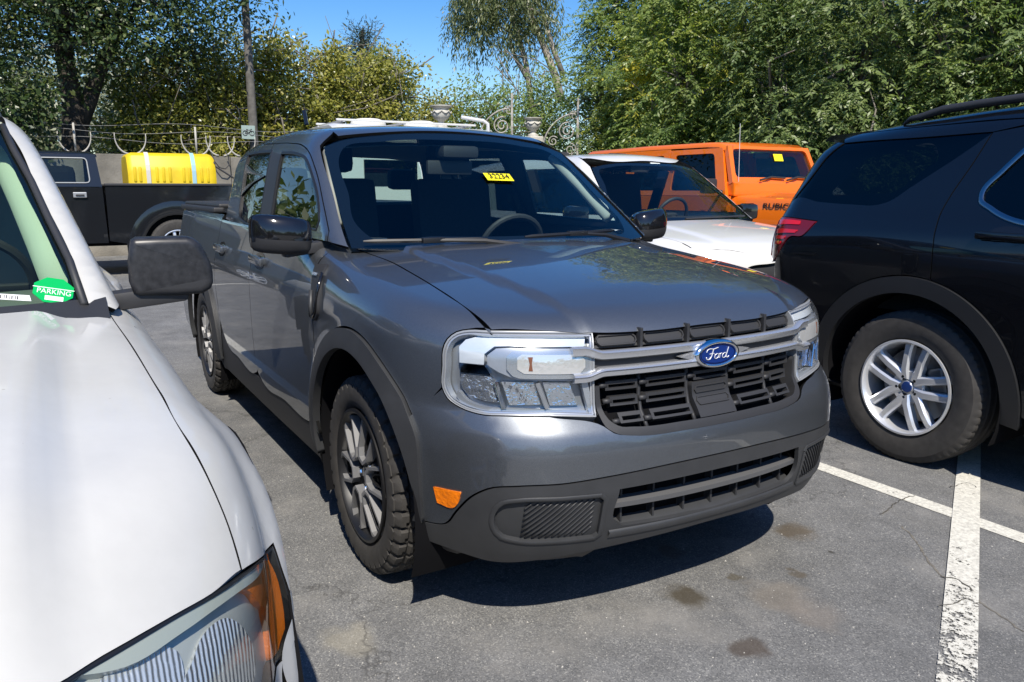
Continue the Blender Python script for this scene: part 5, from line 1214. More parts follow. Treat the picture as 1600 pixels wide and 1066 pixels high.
o = text_mesh('tag_small_text', '12321', .011, M_INK, None, .0003, M4 @ Matrix.Translation((.004,-.0265,.0032))) if False else None
tp = px_on(W_f, [(18,465)])[0]+np.array([-.004,0,0]); nn = grad(W_f, tp[None])[0]; M4 = frame4(tp, (.1,1,0), nn); R3 = np.array(M4.to_3x3())
flat('paper_label', [(-.055,-.014), (.045,-.010), (.040,.014), (-.055,.010)], M_WHITE, .0005)
for k in range(13): flat('bar_code', [(-.034+k*.0042,-.008), (-.034+k*.0042+.0008+.0016*((k*7) % 3)/2,-.008), (-.034+k*.0042+.0008+.0016*((k*7) % 3)/2,.007), (-.034+k*.0042,.007)], M_INK, .0002, .0006)
# mirror: big black square housing on an arm
mp = on_plane((266,418), 0, .04)
OL = [(150,240), (200,207), (450,197), (730,190), (800,205), (880,265), (945,380), (985,470), (1005,560), (1010,660), (985,725), (900,780), (640,800), (240,805), (185,775), (140,660), (125,450)]
O3 = [on_plane((180+x/6.66, 340+y/6.66), 0, .04)-mp for x, y in OL]
b = bmesh.new(); fr_ = b.faces.new([b.verts.new((.045, p[1], p[2])) for p in O3]); bk_ = [b.verts.new((-.085, p[1]*.97, p[2]*.97)) for p in O3]; n_ = len(O3); fv_ = list(fr_.verts)
for i in range(n_): b.faces.new((fv_[i], bk_[i], bk_[(i+1) % n_], fv_[(i+1) % n_]))
b.faces.new(bk_[::-1]); bmesh.ops.recalc_face_normals(b, faces=b.faces)
bmesh.ops.bevel(b, geom=[e for e in b.edges if all(v.co.x > 0 for v in e.verts)], offset=.024, segments=4, profile=.55, affect='EDGES')
bmesh.ops.bisect_plane(b, geom=b.verts[:]+b.edges[:]+b.faces[:], plane_co=(0,0,-.052), plane_no=(0,-.16,1))
for f_ in b.faces:
    c_ = f_.calc_center_median(); f_.material_index = 1 if c_.z+.052-.16*c_.y < 0 else 0
me = bpy.data.meshes.new('mirror'); b.to_mesh(me); b.free(); me.materials.append(mat('weathered_black', (.022,.022,.024), .38, noise=(60,.5,6))); me.materials.append(M_BLACK)
me.polygons.foreach_set('use_smooth', [True]*len(me.polygons)); me.set_sharp_from_angle(angle=R_(50))
mo = bpy.data.objects.new('mirror', me); COL.objects.link(mo); mo.parent = WT; mo.location = (mp[0]-.95, mp[1]-TY, mp[2]); mo.rotation_euler = (0,0,-.08)
ao_ = MB().box((0,0,0), (.09,.26,.055), Matrix.Rotation(.10,3,'X'), .015).build('mirror_arm', M_BLACK, mo, sharp=40); ao_.location = (-.02,-.085,-.088)
mc = copy_tree(mo, WT); mc.data = mo.data.copy(); mc.data.transform(Matrix.Diagonal((1,-1,1,1))); mc.data.flip_normals(); mc.location = (mo.location[0], -mo.location[1], mo.location[2]); mc.rotation_euler = (0,0,.08)
for ch in mc.children: ch.location = (-.01,.10,-.105)
# doors, bed, wheels
WLp = Proj('L', (0,TY,0))
for nm, lp in (('front_door', [(.27,1.06,1), (.30,.75), (.32,.42,1), (-1.05,.42,1), (-1.08,.8), (-1.06,1.09,1)]), ('rear_door', [(-1.075,1.09,1), (-1.095,.8), (-1.07,.42,1), (-1.50,.42,1), (-1.50,1.09,1)]), ('bed_side', [(-1.52,1.12,1), (-1.52,.42,1), (-1.80,.42,1)]+[(-2.28+.47*math.cos(R_(a)), .40+.47*math.sin(R_(a))) for a in np.linspace(178,2,14)][::-1][::-1] [0:0]+[(-1.81,.45), (-1.87,.65), (-2.05,.82), (-2.28,.87), (-2.51,.82), (-2.69,.65), (-2.75,.45), (-2.77,.42,1), (-3.30,.45,1), (-3.30,1.12,1)])):
    q = panel(nm, wt_low, WLp, lp, WPAINT, None, .05); mirT(q); wf(q)
wf(panel('tailgate', wt_low, Proj('B'), [(TY-.74,.5,1), (TY+.74,.5,1), (TY+.74,1.1,1), (TY-.74,1.1,1)], WPAINT, None, .1)); wf(MB().box((-2.4,TY,1.02), (1.7,1.4,.04)).build('bed_cover', M_BLACK)); wf(panel('cab_back', wt_cab, Proj('B'), [(TY-.70,1.08,1), (TY-.52,1.58), (TY+.52,1.58), (TY+.70,1.08,1)], M_DGLASS, None, .1))
for x in (0., -3.23):
    for s in (-1,1): wheel(WT, (x, s*.80, .385), s, .385, .25, .215, 'bright', 'road', .04, .3)
for cx in (.95,-2.28):
    for s in (-1,1):
        V = []; F = []; n = 24
        for j in range(n+1):
            a = R_(-20+220*j/n)
            for (yy, rr) in ((.90,.48), (.8,.48), (.5,.47), (.5,0)): V.append((cx+rr*math.cos(a), TY+s*yy, .40+rr*math.sin(a)))
        for j in range(n):
            for k in range(3): F.append((j*4+k, j*4+k+1, j*4+5+k, j*4+4+k))
        wf(mesh_obj('wheel_liner', V, F, M_VOID, None, smooth=True))
wf(MB().box((-.8,TY,.5), (4.6,1.2,.22)).build('underbody', M_VOID)); wf(MB().box((1.15,TY,.76), (.9,1.0,.4)).build('engine_bay', M_VOID))
# ------------------------------------------------------------------ white crossover behind
def shifted(root, base):
    def fix(o):
        for q in (o if isinstance(o, list) else [o]): q.parent = root; q.location = (-base[0], -base[1], 0)
        return o
    return fix
CY = 3.02; CB = (-1.75,CY)
CW = paint('plain_white_paint', (.62,.62,.61), 0., .4, 0, .06)
def cr_low(P):
    x, y, z = P[:,0], P[:,1]-CY, P[:,2]; a = np.abs(y)
    f = smax(a-(ip(z, [.2,.4,.7,.95,1.05,1.15], [.84,.89,.92,.915,.89,.85])-.08*ss(-1.6,-.9,x)), x-(-.88-.25*(a/.9)**2.5-.06*ss(.7,1.0,z)), .3)
    top = ip(x, [-5.6,-2.4,-2.0,-1.6,-1.2,-.95], [1.14,1.14,1.11,1.07,1.01,.93])-.05*(a/.85)**2+.012*(1-ss(.50,.58,a))
    return smax(smax(smax(f, z-top, .12), .25-z, .06), -5.45-x, .2)
def cr_ws(y, z): return -1.88-1.50*(z-1.10)-.14*(y/.7)**2
def cr_cab(P):
    x, y, z = P[:,0], P[:,1]-CY, P[:,2]; a = np.abs(y)
    f = smax(a-(.86-.38*(z-1.05)), z-(ip(x, [-5.3,-4.6,-3.8,-3.1,-2.7,-2.5], [1.56,1.64,1.675,1.675,1.64,1.58])-.04*(a/.65)**2), .13)
    f = smax(f, (x-cr_ws(y, z))*.55, .05); return smax(f, -5.25+.5*(z-1.1)-x, .1)
CR = thing('crossover', 'white crossover with raked windscreen parked behind the black SUV', 'crossover', (*CB,0)); cf = shifted(CR, CB)
CTp = Proj('T'); CF = Proj('F'); CRp = Proj('R', (0,CY,0)); CLp = Proj('L', (0,CY,0)); CXp = Proj('X', (0,CY,.9), .8)
def my(L, c): return [(c+q[0],)+tuple(q[1:]) for q in L]+[(c-q[0],)+tuple(q[1:]) for q in L[1:-1][::-1]]
def mx(L, c): return [(q[0], c+q[1])+tuple(q[2:]) for q in L]+[(q[0], c-q[1])+tuple(q[2:]) for q in L[1:-1][::-1]]
cf(panel('hood', cr_low, CTp, mx([(-1.84,0), (-1.90,-.4), (-2.06,-.80,1), (-1.6,-.815), (-1.16,-.74,1), (-.985,-.4), (-.94,0)], CY), CW, None, .04))
fd_ = [(-2.06,1.07,1), (-1.6,1.03), (-1.16,.97,1), (-1.10,.80), (-1.10,.45,1), (-1.32,.40,1)]+circ((-1.75,.36), .42, 5, 175, 10)+[(-2.20,.42,1), (-2.25,.9)]
dr_ = [(-2.27,1.09,1), (-2.27,.9), (-2.22,.34,1), (-3.9,.34,1)]+circ((-4.45,.36), .42, 25, 178, 9)[0:0]+[(-3.95,.60), (-4.10,.75), (-4.45,.80), (-4.8,.72), (-4.9,.4,1), (-5.3,.45,1), (-5.3,1.1,1)]
for pr in (CRp, CLp):
    cf(panel('front_fender', cr_low, pr, fd_, CW, None, .05)); cf(panel('body_side', cr_low, pr, dr_, CW, None, .06))
cf(panel('front_bumper', cr_low, CF, my([(0,.30), (.5,.30), (.84,.36,1), (.87,.62), (.80,.94,1), (.4,.975), (0,.985)], CY), CW, None, .05, holes=[my([(0,.62), (.42,.64), (.45,.78), (.2,.83), (0,.84)], CY)])); cf(panel('grille', lambda P: cr_low(P)+.03, CF, my([(0,.60), (.45,.62), (.48,.80), (.2,.85), (0,.86)], CY), M_BLACK, None, .06, depth=0))
for s in (-1,1): cf(panel('headlight', lambda P: cr_low(P)-.003, CF, [(CY+s*y, z) for y, z in ((.50,.80), (.72,.80), (.76,.87), (.62,.88))], M_WHITELAMP, None, .04))
co = [(0,1.585), (.45,1.568), (.60,1.540,1), (.66,1.40), (.755,1.14), (.76,1.105,1), (.4,1.095), (0,1.09)]
ci = [(0,1.555), (.42,1.54), (.55,1.51), (.60,1.40), (.69,1.18), (.68,1.155), (.4,1.14), (0,1.135)]
C_f = lambda P: (P[:,0]-cr_ws(P[:,1]-CY, P[:,2]))*.55
cf(panel('windscreen', C_f, CF, my(co, CY), glass('crossover_glass', (.82,.92,.90), 1.7), None, .05, depth=.004, off=-.005)); cf(panel('windscreen_border', C_f, CF, my(co, CY), M_GLOSSB, None, .04, gap=.004, depth=0, off=-.007, holes=[my(ci, CY)]))
def ccs(x, z, *c):
    P = cast(cr_cab, np.array([[x, CY-4., z]]), np.array([[0,1.,0]]), 0, 6); return tuple(CXp.inv(P)[0])+c
def cct(x, y, *c):
    P = cast(cr_cab, np.array([[x, CY+y, 4.]]), np.array([[0,0,-1.]]), 0, 6); return tuple(CXp.inv(P)[0])+c
e3 = cast(cr_cab, np.array([[1., CY-y-.003, z] for y, z in ((.60,1.540), (.66,1.40), (.755,1.14), (.765,1.10))]), np.array([[-1.,0,0]]), 0, 6); E3 = [tuple(q) for q in CXp.inv(e3)]
win = [ccs(-2.20,1.15,1), ccs(-2.65,1.42), ccs(-2.95,1.53,1), ccs(-4.4,1.53,1), ccs(-4.75,1.25), ccs(-4.6,1.15,1)]
cs_ = [E3[3]+(1,), E3[2], E3[1], E3[0]+(1,), cct(-2.9,-.56), cct(-4.9,-.54,1), ccs(-5.1,1.45), ccs(-5.22,1.08,1), ccs(-3.,1.07), ccs(-2.1,1.07,1)]
def mirg(lst, c, fx):
    for o in lst:
        k = o.copy(); k.data = o.data.copy(); COL.objects.link(k); k.parent = None; k.data.transform(Matrix.Translation((0,2*c,0)) @ Matrix.Diagonal((1,-1,1,1))); k.data.flip_normals(); fx(k)
q = panel('cab_side', cr_cab, CXp, cs_, CW, None, .04, holes=[win]); mirg(q, CY, cf); cf(q)
q = panel('door_glass', cr_cab, CXp, win, glass('side_glass2', (.42,.50,.48)), None, .1, depth=0, off=-.006, gap=0); mirg(q, CY, cf); cf(q)
for x in (-3.30,): 
    q = [MB().box((x,CY-.735,1.33), (.13,.03,.42), Matrix.Rotation(.36,3,'X')).build('door_pillar', M_GLOSSB)]; mirg(q, CY, cf); cf(q)
cf(panel('roof', cr_cab, CTp, mx([(-2.635,0), (-2.67,-.4), (-2.81,-.575,1), (-2.95,-.56), (-4.9,-.53,1), (-5.0,0)], CY), CW, None, .05)); cf(panel('rear_end', cr_low, Proj('B'), my([(0,.35), (.8,.40,1), (.8,1.05,1), (0,1.08)], CY), CW, None, .08)); cf(panel('rear_window', cr_cab, Proj('B'), my([(0,1.10), (.72,1.10,1), (.52,1.55,1), (0,1.60)], CY), M_DGLASS, None, .1))
for s in (-1,1):
    o = MB().box((0,0,0), (.11,.22,.15), None, .045).build('mirror', M_GLOSSB, None, sharp=50); o.parent = CR; o.location = (-.56,s*.99,1.15)
    o = MB().tube([(0,0,0),(.0,-s*.12,-.05)], .02, 6).build('mirror_arm', M_BLACK); o.parent = CR; o.location = (-.56,s*.94,1.12)
V = []; F = []
for y in np.linspace(-.72,.72,13):
    for (x, z) in ((-1.93,1.098), (-2.2,1.12), (-2.5,1.11), (-2.62,1.0), (-2.6,.7)): V.append((x-.13*(y/.7)**2, CY+y, z))
for j in range(12):
    for k in range(4): F.append((j*5+k, j*5+k+1, j*5+6+k, j*5+5+k))
cf(mesh_obj('dashboard', V, F, M_DASH, None, smooth=True)); cf(MB().box((-3.4,CY,.62), (2.6,1.5,.2)).build('cabin_floor', M_SEAT)); cf(MB().box((-3.9,CY,1.60), (2.0,1.0,.02)).build('headlining', MATS['grey_lining']))
for y in (-.37,.37):
    s_ = seat(CR, (0,0,0)); s_.location = (-3.15-CB[0], y, .85)
s_ = seat(CR, (0,0,0), wd=1.2, head=False); s_.location = (-4.05-CB[0], 0, .88)
for s in (-1,1): MB()
steer(CR, (-2.68-CB[0],.37,1.10), .42)
cf(MB().tube([(cr_ws(-.1,1.13)+.02,CY-.15,1.115), (cr_ws(.2,1.13)+.03,CY+.25,1.12), (cr_ws(.55,1.13)+.02,CY+.62,1.125)], .010, 6).build('wiper', M_BLACK)); cf(MB().box((cr_ws(.35,1.57)-.012,CY+.12,1.57), (.012,.11,.035), Matrix.Rotation(-.9,3,'Y')).build('toll_tag', M_WHITE)); cf(MB().box((-2.72,CY,1.53), (.04,.22,.06), None, .01).build('interior_mirror', M_BLACK))
for x in (0., -2.70):
    for s in (-1,1): wheel(CR, (x, s*.79, .36), s, .395, .255, .242, 'bright', 'road').scale = (.91,.9,.91)
cf(MB().box((-3.2,CY,.42), (4.0,1.3,.2)).build('underbody', M_VOID)); cf(MB().box((-1.5,CY,.65), (.9,1.2,.4)).build('engine_bay', M_VOID))
CR.location.x -= .50; CR.scale = (1,1,1.03)
# ------------------------------------------------------------------ orange off-roader
JY = 5.78; JB = (-3.05,JY); J = thing('off_roader', 'bright orange boxy off-roader with hard top and black lettering on its hood', 'off-roader', (*JB,0)); jf = shifted(J, JB)
JO = paint('orange_paint', (.80,.165,.008), 0., .35, 0, .05); JT = JO
jx = lambda z: -4.02-.42*(z-1.42)     # windscreen plane
def jpanel(nm, pts, nrm, th, m, bev=.0, holes=(), fx=jf):
    """flat plate from a 3D outline with thickness th along -nrm, optional openings"""
    P = np.array(pts, float); n = np.array(nrm, float); n /= np.linalg.norm(n); ex_ = P[1]-P[0]; ex_ /= np.linalg.norm(ex_); ey_ = np.cross(n, ex_)
    U = np.stack([(P-P[0])@ex_, (P-P[0])@ey_], 1); Hs = [np.stack([(np.array(h, float)-P[0])@ex_, (np.array(h, float)-P[0])@ey_], 1) for h in holes]
    if area2(U) < 0: U = U[::-1]
    V2, T, loops = tri2d([U]+Hs, 3.); V = [P[0]+ex_*a+ey_*b for a, b in V2]; N0 = len(V); V += [v-n*th for v in V]; F = [tuple(t) for t in T]+[tuple(i+N0 for i in t[::-1]) for t in T]
    for L in loops: F += [(L[i], L[(i+1) % len(L)], L[(i+1) % len(L)]+N0, L[i]+N0) for i in range(len(L))]
    o = mesh_obj(nm, V, F, m); recalc(o); return fx(o)
def rrect(pts, r=.05, k=4):
    out = []; n = len(pts); P = [np.array(p, float) for p in pts]
    for i in range(n):
        a, b, c = P[i-1], P[i], P[(i+1) % n]; u = (a-b)/np.linalg.norm(a-b); v = (c-b)/np.linalg.norm(c-b)
        for t in np.linspace(0, 1, k): out.append(tuple((1-t)**2*(b+u*r)+2*t*(1-t)*b+t*t*(b+v*r)))
    return out
hw = .745; wl = [(jx(z), JY+s*w_, z) for s, w_, z in ((-1,hw,1.40), (1,hw,1.40), (1,hw-.065,1.80), (-1,hw-.065,1.80))]
wi = rrect([(jx(z), JY+s*w_, z) for s, w_, z in ((-1,hw-.07,1.455), (1,hw-.07,1.455), (1,hw-.125,1.765), (-1,hw-.125,1.765))], .06)
jpanel('windscreen_frame', wl, (1,0,.42), .06, JO, holes=[wi]); jpanel('windscreen', [tuple(np.array(p)-[.02,0,0]) for p in wi], (1,0,.42), .006, M_GLASS)
for s in (-1,1):      # flank of doors with window openings, hard top side
    def sd(x, z): return (x, JY+s*(.80 if z < 1.26 else .80-.20*(z-1.26)), z)
    jpanel('door_skin', [sd(-4.02,.55), sd(-5.55,.55), sd(-5.55,1.25), sd(-4.02,1.25)], (0,s,0), .05, JO)
    up = [(-4.06,1.255), (-5.12,1.255), (-5.12,1.775), (-4.24,1.775)]
    w1 = rrect([sd(x, z) for x, z in ((-4.22,1.31), (-5.02,1.31), (-5.02,1.72), (-4.36,1.72))], .05)
    jpanel('door_frame', [sd(*p) for p in up], (0,s,.2), .05, JO, holes=[w1]); jpanel('door_glass', [tuple(np.array(p)-[0,s*.02,0]) for p in w1], (0,s,.2), .006, M_DGLASS)
    hp = [(-5.13,1.255), (-6.95,1.255), (-6.95,1.79), (-5.13,1.79)]
    w2 = rrect([sd(x, z) for x, z in ((-5.22,1.31), (-5.80,1.31), (-5.80,1.72), (-5.22,1.72))], .05); w3 = rrect([sd(x, z) for x, z in ((-5.95,1.34), (-6.80,1.34), (-6.80,1.70), (-5.95,1.70))], .05)
    jpanel('hard_top_side', [sd(*p) for p in hp], (0,s,.2), .05, JO, holes=[w2, w3]); jpanel('side_glass', [tuple(np.array(p)-[0,s*.02,0]) for p in w2], (0,s,.2), .006, M_DGLASS); jpanel('side_glass', [tuple(np.array(p)-[0,s*.02,0]) for p in w3], (0,s,.2), .006, M_DGLASS)
    jpanel('rear_quarter', [sd(-5.56,.55), sd(-6.95,.55), sd(-6.95,1.25), sd(-5.56,1.25)], (0,s,0), .05, JO)
    jf(MB().box((-3.05,JY+s*.80,.94), (1.05,.30,.05), None, .02).build('fender_flare', M_BLACK)); jf(MB().box((-2.55,JY+s*.80,.86), (.06,.30,.16), None, .02).build('fender_flare_front', M_BLACK)); jf(MB().box((-6.0,JY+s*.82,.94), (1.05,.22,.05), None, .02).build('fender_flare', M_BLACK))
    jf(MB().box((-4.13,JY+s*1.0,1.36), (.09,.20,.16), None, .03).build('mirror', M_BLACK, sharp=50)); jf(MB().tube([(-4.12,JY+s*.80,1.30), (-4.13,JY+s*.95,1.31)], .02, 6).build('mirror_arm', M_BLACK))
    for z in (.75,1.12): jf(MB().box((-4.04,JY+s*.815,z), (.07,.03,.05), None, .006).build('door_hinge', JO))
    jf(MB().box((-3.05,JY+s*.46,.70), (1.0,.5,.5)).build('wheel_house', M_VOID))
# roof with rounded edges
b = MB(); st_ = []
for x, zz in ((-4.20,1.795), (-4.30,1.835), (-4.5,1.845), (-5.6,1.85), (-6.85,1.835), (-6.96,1.80)):
    for y, dz in ((-.695,-.055), (-.685,-.02), (-.64,0), (-.3,.008), (0,.01), (.3,.008), (.64,0), (.685,-.02), (.695,-.055)): st_.append((x, JY+y, zz+dz))
b.add(st_, [(i*9+k, i*9+k+1, i*9+10+k, i*9+9+k) for i in range(5) for k in range(8)]); jf(recalc(b.build('roof', JO, smooth=True)))
jf(MB().box((-4.86,JY,1.846), (.012,1.30,.022)).build('roof_seam', M_BLACK))
# hood: tapering forward, flat sides carrying the lettering
hd = []
for x, w_, z in ((-4.04,.735,1.26), (-3.6,.69,1.25), (-3.0,.625,1.225), (-2.55,.58,1.185), (-2.45,.57,1.15)):
    for y, zz in ((-1,.93), (-1,z-.06), (-.965,z-.015), (-.88,z), (-.45,z+.012), (-.40,z+.030), (.40,z+.030), (.45,z+.012), (.88,z), (.965,z-.015), (1,z-.06), (1,.93)): hd.append((x, JY+y*w_, zz))
b = MB(); b.add(hd, [(i*12+k, i*12+k+1, i*12+13+k, i*12+12+k) for i in range(4) for k in range(11)]); jf(recalc(b.build('hood', JO, sharp=30)))
jf(MB().box((-4.06,JY,1.33), (.14,1.48,.16), None, .02).build('cowl', JO)); jf(MB().box((-2.43,JY,.95), (.06,1.12,.42), None, .02).build('grille', JO))
for k in range(7): jf(MB().box((-2.395,JY-.27+.09*k,.98), (.01,.045,.28), None, .004).build('grille_slot', M_VOID))
for s in (-1,1): jf(MB().lathe([(0,.03), (.09,.02), (.10,0)], 20, 'z').build('headlight', M_WHITELAMP, smooth=True)).rotation_euler = (0,0,0)
for o in list(J.children):
    if o.name.startswith('headlight'):
        o.data.transform(Matrix.Rotation(math.pi/2, 4, 'Y')); o.data.transform(Matrix.Translation((-2.40, JY+(-.42 if o.name == [q.name for q in J.children if q.name.startswith('headlight')][0] else .42), 1.0)))
jf(MB().box((-2.30,JY,.62), (.22,1.6,.20), None, .03).build('front_bumper', M_BLACK))
ang = math.atan2(.11, 1.04); tpos = (-3.33, JY-.664-.004, 1.155)
t_ = text_mesh('hood_lettering', 'RUBICON', .075, M_INK, None, .002, frame4(tpos, (1,.106,0), (.106,-1,0)), sx=1.6); jf(t_)
jf(MB().tube([(-4.0,JY-.66,1.25), (-4.02,JY-.665,2.02)], .004, 5).build('antenna', mat('antenna_grey', (.5,.5,.5), .5)))
for y0, y1 in ((-.35,.10), (.10,.55)): jf(MB().tube([(jx(1.42)+.05,JY+y0,1.425), (jx(1.46)+.03,JY+(y0+y1)/2,1.46), (jx(1.45)+.03,JY+y1,1.45)], .012, 6).build('wiper', M_BLACK))
jf(MB().box((jx(1.68)-.012,JY+.12,1.68), (.004,.15,.085), Matrix.Rotation(-.40,3,'Y')).build('windscreen_sticker', M_YELLOW)); jf(MB().box((-4.3,JY,1.70), (.04,.24,.06), None, .015).build('interior_mirror', M_BLACK)); jf(MB().box((-4.35,JY,1.30), (.4,1.4,.22), None, .05).build('dashboard', M_DASH)); steer(J, (-4.62-JB[0],.37,1.38), .42)
for y in (-.37,.37):
    s_ = seat(J, (0,0,0)); s_.location = (-5.05-JB[0], y, .98)
jf(MB().box((-5.5,JY,.75), (2.8,1.5,.2)).build('cabin_floor', M_SEAT)); jpanel('tailgate', [(-6.96,JY-.74,.55), (-6.96,JY+.74,.55), (-6.96,JY+.66,1.78), (-6.96,JY-.66,1.78)], (-1,0,0), .05, JO, holes=[rrect([(-6.96,JY-.58,1.33), (-6.96,JY+.58,1.33), (-6.96,JY+.54,1.72), (-6.96,JY-.54,1.72)], .05)])
for x in (0., -2.95):
    for s in (-1,1): wheel(J, (x, s*.80, .41), s, .366, .232, .226, 'loops', 'at').scale = (1.12,1.1,1.12)
J.scale = (1,1,1.05)
# ------------------------------------------------------------------ white wagon roof beyond
VW = thing('parked_car', 'white car roof showing beyond the orange off-roader', 'car', (-6.5,9.6,0)); vf = shifted(VW, (-6.5,9.6))
prof = [(-2.2,.5), (-2.2,1.0), (-1.95,1.15), (-1.7,1.72), (-1.5,1.78), (.2,1.80), (.5,1.76), (1.2,1.15), (2.0,1.0), (2.2,.85), (2.2,.45)]
b = MB(); V = []
for y, k in ((-.90,.97), (-.72,1.0), (.72,1.0), (.90,.97)):
    for x, z in prof: V.append((-6.5+x, 9.6+y*(1-.25*max(0, z-1.1)), z if k == 1 else z-.05*(z > 1.5)))
n = len(prof); b.add(V, [(i*n+k, i*n+k+1, (i+1)*n+k+1, (i+1)*n+k) for i in range(3) for k in range(n-1)]+[tuple(range(n)), tuple(range(3*n, 4*n))[::-1]]); vf(recalc(b.build('body', CW, sharp=30)))
vf(MB().box((-7.2,8.78,1.45), (1.7,.02,.36), Matrix.Rotation(-.25,3,'X')).build('side_glass', M_DGLASS)); vf(MB().box((-5.65,9.6,1.46), (.03,1.3,.70), Matrix.Rotation(-.85,3,'Y')).build('windscreen', M_DGLASS))
for x in (-1.4,1.4):
    for s in (-1,1): wheel(VW, (x, s*.78, .36), s, .395, .255, .242, 'bright', 'road').scale = (.91,.8,.91)
# ------------------------------------------------------------------ black pickup with a yellow load
FX = -12.6; FB_ = (FX,.45); F1 = thing('pickup_truck', 'black full-size pickup parked broadside before the concrete wall', 'pickup truck', (*FB_,0)); ff = shifted(F1, FB_)
FP = paint('black_paint_dusty', (.010,.011,.013), 0., .3, 0, .12)
def fp_(pts, x, nm, m, th=.06, holes=(), nrm=(1,0,0)): return jpanel(nm, [(x, y, z) for y, z in pts], nrm, th, m, holes=[[(x, y, z) for y, z in h] for h in holes], fx=ff)
SX = FX+1.0
def carch(c, r, n=14): return [(c+r*math.cos(a), .42+r*math.sin(a)) for a in np.linspace(0, math.pi, n)]
WC_ = .16         # rear axle y
fp_([(-.86,.58), (WC_-.54,.48)]+[(y, z+.03) for y, z in carch(WC_, .54)[::-1]]+[(WC_+.54,.48), (1.62,.62), (1.62,1.44), (-.86,1.46)], SX, 'bed_side', FP)
for sx in (SX+.005, FX-1.0): 
    for k in (0,1): pass
fp_([(-.84,.60), (1.6,.64), (1.6,1.44), (-.84,1.46)], FX-.95, 'far_bed_side', FP)
ff(MB().box((SX-.03,.39,1.465), (.10,2.52,.04), None, .012).build('bed_rail_cap', M_BLACK)); ff(MB().box((FX-.93,.39,1.465), (.10,2.52,.04), None, .012).build('bed_rail_cap', M_BLACK)); ff(MB().box((FX,.40,.80), (1.8,2.4,.1)).build('bed_floor', M_VOID)); ff(MB().box((FX,1.62,1.05), (1.9,.06,.80), None, .01).build('tailgate', FP))
V = []
for a in np.linspace(-.12, math.pi+.12, 20):
    for (dx, r) in ((-.03,.525), (.008,.53), (.014,.56), (.012,.68), (-.004,.78)): V.append((SX+dx, WC_+r*math.cos(a), .45+r*math.sin(a)))
o = mesh_obj('wheel_arch_flare', V, [(i*5+k, i*5+k+1, i*5+6+k, i*5+5+k) for i in range(19) for k in range(4)], FP, smooth=True); recalc(o); ff(o)
V = []
for a in np.linspace(-.3, math.pi+.3, 20):
    for (dx, r) in ((.0,.55), (-.12,.55), (-.122,0)): V.append((SX+dx, WC_+r*math.cos(a), .45+r*math.sin(a)))
ff(mesh_obj('wheel_liner', V, [(i*3+k, i*3+k+1, i*3+4+k, i*3+3+k) for i in range(19) for k in range(2)], M_VOID))
fp_([(-.88,.55), (-.90,1.42), (-1.86,1.43), (-1.88,.55)], SX, 'rear_door', FP); fp_([(-1.89,.55), (-1.87,1.43), (-2.95,1.43), (-3.0,.55)], SX, 'front_door', FP)
ff(MB().box((SX+.02,-1.22,1.305), (.035,.19,.085), None, .012).build('handle', mat('worn_silver', (.42,.42,.42), .4, .6))); ff(MB().box((SX+.035,-1.22,1.30), (.03,.12,.03), None, .008).build('handle_grip', M_BLACK))
def fw_(y, z): return (SX-.01-.24*(z-1.43), y, z)
wn = rrect([fw_(y, z) for y, z in ((-1.80,1.49), (-1.06,1.49), (-1.08,1.87), (-1.74,1.87))], .06); wn2 = rrect([fw_(y, z) for y, z in ((-2.85,1.49), (-1.95,1.49), (-1.95,1.87), (-2.35,1.87))], .06)
jpanel('cab_side', [fw_(-.90,1.43), fw_(-2.95,1.43), fw_(-2.42,1.93), fw_(-.98,1.93)], (1,0,.24), .05, FP, holes=[wn, wn2], fx=ff)
for w_ in (wn, wn2): jpanel('door_glass', [tuple(np.array(p)-[.02,0,0]) for p in w_], (1,0,.24), .006, glass('truck_glass', (.62,.68,.65)), fx=ff)
wt_ = np.array(wn+wn[:1]); ff(MB().tube([tuple(p+np.array([.006,0,0])) for p in wt_], .011, 6, cap=False).build('window_trim', mat('dull_trim', (.30,.31,.31), .5, .3)))
V = []
for y, dz in ((-2.45,-.02), (-2.2,.03), (-1.6,.05), (-1.05,.04), (-.93,.0)):
    for x, dzz in ((SX-.13,-.015), (SX-.18,.02), (SX-.35,.04), (FX,.05), (FX-.65,.04), (FX-.82,.02), (FX-.87,-.015)): V.append((x, y, 1.93+dz+dzz-.03))
b = MB(); b.add(V, [(i*7+k, i*7+k+1, i*7+8+k, i*7+7+k) for i in range(4) for k in range(6)]); ff(recalc(b.build('roof', FP, smooth=True)))
jpanel('cab_back', [(SX-.02,-.90,1.42), (FX-.98,-.90,1.42), (FX-.86,-.96,1.93), (SX-.14,-.96,1.93)], (0,1,.1), .04, FP, holes=[[(SX-.30,-.915,1.50), (FX-.70,-.915,1.50), (FX-.66,-.955,1.86), (SX-.34,-.955,1.86)]], fx=ff); jpanel('rear_window', [(SX-.30,-.92,1.50), (FX-.70,-.92,1.50), (FX-.66,-.96,1.86), (SX-.34,-.96,1.86)], (0,1,.1), .006, M_DGLASS, fx=ff)
fp_([(-2.45,.60), (-2.95,.60)], SX, 'x', FP) if False else None
jpanel('far_cab_side', [(FX-.97,-.90,.55), (FX-.97,-3.0,.55), (FX-.97,-2.95,1.43), (FX-.97,-.90,1.43)], (-1,0,0), .04, FP, fx=ff)
for y_ in (-.98,-1.88): ff(MB().box((FX-.91,y_,1.68), (.05,.14,.52), Matrix.Rotation(.22,3,'Y')).build('cab_pillar', FP))
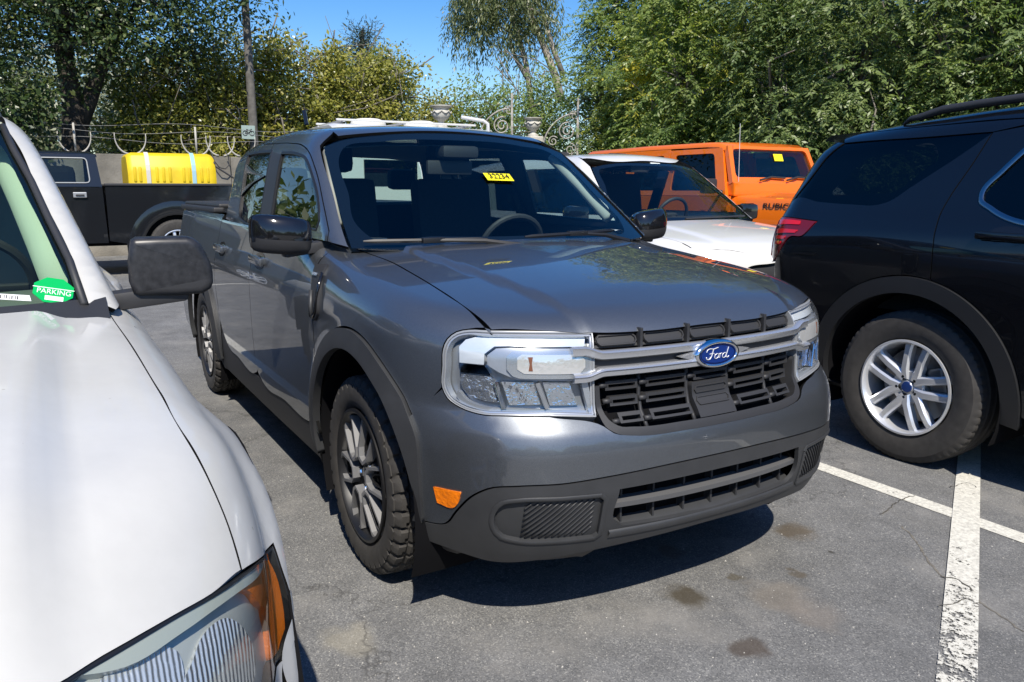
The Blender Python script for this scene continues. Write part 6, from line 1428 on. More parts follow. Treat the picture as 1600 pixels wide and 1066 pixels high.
ff(MB().box((FX,-3.75,1.02), (1.9,1.45,.62), None, .12).build('front_end', FP, sharp=40)); ff(MB().box((FX,-1.4,.62), (1.7,5.6,.25)).build('underbody', M_VOID)); ff(MB().box((SX-.25,-1.5,1.5), (.3,.5,.5), None, .1).build('headrest', M_SEAT)); ff(MB().box((FX,-1.8,1.2), (1.6,1.6,.4)).build('cabin_fill', M_SEAT))
for y in (WC_, -3.30):
    for s in (-1,1):
        o = wheel(F1, (-s*.87+0, y-FB_[1], .45), s, .395, .255, .242, 'bright', 'road'); o.scale = (1.14,1.0,1.14); o.rotation_euler = (0, 0, math.pi/2 if s < 0 else -math.pi/2)
# yellow container with ribs, straps
YM = mat('yellow_plastic', (.70,.50,.010), .5, noise=(4,.14), bump=(60,.12,.004))
YB = thing('storage_container', 'bright yellow ribbed plastic container strapped in the black pickup bed', 'container', (FX+.30,.31,.85)); yf_ = shifted(YB, (FX+.30,.31))
def yfix(o): o.parent = YB; o.location = (-(FX+.30), -.31, -.85); return o
y0, y1 = -.50, .86; X0, X1 = FX-.25, FX+.86
prf = [(X1,.85), (X1+.01,1.68), (X1-.01,1.77), (X1-.10,1.93), (X1-.20,1.98), (X0+.20,1.98), (X0+.10,1.93), (X0,1.77), (X0,.85)]
ys = [y0, y0+.035, y0+.08, y1-.10, y1-.04, y1]; sc_ = [(.93,-.06), (.975,-.02), (1.,0), (1.,0), (.975,-.02), (.93,-.06)]
V = []
for y, (k, dz) in zip(ys, sc_):
    for x, z in prf: V.append(((x-(X0+X1)/2)*k+(X0+X1)/2, y, z+dz*(z > 1.2)))
n = len(prf); b = MB(); b.add(V, [(i*n+k, i*n+k+1, (i+1)*n+k+1, (i+1)*n+k) for i in range(len(ys)-1) for k in range(n-1)]+[tuple(range(n)), tuple(range((len(ys)-1)*n, len(ys)*n))]); yfix(recalc(b.build('shell', YM, sharp=28)))
for y in (-.40,-.32,-.07,.03,.13,.34,.43,.62,.72): yfix(MB().box((X1+.008,y,1.63), (.03,.045,.24), None, .016).build('rib', YM, sharp=50))
for y, c in ((-.20,(.55,.53,.47)), (.50,(.30,.50,.58))):
    m = mat('strap_%d' % int(c[0]*100), c, .8); V = []
    for x, z in prf: V += [(x+(.012 if x > FX+.3 else -.012)+(.035 if x > FX+.8 and z < 1.62 else 0), y-.032, z+.012), (x+(.012 if x > FX+.3 else -.012)+(.035 if x > FX+.8 and z < 1.62 else 0), y+.032, z+.012)]
    yfix(mesh_obj('strap', V, [(2*i, 2*i+1, 2*i+3, 2*i+2) for i in range(n-1)], m))
yfix(MB().tube([(X1-.12,.80,1.82), (X1-.05,1.30,1.48)], .016, 6).build('handle_rod', M_BLACK)); yfix(MB().lathe([(0,.03), (.035,.03), (.035,-.03), (0,-.03)], 14, 'y', c=(X1-.12,.84,1.82)).build('rod_knob', M_BLACK))
pm = thing('equipment_box', 'small dark motor box standing at the tail of the black pickup bed', 'equipment', (FX+.6,1.34,.85))
o = MB().box((0,0,.55), (.4,.22,.30), None, .02).build('housing', mat('dark_grey_box', (.05,.05,.055), .5), pm, sharp=40); o = MB().lathe([(0,-.02), (.05,-.02), (.05,.02), (0,.02)], 16, 'z').build('port', M_VOID, pm); o.rotation_euler = (0,math.pi/2,0); o.location = (.205,0,.58); MB().box((0,0,.2), (.3,.16,.4)).build('stand', M_VOID, pm)
# ------------------------------------------------------------------ white van behind the grey pickup
VX, VY = -13.2, 5.20; VN = thing('van', 'white work van with roof vents and rack behind the grey pickup', 'van', (VX,VY,0)); nf = shifted(VN, (VX,VY))
vp = [(.35,2.9), (2.15,2.9)]
b = MB(); V = []; sec = [(-1.0,.45), (-1.02,1.2), (-.98,2.2), (-.90,2.54), (-.72,2.62), (0,2.65), (.72,2.62), (.90,2.54), (.98,2.2), (1.02,1.2), (1.0,.45)]
for y, k, dz in ((-2.1,.93,-.05), (-2.02,1.,0), (1.15,1.,0), (1.3,.99,-.04), (2.0,.93,-.55), (2.55,.92,-.62), (3.2,.90,-1.0), (3.3,.88,-1.05)):
    for x, z in sec: V.append((VX+x*k, VY+y, min(z, 2.65+dz*1.2) if z > 1.0 else z))
n = len(sec); b.add(V, [(i*n+k, i*n+k+1, (i+1)*n+k+1, (i+1)*n+k) for i in range(7) for k in range(n-1)]+[tuple(range(n)), tuple(range(7*n, 8*n))[::-1]]); nf(recalc(b.build('body', CW, sharp=35)))
for y in (-1.1,.05):
    nf(recalc(MB().lathe([(.33,0), (.36,.05), (.33,.11), (.22,.15), (0,.16)], 24, 'z', c=(VX+.1,VY+y,2.63)).build('roof_vent', mat('cream_plastic', (.75,.73,.66), .5), smooth=True)))
for x in (-.62,.66): nf(MB().box((VX+x,VY-.45,2.70), (.05,3.0,.04), None, .01).build('rack_rail', CW))
for y in (-1.8,-.55,.9): nf(MB().box((VX,VY+y,2.68), (1.35,.05,.04)).build('rack_crossbar', mat('rack_grey', (.5,.5,.5), .5, .5)))
nf(MB().tube([(VX+.6,VY+.75,2.86), (VX+.7,VY+1.22,2.80), (VX+.74,VY+1.30,2.74), (VX+.75,VY+1.32,2.40)], .038, 8).build('roof_pipe', CW, smooth=True)); nf(MB().box((VX+1.005,VY+1.2,1.75), (.02,.9,.45)).build('side_window', M_DGLASS)); nf(MB().box((VX+1.01,VY-1.0,1.7), (.02,1.1,.5)).build('side_window', M_DGLASS))
for x_, y_ in ((.9,-1.8), (.9,2.4), (-.9,-1.8), (-.9,2.4)):
    o = wheel(VN, (x_, y_, .36), -1, .395, .255, .242, 'bright', 'road'); o.scale = (.91,.9,.91); o.rotation_euler = (0,0,math.pi/2 if x_ > 0 else -math.pi/2)
# ------------------------------------------------------------------ wall, wire, pole, sign, gate
WX_ = -16.2
M_CONC = mat('old_concrete', (.205,.19,.16), .9, noise=(1.6,.5,9), bump=(25,.4,.02))
wl_ = thing('concrete_wall', 'weathered concrete wall behind the black pickup', 'wall', (WX_,-4,0))
y = -16.; k = 0
while y < 4.2:
    o = MB().box((-.1,y+1.0+4,1.05), (.20,1.99,2.10+.015*((k*5) % 3)), None, .012).build('wall_panel', M_CONC, wl_); y += 2.0; k += 1
M_WIRE = mat('galvanised_wire', (.45,.45,.44), .45, .8)
M_BRK = mat('pale_bracket', (.42,.40,.36), .7)
BRL = {118: 'straight post with pale curved wire arms by the forked tree trunk', 205: 'pale curved wire arms above the black pickup cab roof', 307: 'straight post with pale curved wire arms above the yellow container', 345: 'pale curved wire arms by the looped cable on the wall', 378: 'pale curved wire arms beside the green bicycle sign'}
for px in (118,205,307,345,378):
    p = on_plane((px,232), 0, WX_); t = thing('wire_bracket', BRL[px], 'bracket', (WX_,p[1],2.10), 0, 'wire brackets along the wall')
    if px in (118,307): MB().tube([(0,0,0), (0,0,.62)], .022, 8).build('post', M_BRK, t, smooth=True)
    for s in (-1,1): MB().tube([(0, s*.04+s*.26*math.sin(a), .02+.36-.36*math.cos(a)) for a in np.linspace(.05,1.75,9)], [.022,.021,.02,.018,.016,.014,.012,.010,.008], 7).build('curved_arm', M_BRK, t, smooth=True)
ww = thing('barbed_wire', 'thin barbed wire strands strung above the concrete wall', 'wire', (WX_,-4,2.1))
for h in (.30,.48,.62): MB().tube([(0, q, h+.05*math.sin(q*1.7+h*9)) for q in np.linspace(-9,7.5,60)], .005, 4).build('strand', M_WIRE, ww)
hg = MB(); hp = [on_plane(p, 0, WX_+.18) for p in ((330,238), (335,252), (343,262), (352,264), (358,258), (357,246), (352,236))]; hg.tube([tuple(q) for q in hp], .012, 5)
tag(hg.build('hanging_cable', M_BLACK, smooth=True), 'black cable looping down the concrete wall', 'cable')
P0 = on_plane((396,205), 0, -16.55); P1 = on_plane((384,20), 0, -16.55); dP = P1-P0
pl = thing('utility_pole', 'weathered leaning wooden utility pole rising before the trees', 'pole', (P0[0],P0[1]-.0,0))
b0 = np.array([0,0,0.]); bt = P0-np.array([P0[0],P0[1],0]); MB().tube([tuple(-dP*(P0[2]/dP[2])+[0,0,P0[2]]), tuple(bt), tuple(bt+dP), tuple(bt+dP*2.6)], [.105,.10,.085,.075], 12).build('shaft', mat('grey_wood', (.12,.112,.10), .9, noise=(9,.35,6)), pl, smooth=True)
sp_ = on_plane((388,207), 0, -16.36)
sg = thing('bicycle_sign', 'pale green sign with a dark bicycle symbol fixed to the leaning pole', 'sign', (sp_[0],sp_[1],0))
pl_h = sp_[2]
MB().box((0,0,pl_h), (.02,.30,.30), None, .006).build('plate', mat('pale_green_plate', (.30,.38,.35), .5), sg); sym = MB()
for s in (-1,1): sym.tube([(.015, s*.075+.05*math.cos(a), pl_h-.02+.05*math.sin(a)) for a in np.linspace(0, 2*math.pi, 17)], .007, 5, cap=False)
for a, c in (((-.075,-.02), (-.03,.05)), ((-.03,.05), (.055,.05)), ((.055,.05), (.075,-.02)), ((-.03,.05), (0,-.02)), ((0,-.02), (.055,.05)), ((-.075,-.02), (0,-.02)), ((-.045,.065), (-.015,.065)), ((.05,.07), (.08,.07))): sym.tube([(.015,a[0],pl_h+a[1]), (.015,c[0],pl_h+c[1])], .006, 5)
sym.build('bicycle_symbol', M_INK, sg); MB().box((-.03,0,pl_h), (.04,.05,.3)).build('bracket', M_WIRE, sg)
# urns on gate pillars and scrolled iron
M_STONE = mat('carved_stone', (.50,.48,.43), .85, noise=(7,.3,7), bump=(40,.3,.01)); M_IRON = mat('rusty_iron', (.36,.335,.30), .7, .3, noise=(12,.5,5))
def urn(px, dist, sc, lab):
    d = ray(px); d = d/np.linalg.norm(d[:2]); p = CAM+d*dist; t = thing('stone_urn', lab, 'urn', (p[0],p[1],0))
    zb = p[2]
    pr = [(0,0), (.17,0), (.17,.05), (.10,.09), (.075,.14), (.10,.18), (.20,.24), (.25,.34), (.24,.42), (.20,.47), (.215,.50), (.30,.545), (.305,.575), (.24,.58), (.22,.54), (0,.52)]
    bm_ = MB(); bm_.lathe([(r*sc, zb+(h-.58)*sc) for r, h in pr], 32, 'z'); recalc(bm_.build('urn_body', M_STONE, t, sharp=40))
    for k in range(8):
        a0 = k*math.pi/4; pts = [(.265*sc*math.cos(a0+q*.39), .265*sc*math.sin(a0+q*.39), zb+(.44-.58-.07*(1-q*q))*sc) for q in np.linspace(-1,1,7)]; MB().tube(pts, .018*sc, 6).build('swag', M_STONE, t, smooth=True)
    MB().box((0,0,(zb-.58*sc)/2), (.5*sc,.5*sc,zb-.58*sc), None, .03).build('pillar', M_STONE, t)
urn((689,165), 19.5, .88, 'larger carved stone urn above the white van roof'); urn((833,184), 21., .80, 'smaller carved stone urn between the two iron scrolls')
def scroll(px, dist, sc, flip, lab):
    d = ray(px); d = d/np.linalg.norm(d[:2]); p = CAM+d*dist; u = np.array([-d[1], d[0]])*(-1); u = u/np.linalg.norm(u); t = thing('iron_gate', lab, 'gate', (p[0],p[1],0)); t.rotation_euler = (0,0,math.atan2(u[1],u[0])); zt = p[2]
    MB().box((flip*.0,0,zt/2+.2), (.05,.05,zt+.4)).build('gate_post', M_IRON, t)
    def spi(cx, cz, r0, turns, a0, sg_, nm, th=.022):
        pts = [((cx+r0*(1-.82*q)*math.cos(a0+sg_*q*turns*2*math.pi))*flip*sc, 0, zt+(cz+r0*(1-.82*q)*math.sin(a0+sg_*q*turns*2*math.pi))*sc) for q in np.linspace(0,1,40)]; MB().tube(pts, th*sc, 6).build(nm, M_IRON, t, smooth=True)
    spi(-.30,-.45,.26,1.9,1.2,1,'scroll'); spi(-.10,-.02,.15,1.6,3.6,-1,'scroll',.016); spi(-.70,-.72,.15,1.6,.6,1,'scroll',.016); spi(-.20,-.95,.17,1.6,1.6,-1,'scroll',.016); spi(-.55,-1.2,.20,1.6,1.6,1,'scroll',.016)
    MB().tube([((-.02-.98*math.sin(a))*flip*sc, 0, zt+(-1.0+1.05*math.cos(a))*sc) for a in np.linspace(.05,1.5,16)], .024*sc, 6).build('top_curve', M_IRON, t, smooth=True)
    for k in range(5): MB().tube([((-.16-.18*k)*flip*sc, 0, .05), ((-.16-.18*k)*flip*sc, 0, zt-(1.0+.10*k)*sc)], .016, 6).build('bar', M_IRON, t)
    MB().box((-.5*flip*sc,0,.12), (1.0*sc,.04,.05)).build('bottom_rail', M_IRON, t)
scroll((800,172), 20.5, .85, 1, 'scrolled wrought iron gate leaf left of the smaller stone urn'.replace('left of', 'between the larger and')) if False else scroll((800,172), 20.5, .85, 1, 'scrolled wrought iron gate leaf between the two stone urns')
scroll((903,180), 20.0, .85, 1, 'scrolled wrought iron gate leaf beside the dense green trees')
# ------------------------------------------------------------------ trees
def leafmat(name, cols, gloss=.35, trans=.35):
    m = bpy.data.materials.new(name); m.use_nodes = True; nt = m.node_tree; b = nt.nodes['Principled BSDF']; L = nt.links.new
    gi = nt.nodes.new('ShaderNodeNewGeometry'); r = nt.nodes.new('ShaderNodeValToRGB'); e = r.color_ramp.elements
    while len(e) < len(cols): e.new(.5)
    for k, c in enumerate(cols): e[k].position = k/(len(cols)-1); e[k].color = (*c, 1)
    at_ = nt.nodes.new('ShaderNodeAttribute'); at_.attribute_name = 'tone'; mm_ = nt.nodes.new('ShaderNodeMath'); mm_.operation = 'MULTIPLY_ADD'; mm_.inputs[1].default_value = .45; L(gi.outputs['Random Per Island'], mm_.inputs[0]); m2_ = nt.nodes.new('ShaderNodeMath'); m2_.operation = 'MULTIPLY'; m2_.inputs[1].default_value = .6; L(at_.outputs['Fac'], m2_.inputs[0]); L(m2_.outputs[0], mm_.inputs[2])
    L(mm_.outputs[0], r.inputs[0]); L(r.outputs[0], b.inputs['Base Color']); b.inputs['Roughness'].default_value = gloss; b.inputs['Specular IOR Level'].default_value = .5
    t = nt.nodes.new('ShaderNodeBsdfTranslucent'); mx_ = nt.nodes.new('ShaderNodeMixShader'); mx_.inputs[0].default_value = trans
    sc = nt.nodes.new('ShaderNodeVectorMath'); sc.operation = 'MULTIPLY'; sc.inputs[1].default_value = (1.3,1.5,.6); L(r.outputs[0], sc.inputs[0]); L(sc.outputs[0], t.inputs[0])
    L(b.outputs[0], mx_.inputs[1]); L(t.outputs[0], mx_.inputs[2]); L(mx_.outputs[0], nt.nodes['Material Output'].inputs[0]); MATS[name] = m; return m
M_BARK = mat('dark_bark', (.060,.050,.040), .95, noise=(6,.4,7), bump=(22,.8,.03)); M_BARK2 = mat('pale_bark', (.34,.30,.25), .9, noise=(5,.35,6)); M_TWIG = mat('grey_twig', (.17,.15,.125), .9)
def fastmesh(name, V, Q, m, parent, tone=None):
    me = bpy.data.meshes.new(name); nq = len(Q); me.vertices.add(len(V)); me.vertices.foreach_set('co', V.astype(np.float32).ravel()); me.loops.add(nq*4); me.loops.foreach_set('vertex_index', Q.astype(np.int32).ravel()); me.polygons.add(nq); me.polygons.foreach_set('loop_start', np.arange(0, nq*4, 4, dtype=np.int32)); me.update(calc_edges=True); me.validate(); me.materials.append(m); ta_ = me.attributes.new('tone', 'FLOAT', 'POINT'); ta_.data.foreach_set('value', (tone if tone is not None else np.full(len(V), .5)).astype(np.float32))
    o = bpy.data.objects.new(name, me); COL.objects.link(o); o.parent = parent; return o
def leaves(C, rng, n, spread, size, droop, aspect, rand=.7):
    """C: clump centres (k,3); n leaves each -> quad vertices"""
    k = len(C); P = np.repeat(C, n, 0); sp = np.asarray(spread)
    g = rng.normal(size=(k*n,3)); g /= np.maximum(1, np.linalg.norm(g, axis=1, keepdims=True)/1.9); P = P+g*sp
    out = g*np.array([1,1,.4]); d = out/np.maximum(np.linalg.norm(out, axis=1, keepdims=True), 1e-6)+rng.normal(size=(k*n,3))*rand; d[:,2] -= droop; d /= np.linalg.norm(d, axis=1, keepdims=True)
    a = rng.normal(size=(k*n,3))*.55+np.array([.6,-.25,.85]); w_ = np.cross(d, a); w_ /= np.maximum(np.linalg.norm(w_, axis=1, keepdims=True), 1e-6)
    s = (size*rng.uniform(.5,1.5,(k*n,1)))*np.repeat(rng.uniform(.75,1.25,(k,1)), n, 0); l = d*s; w_ = w_*s*aspect*.5
    V = np.stack([P, P+l*.45+w_, P+l, P+l*.45-w_], 1).reshape(-1,3); return V
def sprays(C, rng, tw, n, ln, size, droop, aspect):
    """feathery foliage: tw drooping twigs per clump with n leaflets alternating along each"""
    k = len(C)*tw; o = np.repeat(C, tw, 0)+rng.normal(size=(k,3))*.12; d = rng.normal(size=(k,3))*np.array([1,1,.45])+np.array([.25,-.12,.05]); d /= np.linalg.norm(d, axis=1, keepdims=True)
    L_ = ln*rng.uniform(.55,1.3,(k,1)); q = np.tile(np.linspace(.08,1,n), k)[:,None]; D = np.repeat(d, n, 0); LL = np.repeat(L_, n, 0)
    P = np.repeat(o, n, 0)+D*q*LL; P[:,2] -= (droop*q*q*LL)[:,0]
    t = D.copy(); t[:,2] -= (2*droop*q)[:,0]; t /= np.linalg.norm(t, axis=1, keepdims=True)
    sd_ = np.cross(t, np.array([0,0,1.])); sd_ /= np.maximum(np.linalg.norm(sd_, axis=1, keepdims=True), 1e-6); al = np.where(np.arange(k*n) % 2, 1., -1.)[:,None]
    l = sd_*al*.8+t*.75+rng.normal(size=(k*n,3))*.28; l[:,2] -= .25; l /= np.linalg.norm(l, axis=1, keepdims=True)
    a = rng.normal(size=(k*n,3))*.45+np.array([.5,-.2,.85]); w_ = np.cross(l, a); w_ /= np.maximum(np.linalg.norm(w_, axis=1, keepdims=True), 1e-6)
    s = size*rng.uniform(.6,1.35,(k*n,1)); l = l*s; w_ = w_*s*aspect*.5
    return np.stack([P, P+l*.5+w_, P+l, P+l*.5-w_], 1).reshape(-1,3)
def crown_pts(rng, blobs, n, shell=.55):
    """points spread through a union of ellipsoids, denser towards their outsides"""
    vol = np.array([b[1][0]*b[1][1]*b[1][2] for b in blobs])**.8; pk = rng.choice(len(blobs), n, p=vol/vol.sum()); d = rng.normal(size=(n,3)); d /= np.linalg.norm(d, axis=1, keepdims=True)
    r = (shell+(1-shell)*rng.random((n,1)))*(.88+.24*rng.random((n,1))); c = np.array([b[0] for b in blobs])[pk]; R3_ = np.array([b[1] for b in blobs])[pk]; return c+d*r*R3_
def tree(name, lab, base, trunk, blobs, ncl, nl, spread, size, droop, aspect, lm, bark=M_BARK, seed=1, r0=.22, limbs=10, group=None, shell=.5, cat='tree', twigs=0, strands=None, spray=None):
    rng = np.random.default_rng(seed); t = thing(name, lab, cat, base, 0, group); B = np.array(base, float)
    bl = [(np.array(c)-B, r) for c, r in blobs]; C = crown_pts(rng, bl, ncl, shell); V = leaves(C, rng, nl, spread, size, droop, aspect) if not spray else sprays(C, rng, spray[0], spray[1], spray[2], size, droop, aspect)
    nl = nl if not spray else spray[0]*spray[1]
    if strands:
        cnt, ln, per = strands; S = crown_pts(rng, bl, cnt, .75); PV = []
        for s_ in S:
            L_ = ln*rng.uniform(.5,1.2); q = np.linspace(0,1,per)[:,None]; sw = rng.normal(size=2)*.12
            PV.append(s_+np.concatenate([q*sw[0]+q*q*.1*rng.normal(), q*sw[1], -q*L_], 1))
        V = np.concatenate([V, leaves(np.concatenate(PV), rng, 3, .07, size, droop+1.2, aspect, .5)])
    tn = np.full(len(V), .5); tn[:len(C)*nl*4] = np.repeat(rng.random(len(C)), nl*4)
    fastmesh('crown', V, np.arange(len(V)).reshape(-1,4), lm, t, tn)
    tr = MB(); top = None
    for path, ra in trunk: tr.tube([tuple(np.array(p)-B) for p in path], ra, 10)
    tr.build('trunk', bark, t, smooth=True)
    lb = MB(); ends = C[rng.choice(len(C), limbs, replace=False)]; cc_ = C.mean(0); ends = cc_+(ends-cc_)*.72; limb_parent = t; st = np.array(trunk[0][0][-1])-B
    for e_ in ends:
        s0 = st*(.55+.45*rng.random()) if len(trunk) == 1 else (np.array(trunk[rng.integers(len(trunk))][0][-1])-B)
        mid = (s0+e_)/2+rng.normal(size=3)*.25+np.array([0,0,.25]); lb.tube([tuple(s0), tuple(mid), tuple(e_)], [r0*.45, r0*.28, r0*.08], 6)
    for _ in range(twigs):
        e_ = C[rng.integers(len(C))]; d_ = rng.normal(size=3)*.45; lb.tube([tuple(e_-d_), tuple(e_+rng.normal(size=3)*.12), tuple(e_+d_)], [.018,.014,.006], 4)
    lo_ = lb.build('limbs', M_TWIG if twigs else bark, t, smooth=True); lo_['kind'] = 'stuff'; return t
def at(px, py, dist):
    d = ray((px, py)); return CAM+d/np.linalg.norm(d[:2])*dist
def gxy(px, dist): p = at(px, 296, dist); return (p[0], p[1], 0.)
LM_OAK = leafmat('dark_glossy_leaf', [(.020,.042,.013), (.036,.066,.020), (.070,.105,.030), (.15,.175,.055)], .38, .22)
LM_MAG = leafmat('magnolia_leaf', [(.13,.15,.035), (.22,.23,.05), (.31,.30,.06), (.38,.33,.09)], .3, .30)
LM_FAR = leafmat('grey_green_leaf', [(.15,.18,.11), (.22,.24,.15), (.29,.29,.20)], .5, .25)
LM_WEEP = leafmat('weeping_leaf', [(.075,.10,.036), (.13,.155,.058), (.19,.21,.085)], .4, .35)
LM_YG = leafmat('yellow_green_leaf', [(.11,.16,.03), (.20,.26,.05), (.30,.33,.06), (.46,.40,.06)], .4, .40)
LM_DG = leafmat('fern_green_leaf', [(.080,.125,.042), (.15,.205,.066), (.24,.285,.105)], .42, .32)
LM_DG2 = leafmat('mid_green_leaf', [(.09,.145,.04), (.175,.24,.062), (.27,.32,.09)], .42, .36)
LM_PINE = leafmat('pine_needle', [(.018,.032,.018), (.035,.055,.028)], .5, .15)
# dark spreading tree over the wall, forked trunk
dO = 20.4; b0 = gxy(118,dO); f1 = at(118,180,dO); 
tree('shade_tree', 'tall dark-leaved tree with a forked trunk rising behind the wall', b0,
     [([b0, tuple(at(118,215,dO)), tuple(at(112,150,dO)), tuple(at(100,85,dO)), tuple(at(95,20,dO))], [.30,.27,.20,.18,.15]), ([tuple(at(120,205,dO)), tuple(at(138,160,dO)), tuple(at(152,120,dO)), tuple(at(180,60,dO))], [.19,.17,.15,.12])],
     [(at(120,10,dO), (2.9,2.9,1.9)), (at(270,5,dO-.4), (1.9,1.8,1.35)), (at(370,-25,dO-1.2), (.75,.75,1.0)), (at(-30,70,dO), (2.2,1.8,1.9)), (at(20,-110,dO), (4.,4.,2.4)), (at(190,-110,dO), (2.6,2.4,1.9))], 640, 92, (.34,.34,.27), .10, .35, .5, LM_OAK, seed=3, r0=.2, limbs=22, shell=.25)
b1 = gxy(10,19); tree('leafy_shrub', 'dark dense shrub at the wall beside the white pickup roof', b1, [([b1, tuple(at(10,200,19))], [.08,.05])], [(at(5,170,19), (.9,.9,1.0))], 60, 60, .22, .11, .3, .5, LM_OAK, seed=4, r0=.06, limbs=6, cat='shrub')
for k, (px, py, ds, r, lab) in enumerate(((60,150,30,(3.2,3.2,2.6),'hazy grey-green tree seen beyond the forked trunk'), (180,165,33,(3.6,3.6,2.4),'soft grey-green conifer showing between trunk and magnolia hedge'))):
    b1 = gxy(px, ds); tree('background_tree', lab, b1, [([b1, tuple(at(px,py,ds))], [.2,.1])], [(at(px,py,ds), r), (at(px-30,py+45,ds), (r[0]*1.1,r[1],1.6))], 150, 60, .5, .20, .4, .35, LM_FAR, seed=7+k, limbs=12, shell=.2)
# magnolia hedge
mg = [(235,170,21.2,(1.45,1.3,1.4),'yellow-green magnolia hedge tree just behind the yellow container'), (320,155,21.4,(1.35,1.3,1.65),'glossy magnolia hedge tree with bare grey twigs near the wall brackets'), (415,152,21.6,(1.45,1.3,1.55),'glossy magnolia hedge tree around the leaning utility pole'), (500,160,22.4,(1.2,1.2,1.4),'thin-topped magnolia hedge tree right above the grey pickup cab'), (590,160,22.4,(1.35,1.3,1.45),'rounded magnolia hedge tree rising over the white van vents')]
for k, (px, py, ds, r, lab) in enumerate(mg):
    b1 = gxy(px, ds); c = at(px,py,ds)
    tree('magnolia_tree', lab, b1, [([b1, (b1[0],b1[1],c[2]*.45), tuple(c)], [.10,.085,.04])], [(c, r), (c-np.array([0,0,1.2]), (r[0]*1.05,r[1],1.2)), (c+np.array([.2,.3,r[2]*.7]), (r[0]*.55,r[1]*.5,.45))], 260, 74, .19, .098, .05, .48, LM_MAG, seed=20+k, r0=.09, limbs=22, shell=.25, twigs=70)
b1 = gxy(567,42); c = at(567,85,42); tree('pine_tree', 'dark pine top standing far behind the magnolia hedge', b1, [([b1, tuple(at(567,45,42))], [.3,.05])], [(at(567,62,42), (.75,.75,.9)), (at(565,95,42), (1.35,1.35,1.2)), (at(566,140,42), (2.1,2.1,1.8))], 170, 55, .26, .24, -.2, .16, LM_PINE, seed=31, limbs=14, shell=.2)
for k, (px, py, ds, r, lm, lab) in enumerate(((680,180,24,(1.4,1.4,.9),LM_MAG,'low thin shrubbery beneath the open sky behind the larger urn'), (765,180,23.5,(1.3,1.3,1.15),LM_DG2,'green shrubbery under the weeping tree behind the gate'), (850,172,23.5,(1.4,1.3,1.35),LM_DG2,'leafy green shrubbery behind the smaller urn'))):
    b1 = gxy(px, ds); c = at(px,py,ds); tree('hedge_shrub', lab, b1, [([b1, tuple(c)], [.07,.03])], [(c, r), (c-np.array([0,0,1.2]), (r[0]*1.1,r[1]*1.1,1.1))], 170, 55, .24, .10, .25, .42, lm, seed=40+k, r0=.06, limbs=14, shell=.2, cat='shrub', twigs=30)
# weeping tree with pale leaning stems
dW = 26.; b1 = gxy(835,dW)
tree('weeping_tree', 'tall weeping tree with pale leaning stems and hanging strands', b1,
     [([b1, tuple(at(836,205,dW)), tuple(at(822,100,dW)), tuple(at(800,20,dW)), tuple(at(785,-70,dW))], [.11,.10,.085,.07,.04]), ([tuple(at(878,160,dW)), tuple(at(868,120,dW)), tuple(at(845,60,dW)), tuple(at(822,5,dW))], [.13,.12,.10,.07]), ([tuple(at(880,118,dW)), tuple(at(862,70,dW)), tuple(at(850,25,dW))], [.09,.08,.05]), ([tuple(at(828,130,dW)), tuple(at(808,95,dW)), tuple(at(799,75,dW)), tuple(at(796,50,dW))], [.08,.07,.05,.03])],
     [(at(770,25,dW), (1.2,1.2,1.0)), (at(722,20,dW), (.55,.55,.6)), (at(842,20,dW), (.75,.75,.8)), (at(780,-45,dW), (1.7,1.7,1.1))], 240, 46, .26, .125, .9, .24, LM_WEEP, bark=M_BARK2, seed=51, r0=.10, limbs=16, shell=.3, strands=(260,1.1,16))
tw = MB(); rng = np.random.default_rng(8)
# big green trees on the right
rt = [(945,150,21.,(1.1,1.1,1.8),LM_DG2,'small-leaved green tree beside the iron gate'), (1035,50,20.,(1.5,1.5,2.1),LM_YG,'yellow-green feathery tree with bright yellow patches'), (1065,110,17.5,(1.8,1.7,2.5),LM_DG2,'mid-green leafy tree behind the orange off-roader'), (1160,40,17.5,(2.2,2.,2.9),LM_YG,'tall light green tree above the orange off-roader roof'), (1210,130,15.8,(1.7,1.6,2.2),LM_DG,'dark ferny tree between the off-roader and the black SUV'), (1330,70,15.5,(2.,1.9,2.7),LM_DG,'deep green ferny tree above the black SUV tailgate'), (1450,60,15.2,(2.,1.9,2.6),LM_DG,'grey-green ferny tree above the black SUV roof rail'), (1570,50,15.,(2.1,2.,2.7),LM_DG2,'leafy green tree over the black SUV front half'), (1700,60,14.8,(2.1,2.,2.7),LM_DG,'ferny green tree past the nose of the black SUV')]
for k, (px, py, ds, r, lm, lab) in enumerate(rt):
    b1 = gxy(px, ds); c = at(px,py,ds); up = c+np.array([0,0,2.6])
    tree('leafy_tree', lab, b1, [([b1, (b1[0],b1[1],c[2]*.6), tuple(c)], [.20,.16,.07])], [(c, r), (c-np.array([.2,.1,1.9]), (r[0]*1.0,r[1]*1.0,1.5)), (c+np.array([0,0,1.9]), (r[0]*.7,r[1]*.7,1.2))], 250, 1, .1, .088, .42, .36, lm, seed=60+k, r0=.09, limbs=18, shell=.3, twigs=6, spray=(8,19,.62))
yt = [o for o in SC.objects if o.get('label') == 'yellow-green feathery tree with bright yellow patches'][0]; rng = np.random.default_rng(71)
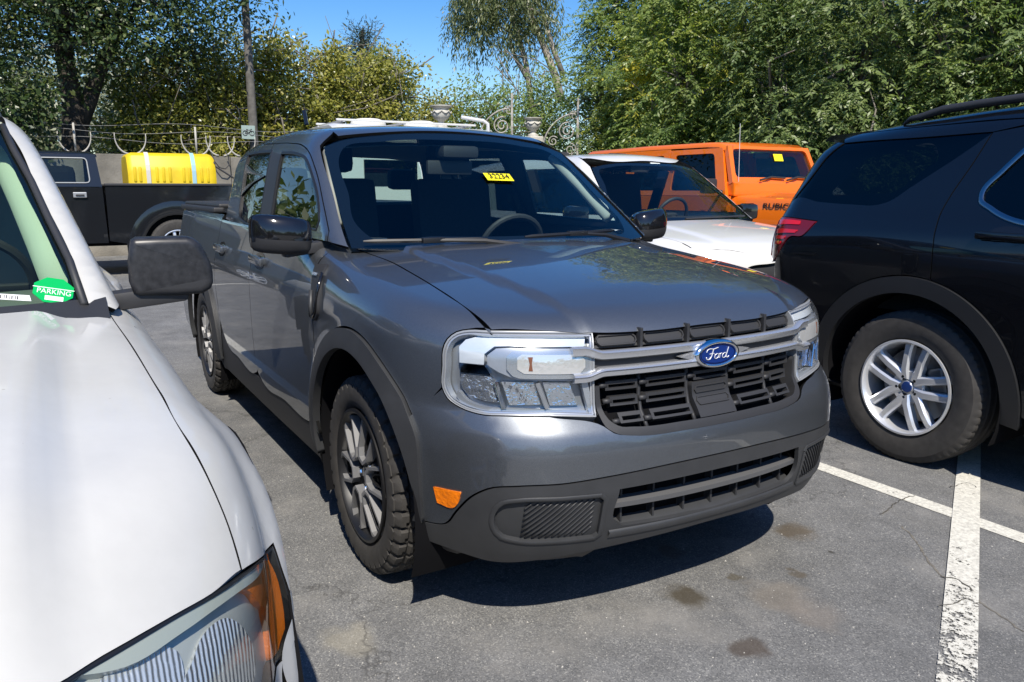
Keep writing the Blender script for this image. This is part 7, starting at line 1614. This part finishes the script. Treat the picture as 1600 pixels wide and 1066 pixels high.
Cy = np.array([at(1012+rng.normal()*20, 100+rng.normal()*15, 18.6+rng.normal()*.3) for _ in range(26)])-np.array(yt.location)
Vy = sprays(Cy, rng, 6, 16, .45, .09, .45, .42); fastmesh('yellow_leaves', Vy, np.arange(len(Vy)).reshape(-1,4), leafmat('bright_yellow_leaf', [(.42,.38,.04), (.55,.47,.05), (.62,.55,.08)], .4, .4), yt)
# woodland filling in behind the right-hand trees
rng = np.random.default_rng(15); n = 16000; pxs = 985+rng.random(n)*950; C = np.array([at(p, 296, 21.+rng.normal()*.5) for p in pxs]); C[:,2] = rng.random(n)**.9*(5.6+.7*np.sin(pxs*.021)+.5*np.sin(pxs*.063)); V = leaves(C, rng, 5, .35, .24, .4, .45)
wl2 = fastmesh('woodland', V, np.arange(len(V)).reshape(-1,4), LM_OAK, None); tag(wl2, 'deep green woodland filling in behind the tall right-hand trees'.replace('right-hand ', 'ferny '), 'trees', kind='stuff')
# low ivy and ground cover under the trees, nobody could count it
rng = np.random.default_rng(5); n = 9000; tt = rng.random(n); pxs = 900+tt*900; C = np.array([at(p, 296, 16.6+1.8*(p < 1100)+rng.normal()*.5) for p in pxs]); C[:,2] = np.abs(rng.normal(size=n))*.9
V = leaves(C, rng, 4, .2, .11, .3, .4); gc = fastmesh('undergrowth', V, np.arange(len(V)).reshape(-1,4), LM_DG, None); tag(gc, 'dark leafy undergrowth at the foot of the tall trees', 'undergrowth', kind='stuff')

# unseen belt of trees added out of view to darken reflections in the paintwork
rng = np.random.default_rng(12); n = 15000; a_ = rng.uniform(R_(-171), R_(62), n); rr = 30+rng.normal(size=n)*1.8
C = np.stack([CAM[0]+rr*np.cos(a_), CAM[1]+rr*np.sin(a_), np.abs(rng.normal(size=n))*.1+rng.random(n)**.8*(4.6+1.5*np.sin(a_*9)+1.0*np.sin(a_*23+1))], 1)
V = leaves(C, rng, 9, .5, .36, .3, .5); wd_ = fastmesh('unseen_trees', V, np.arange(len(V)).reshape(-1,4), LM_DG, None); tag(wd_, 'unseen belt of dark green trees added to darken the paintwork reflections', 'trees', kind='stuff')
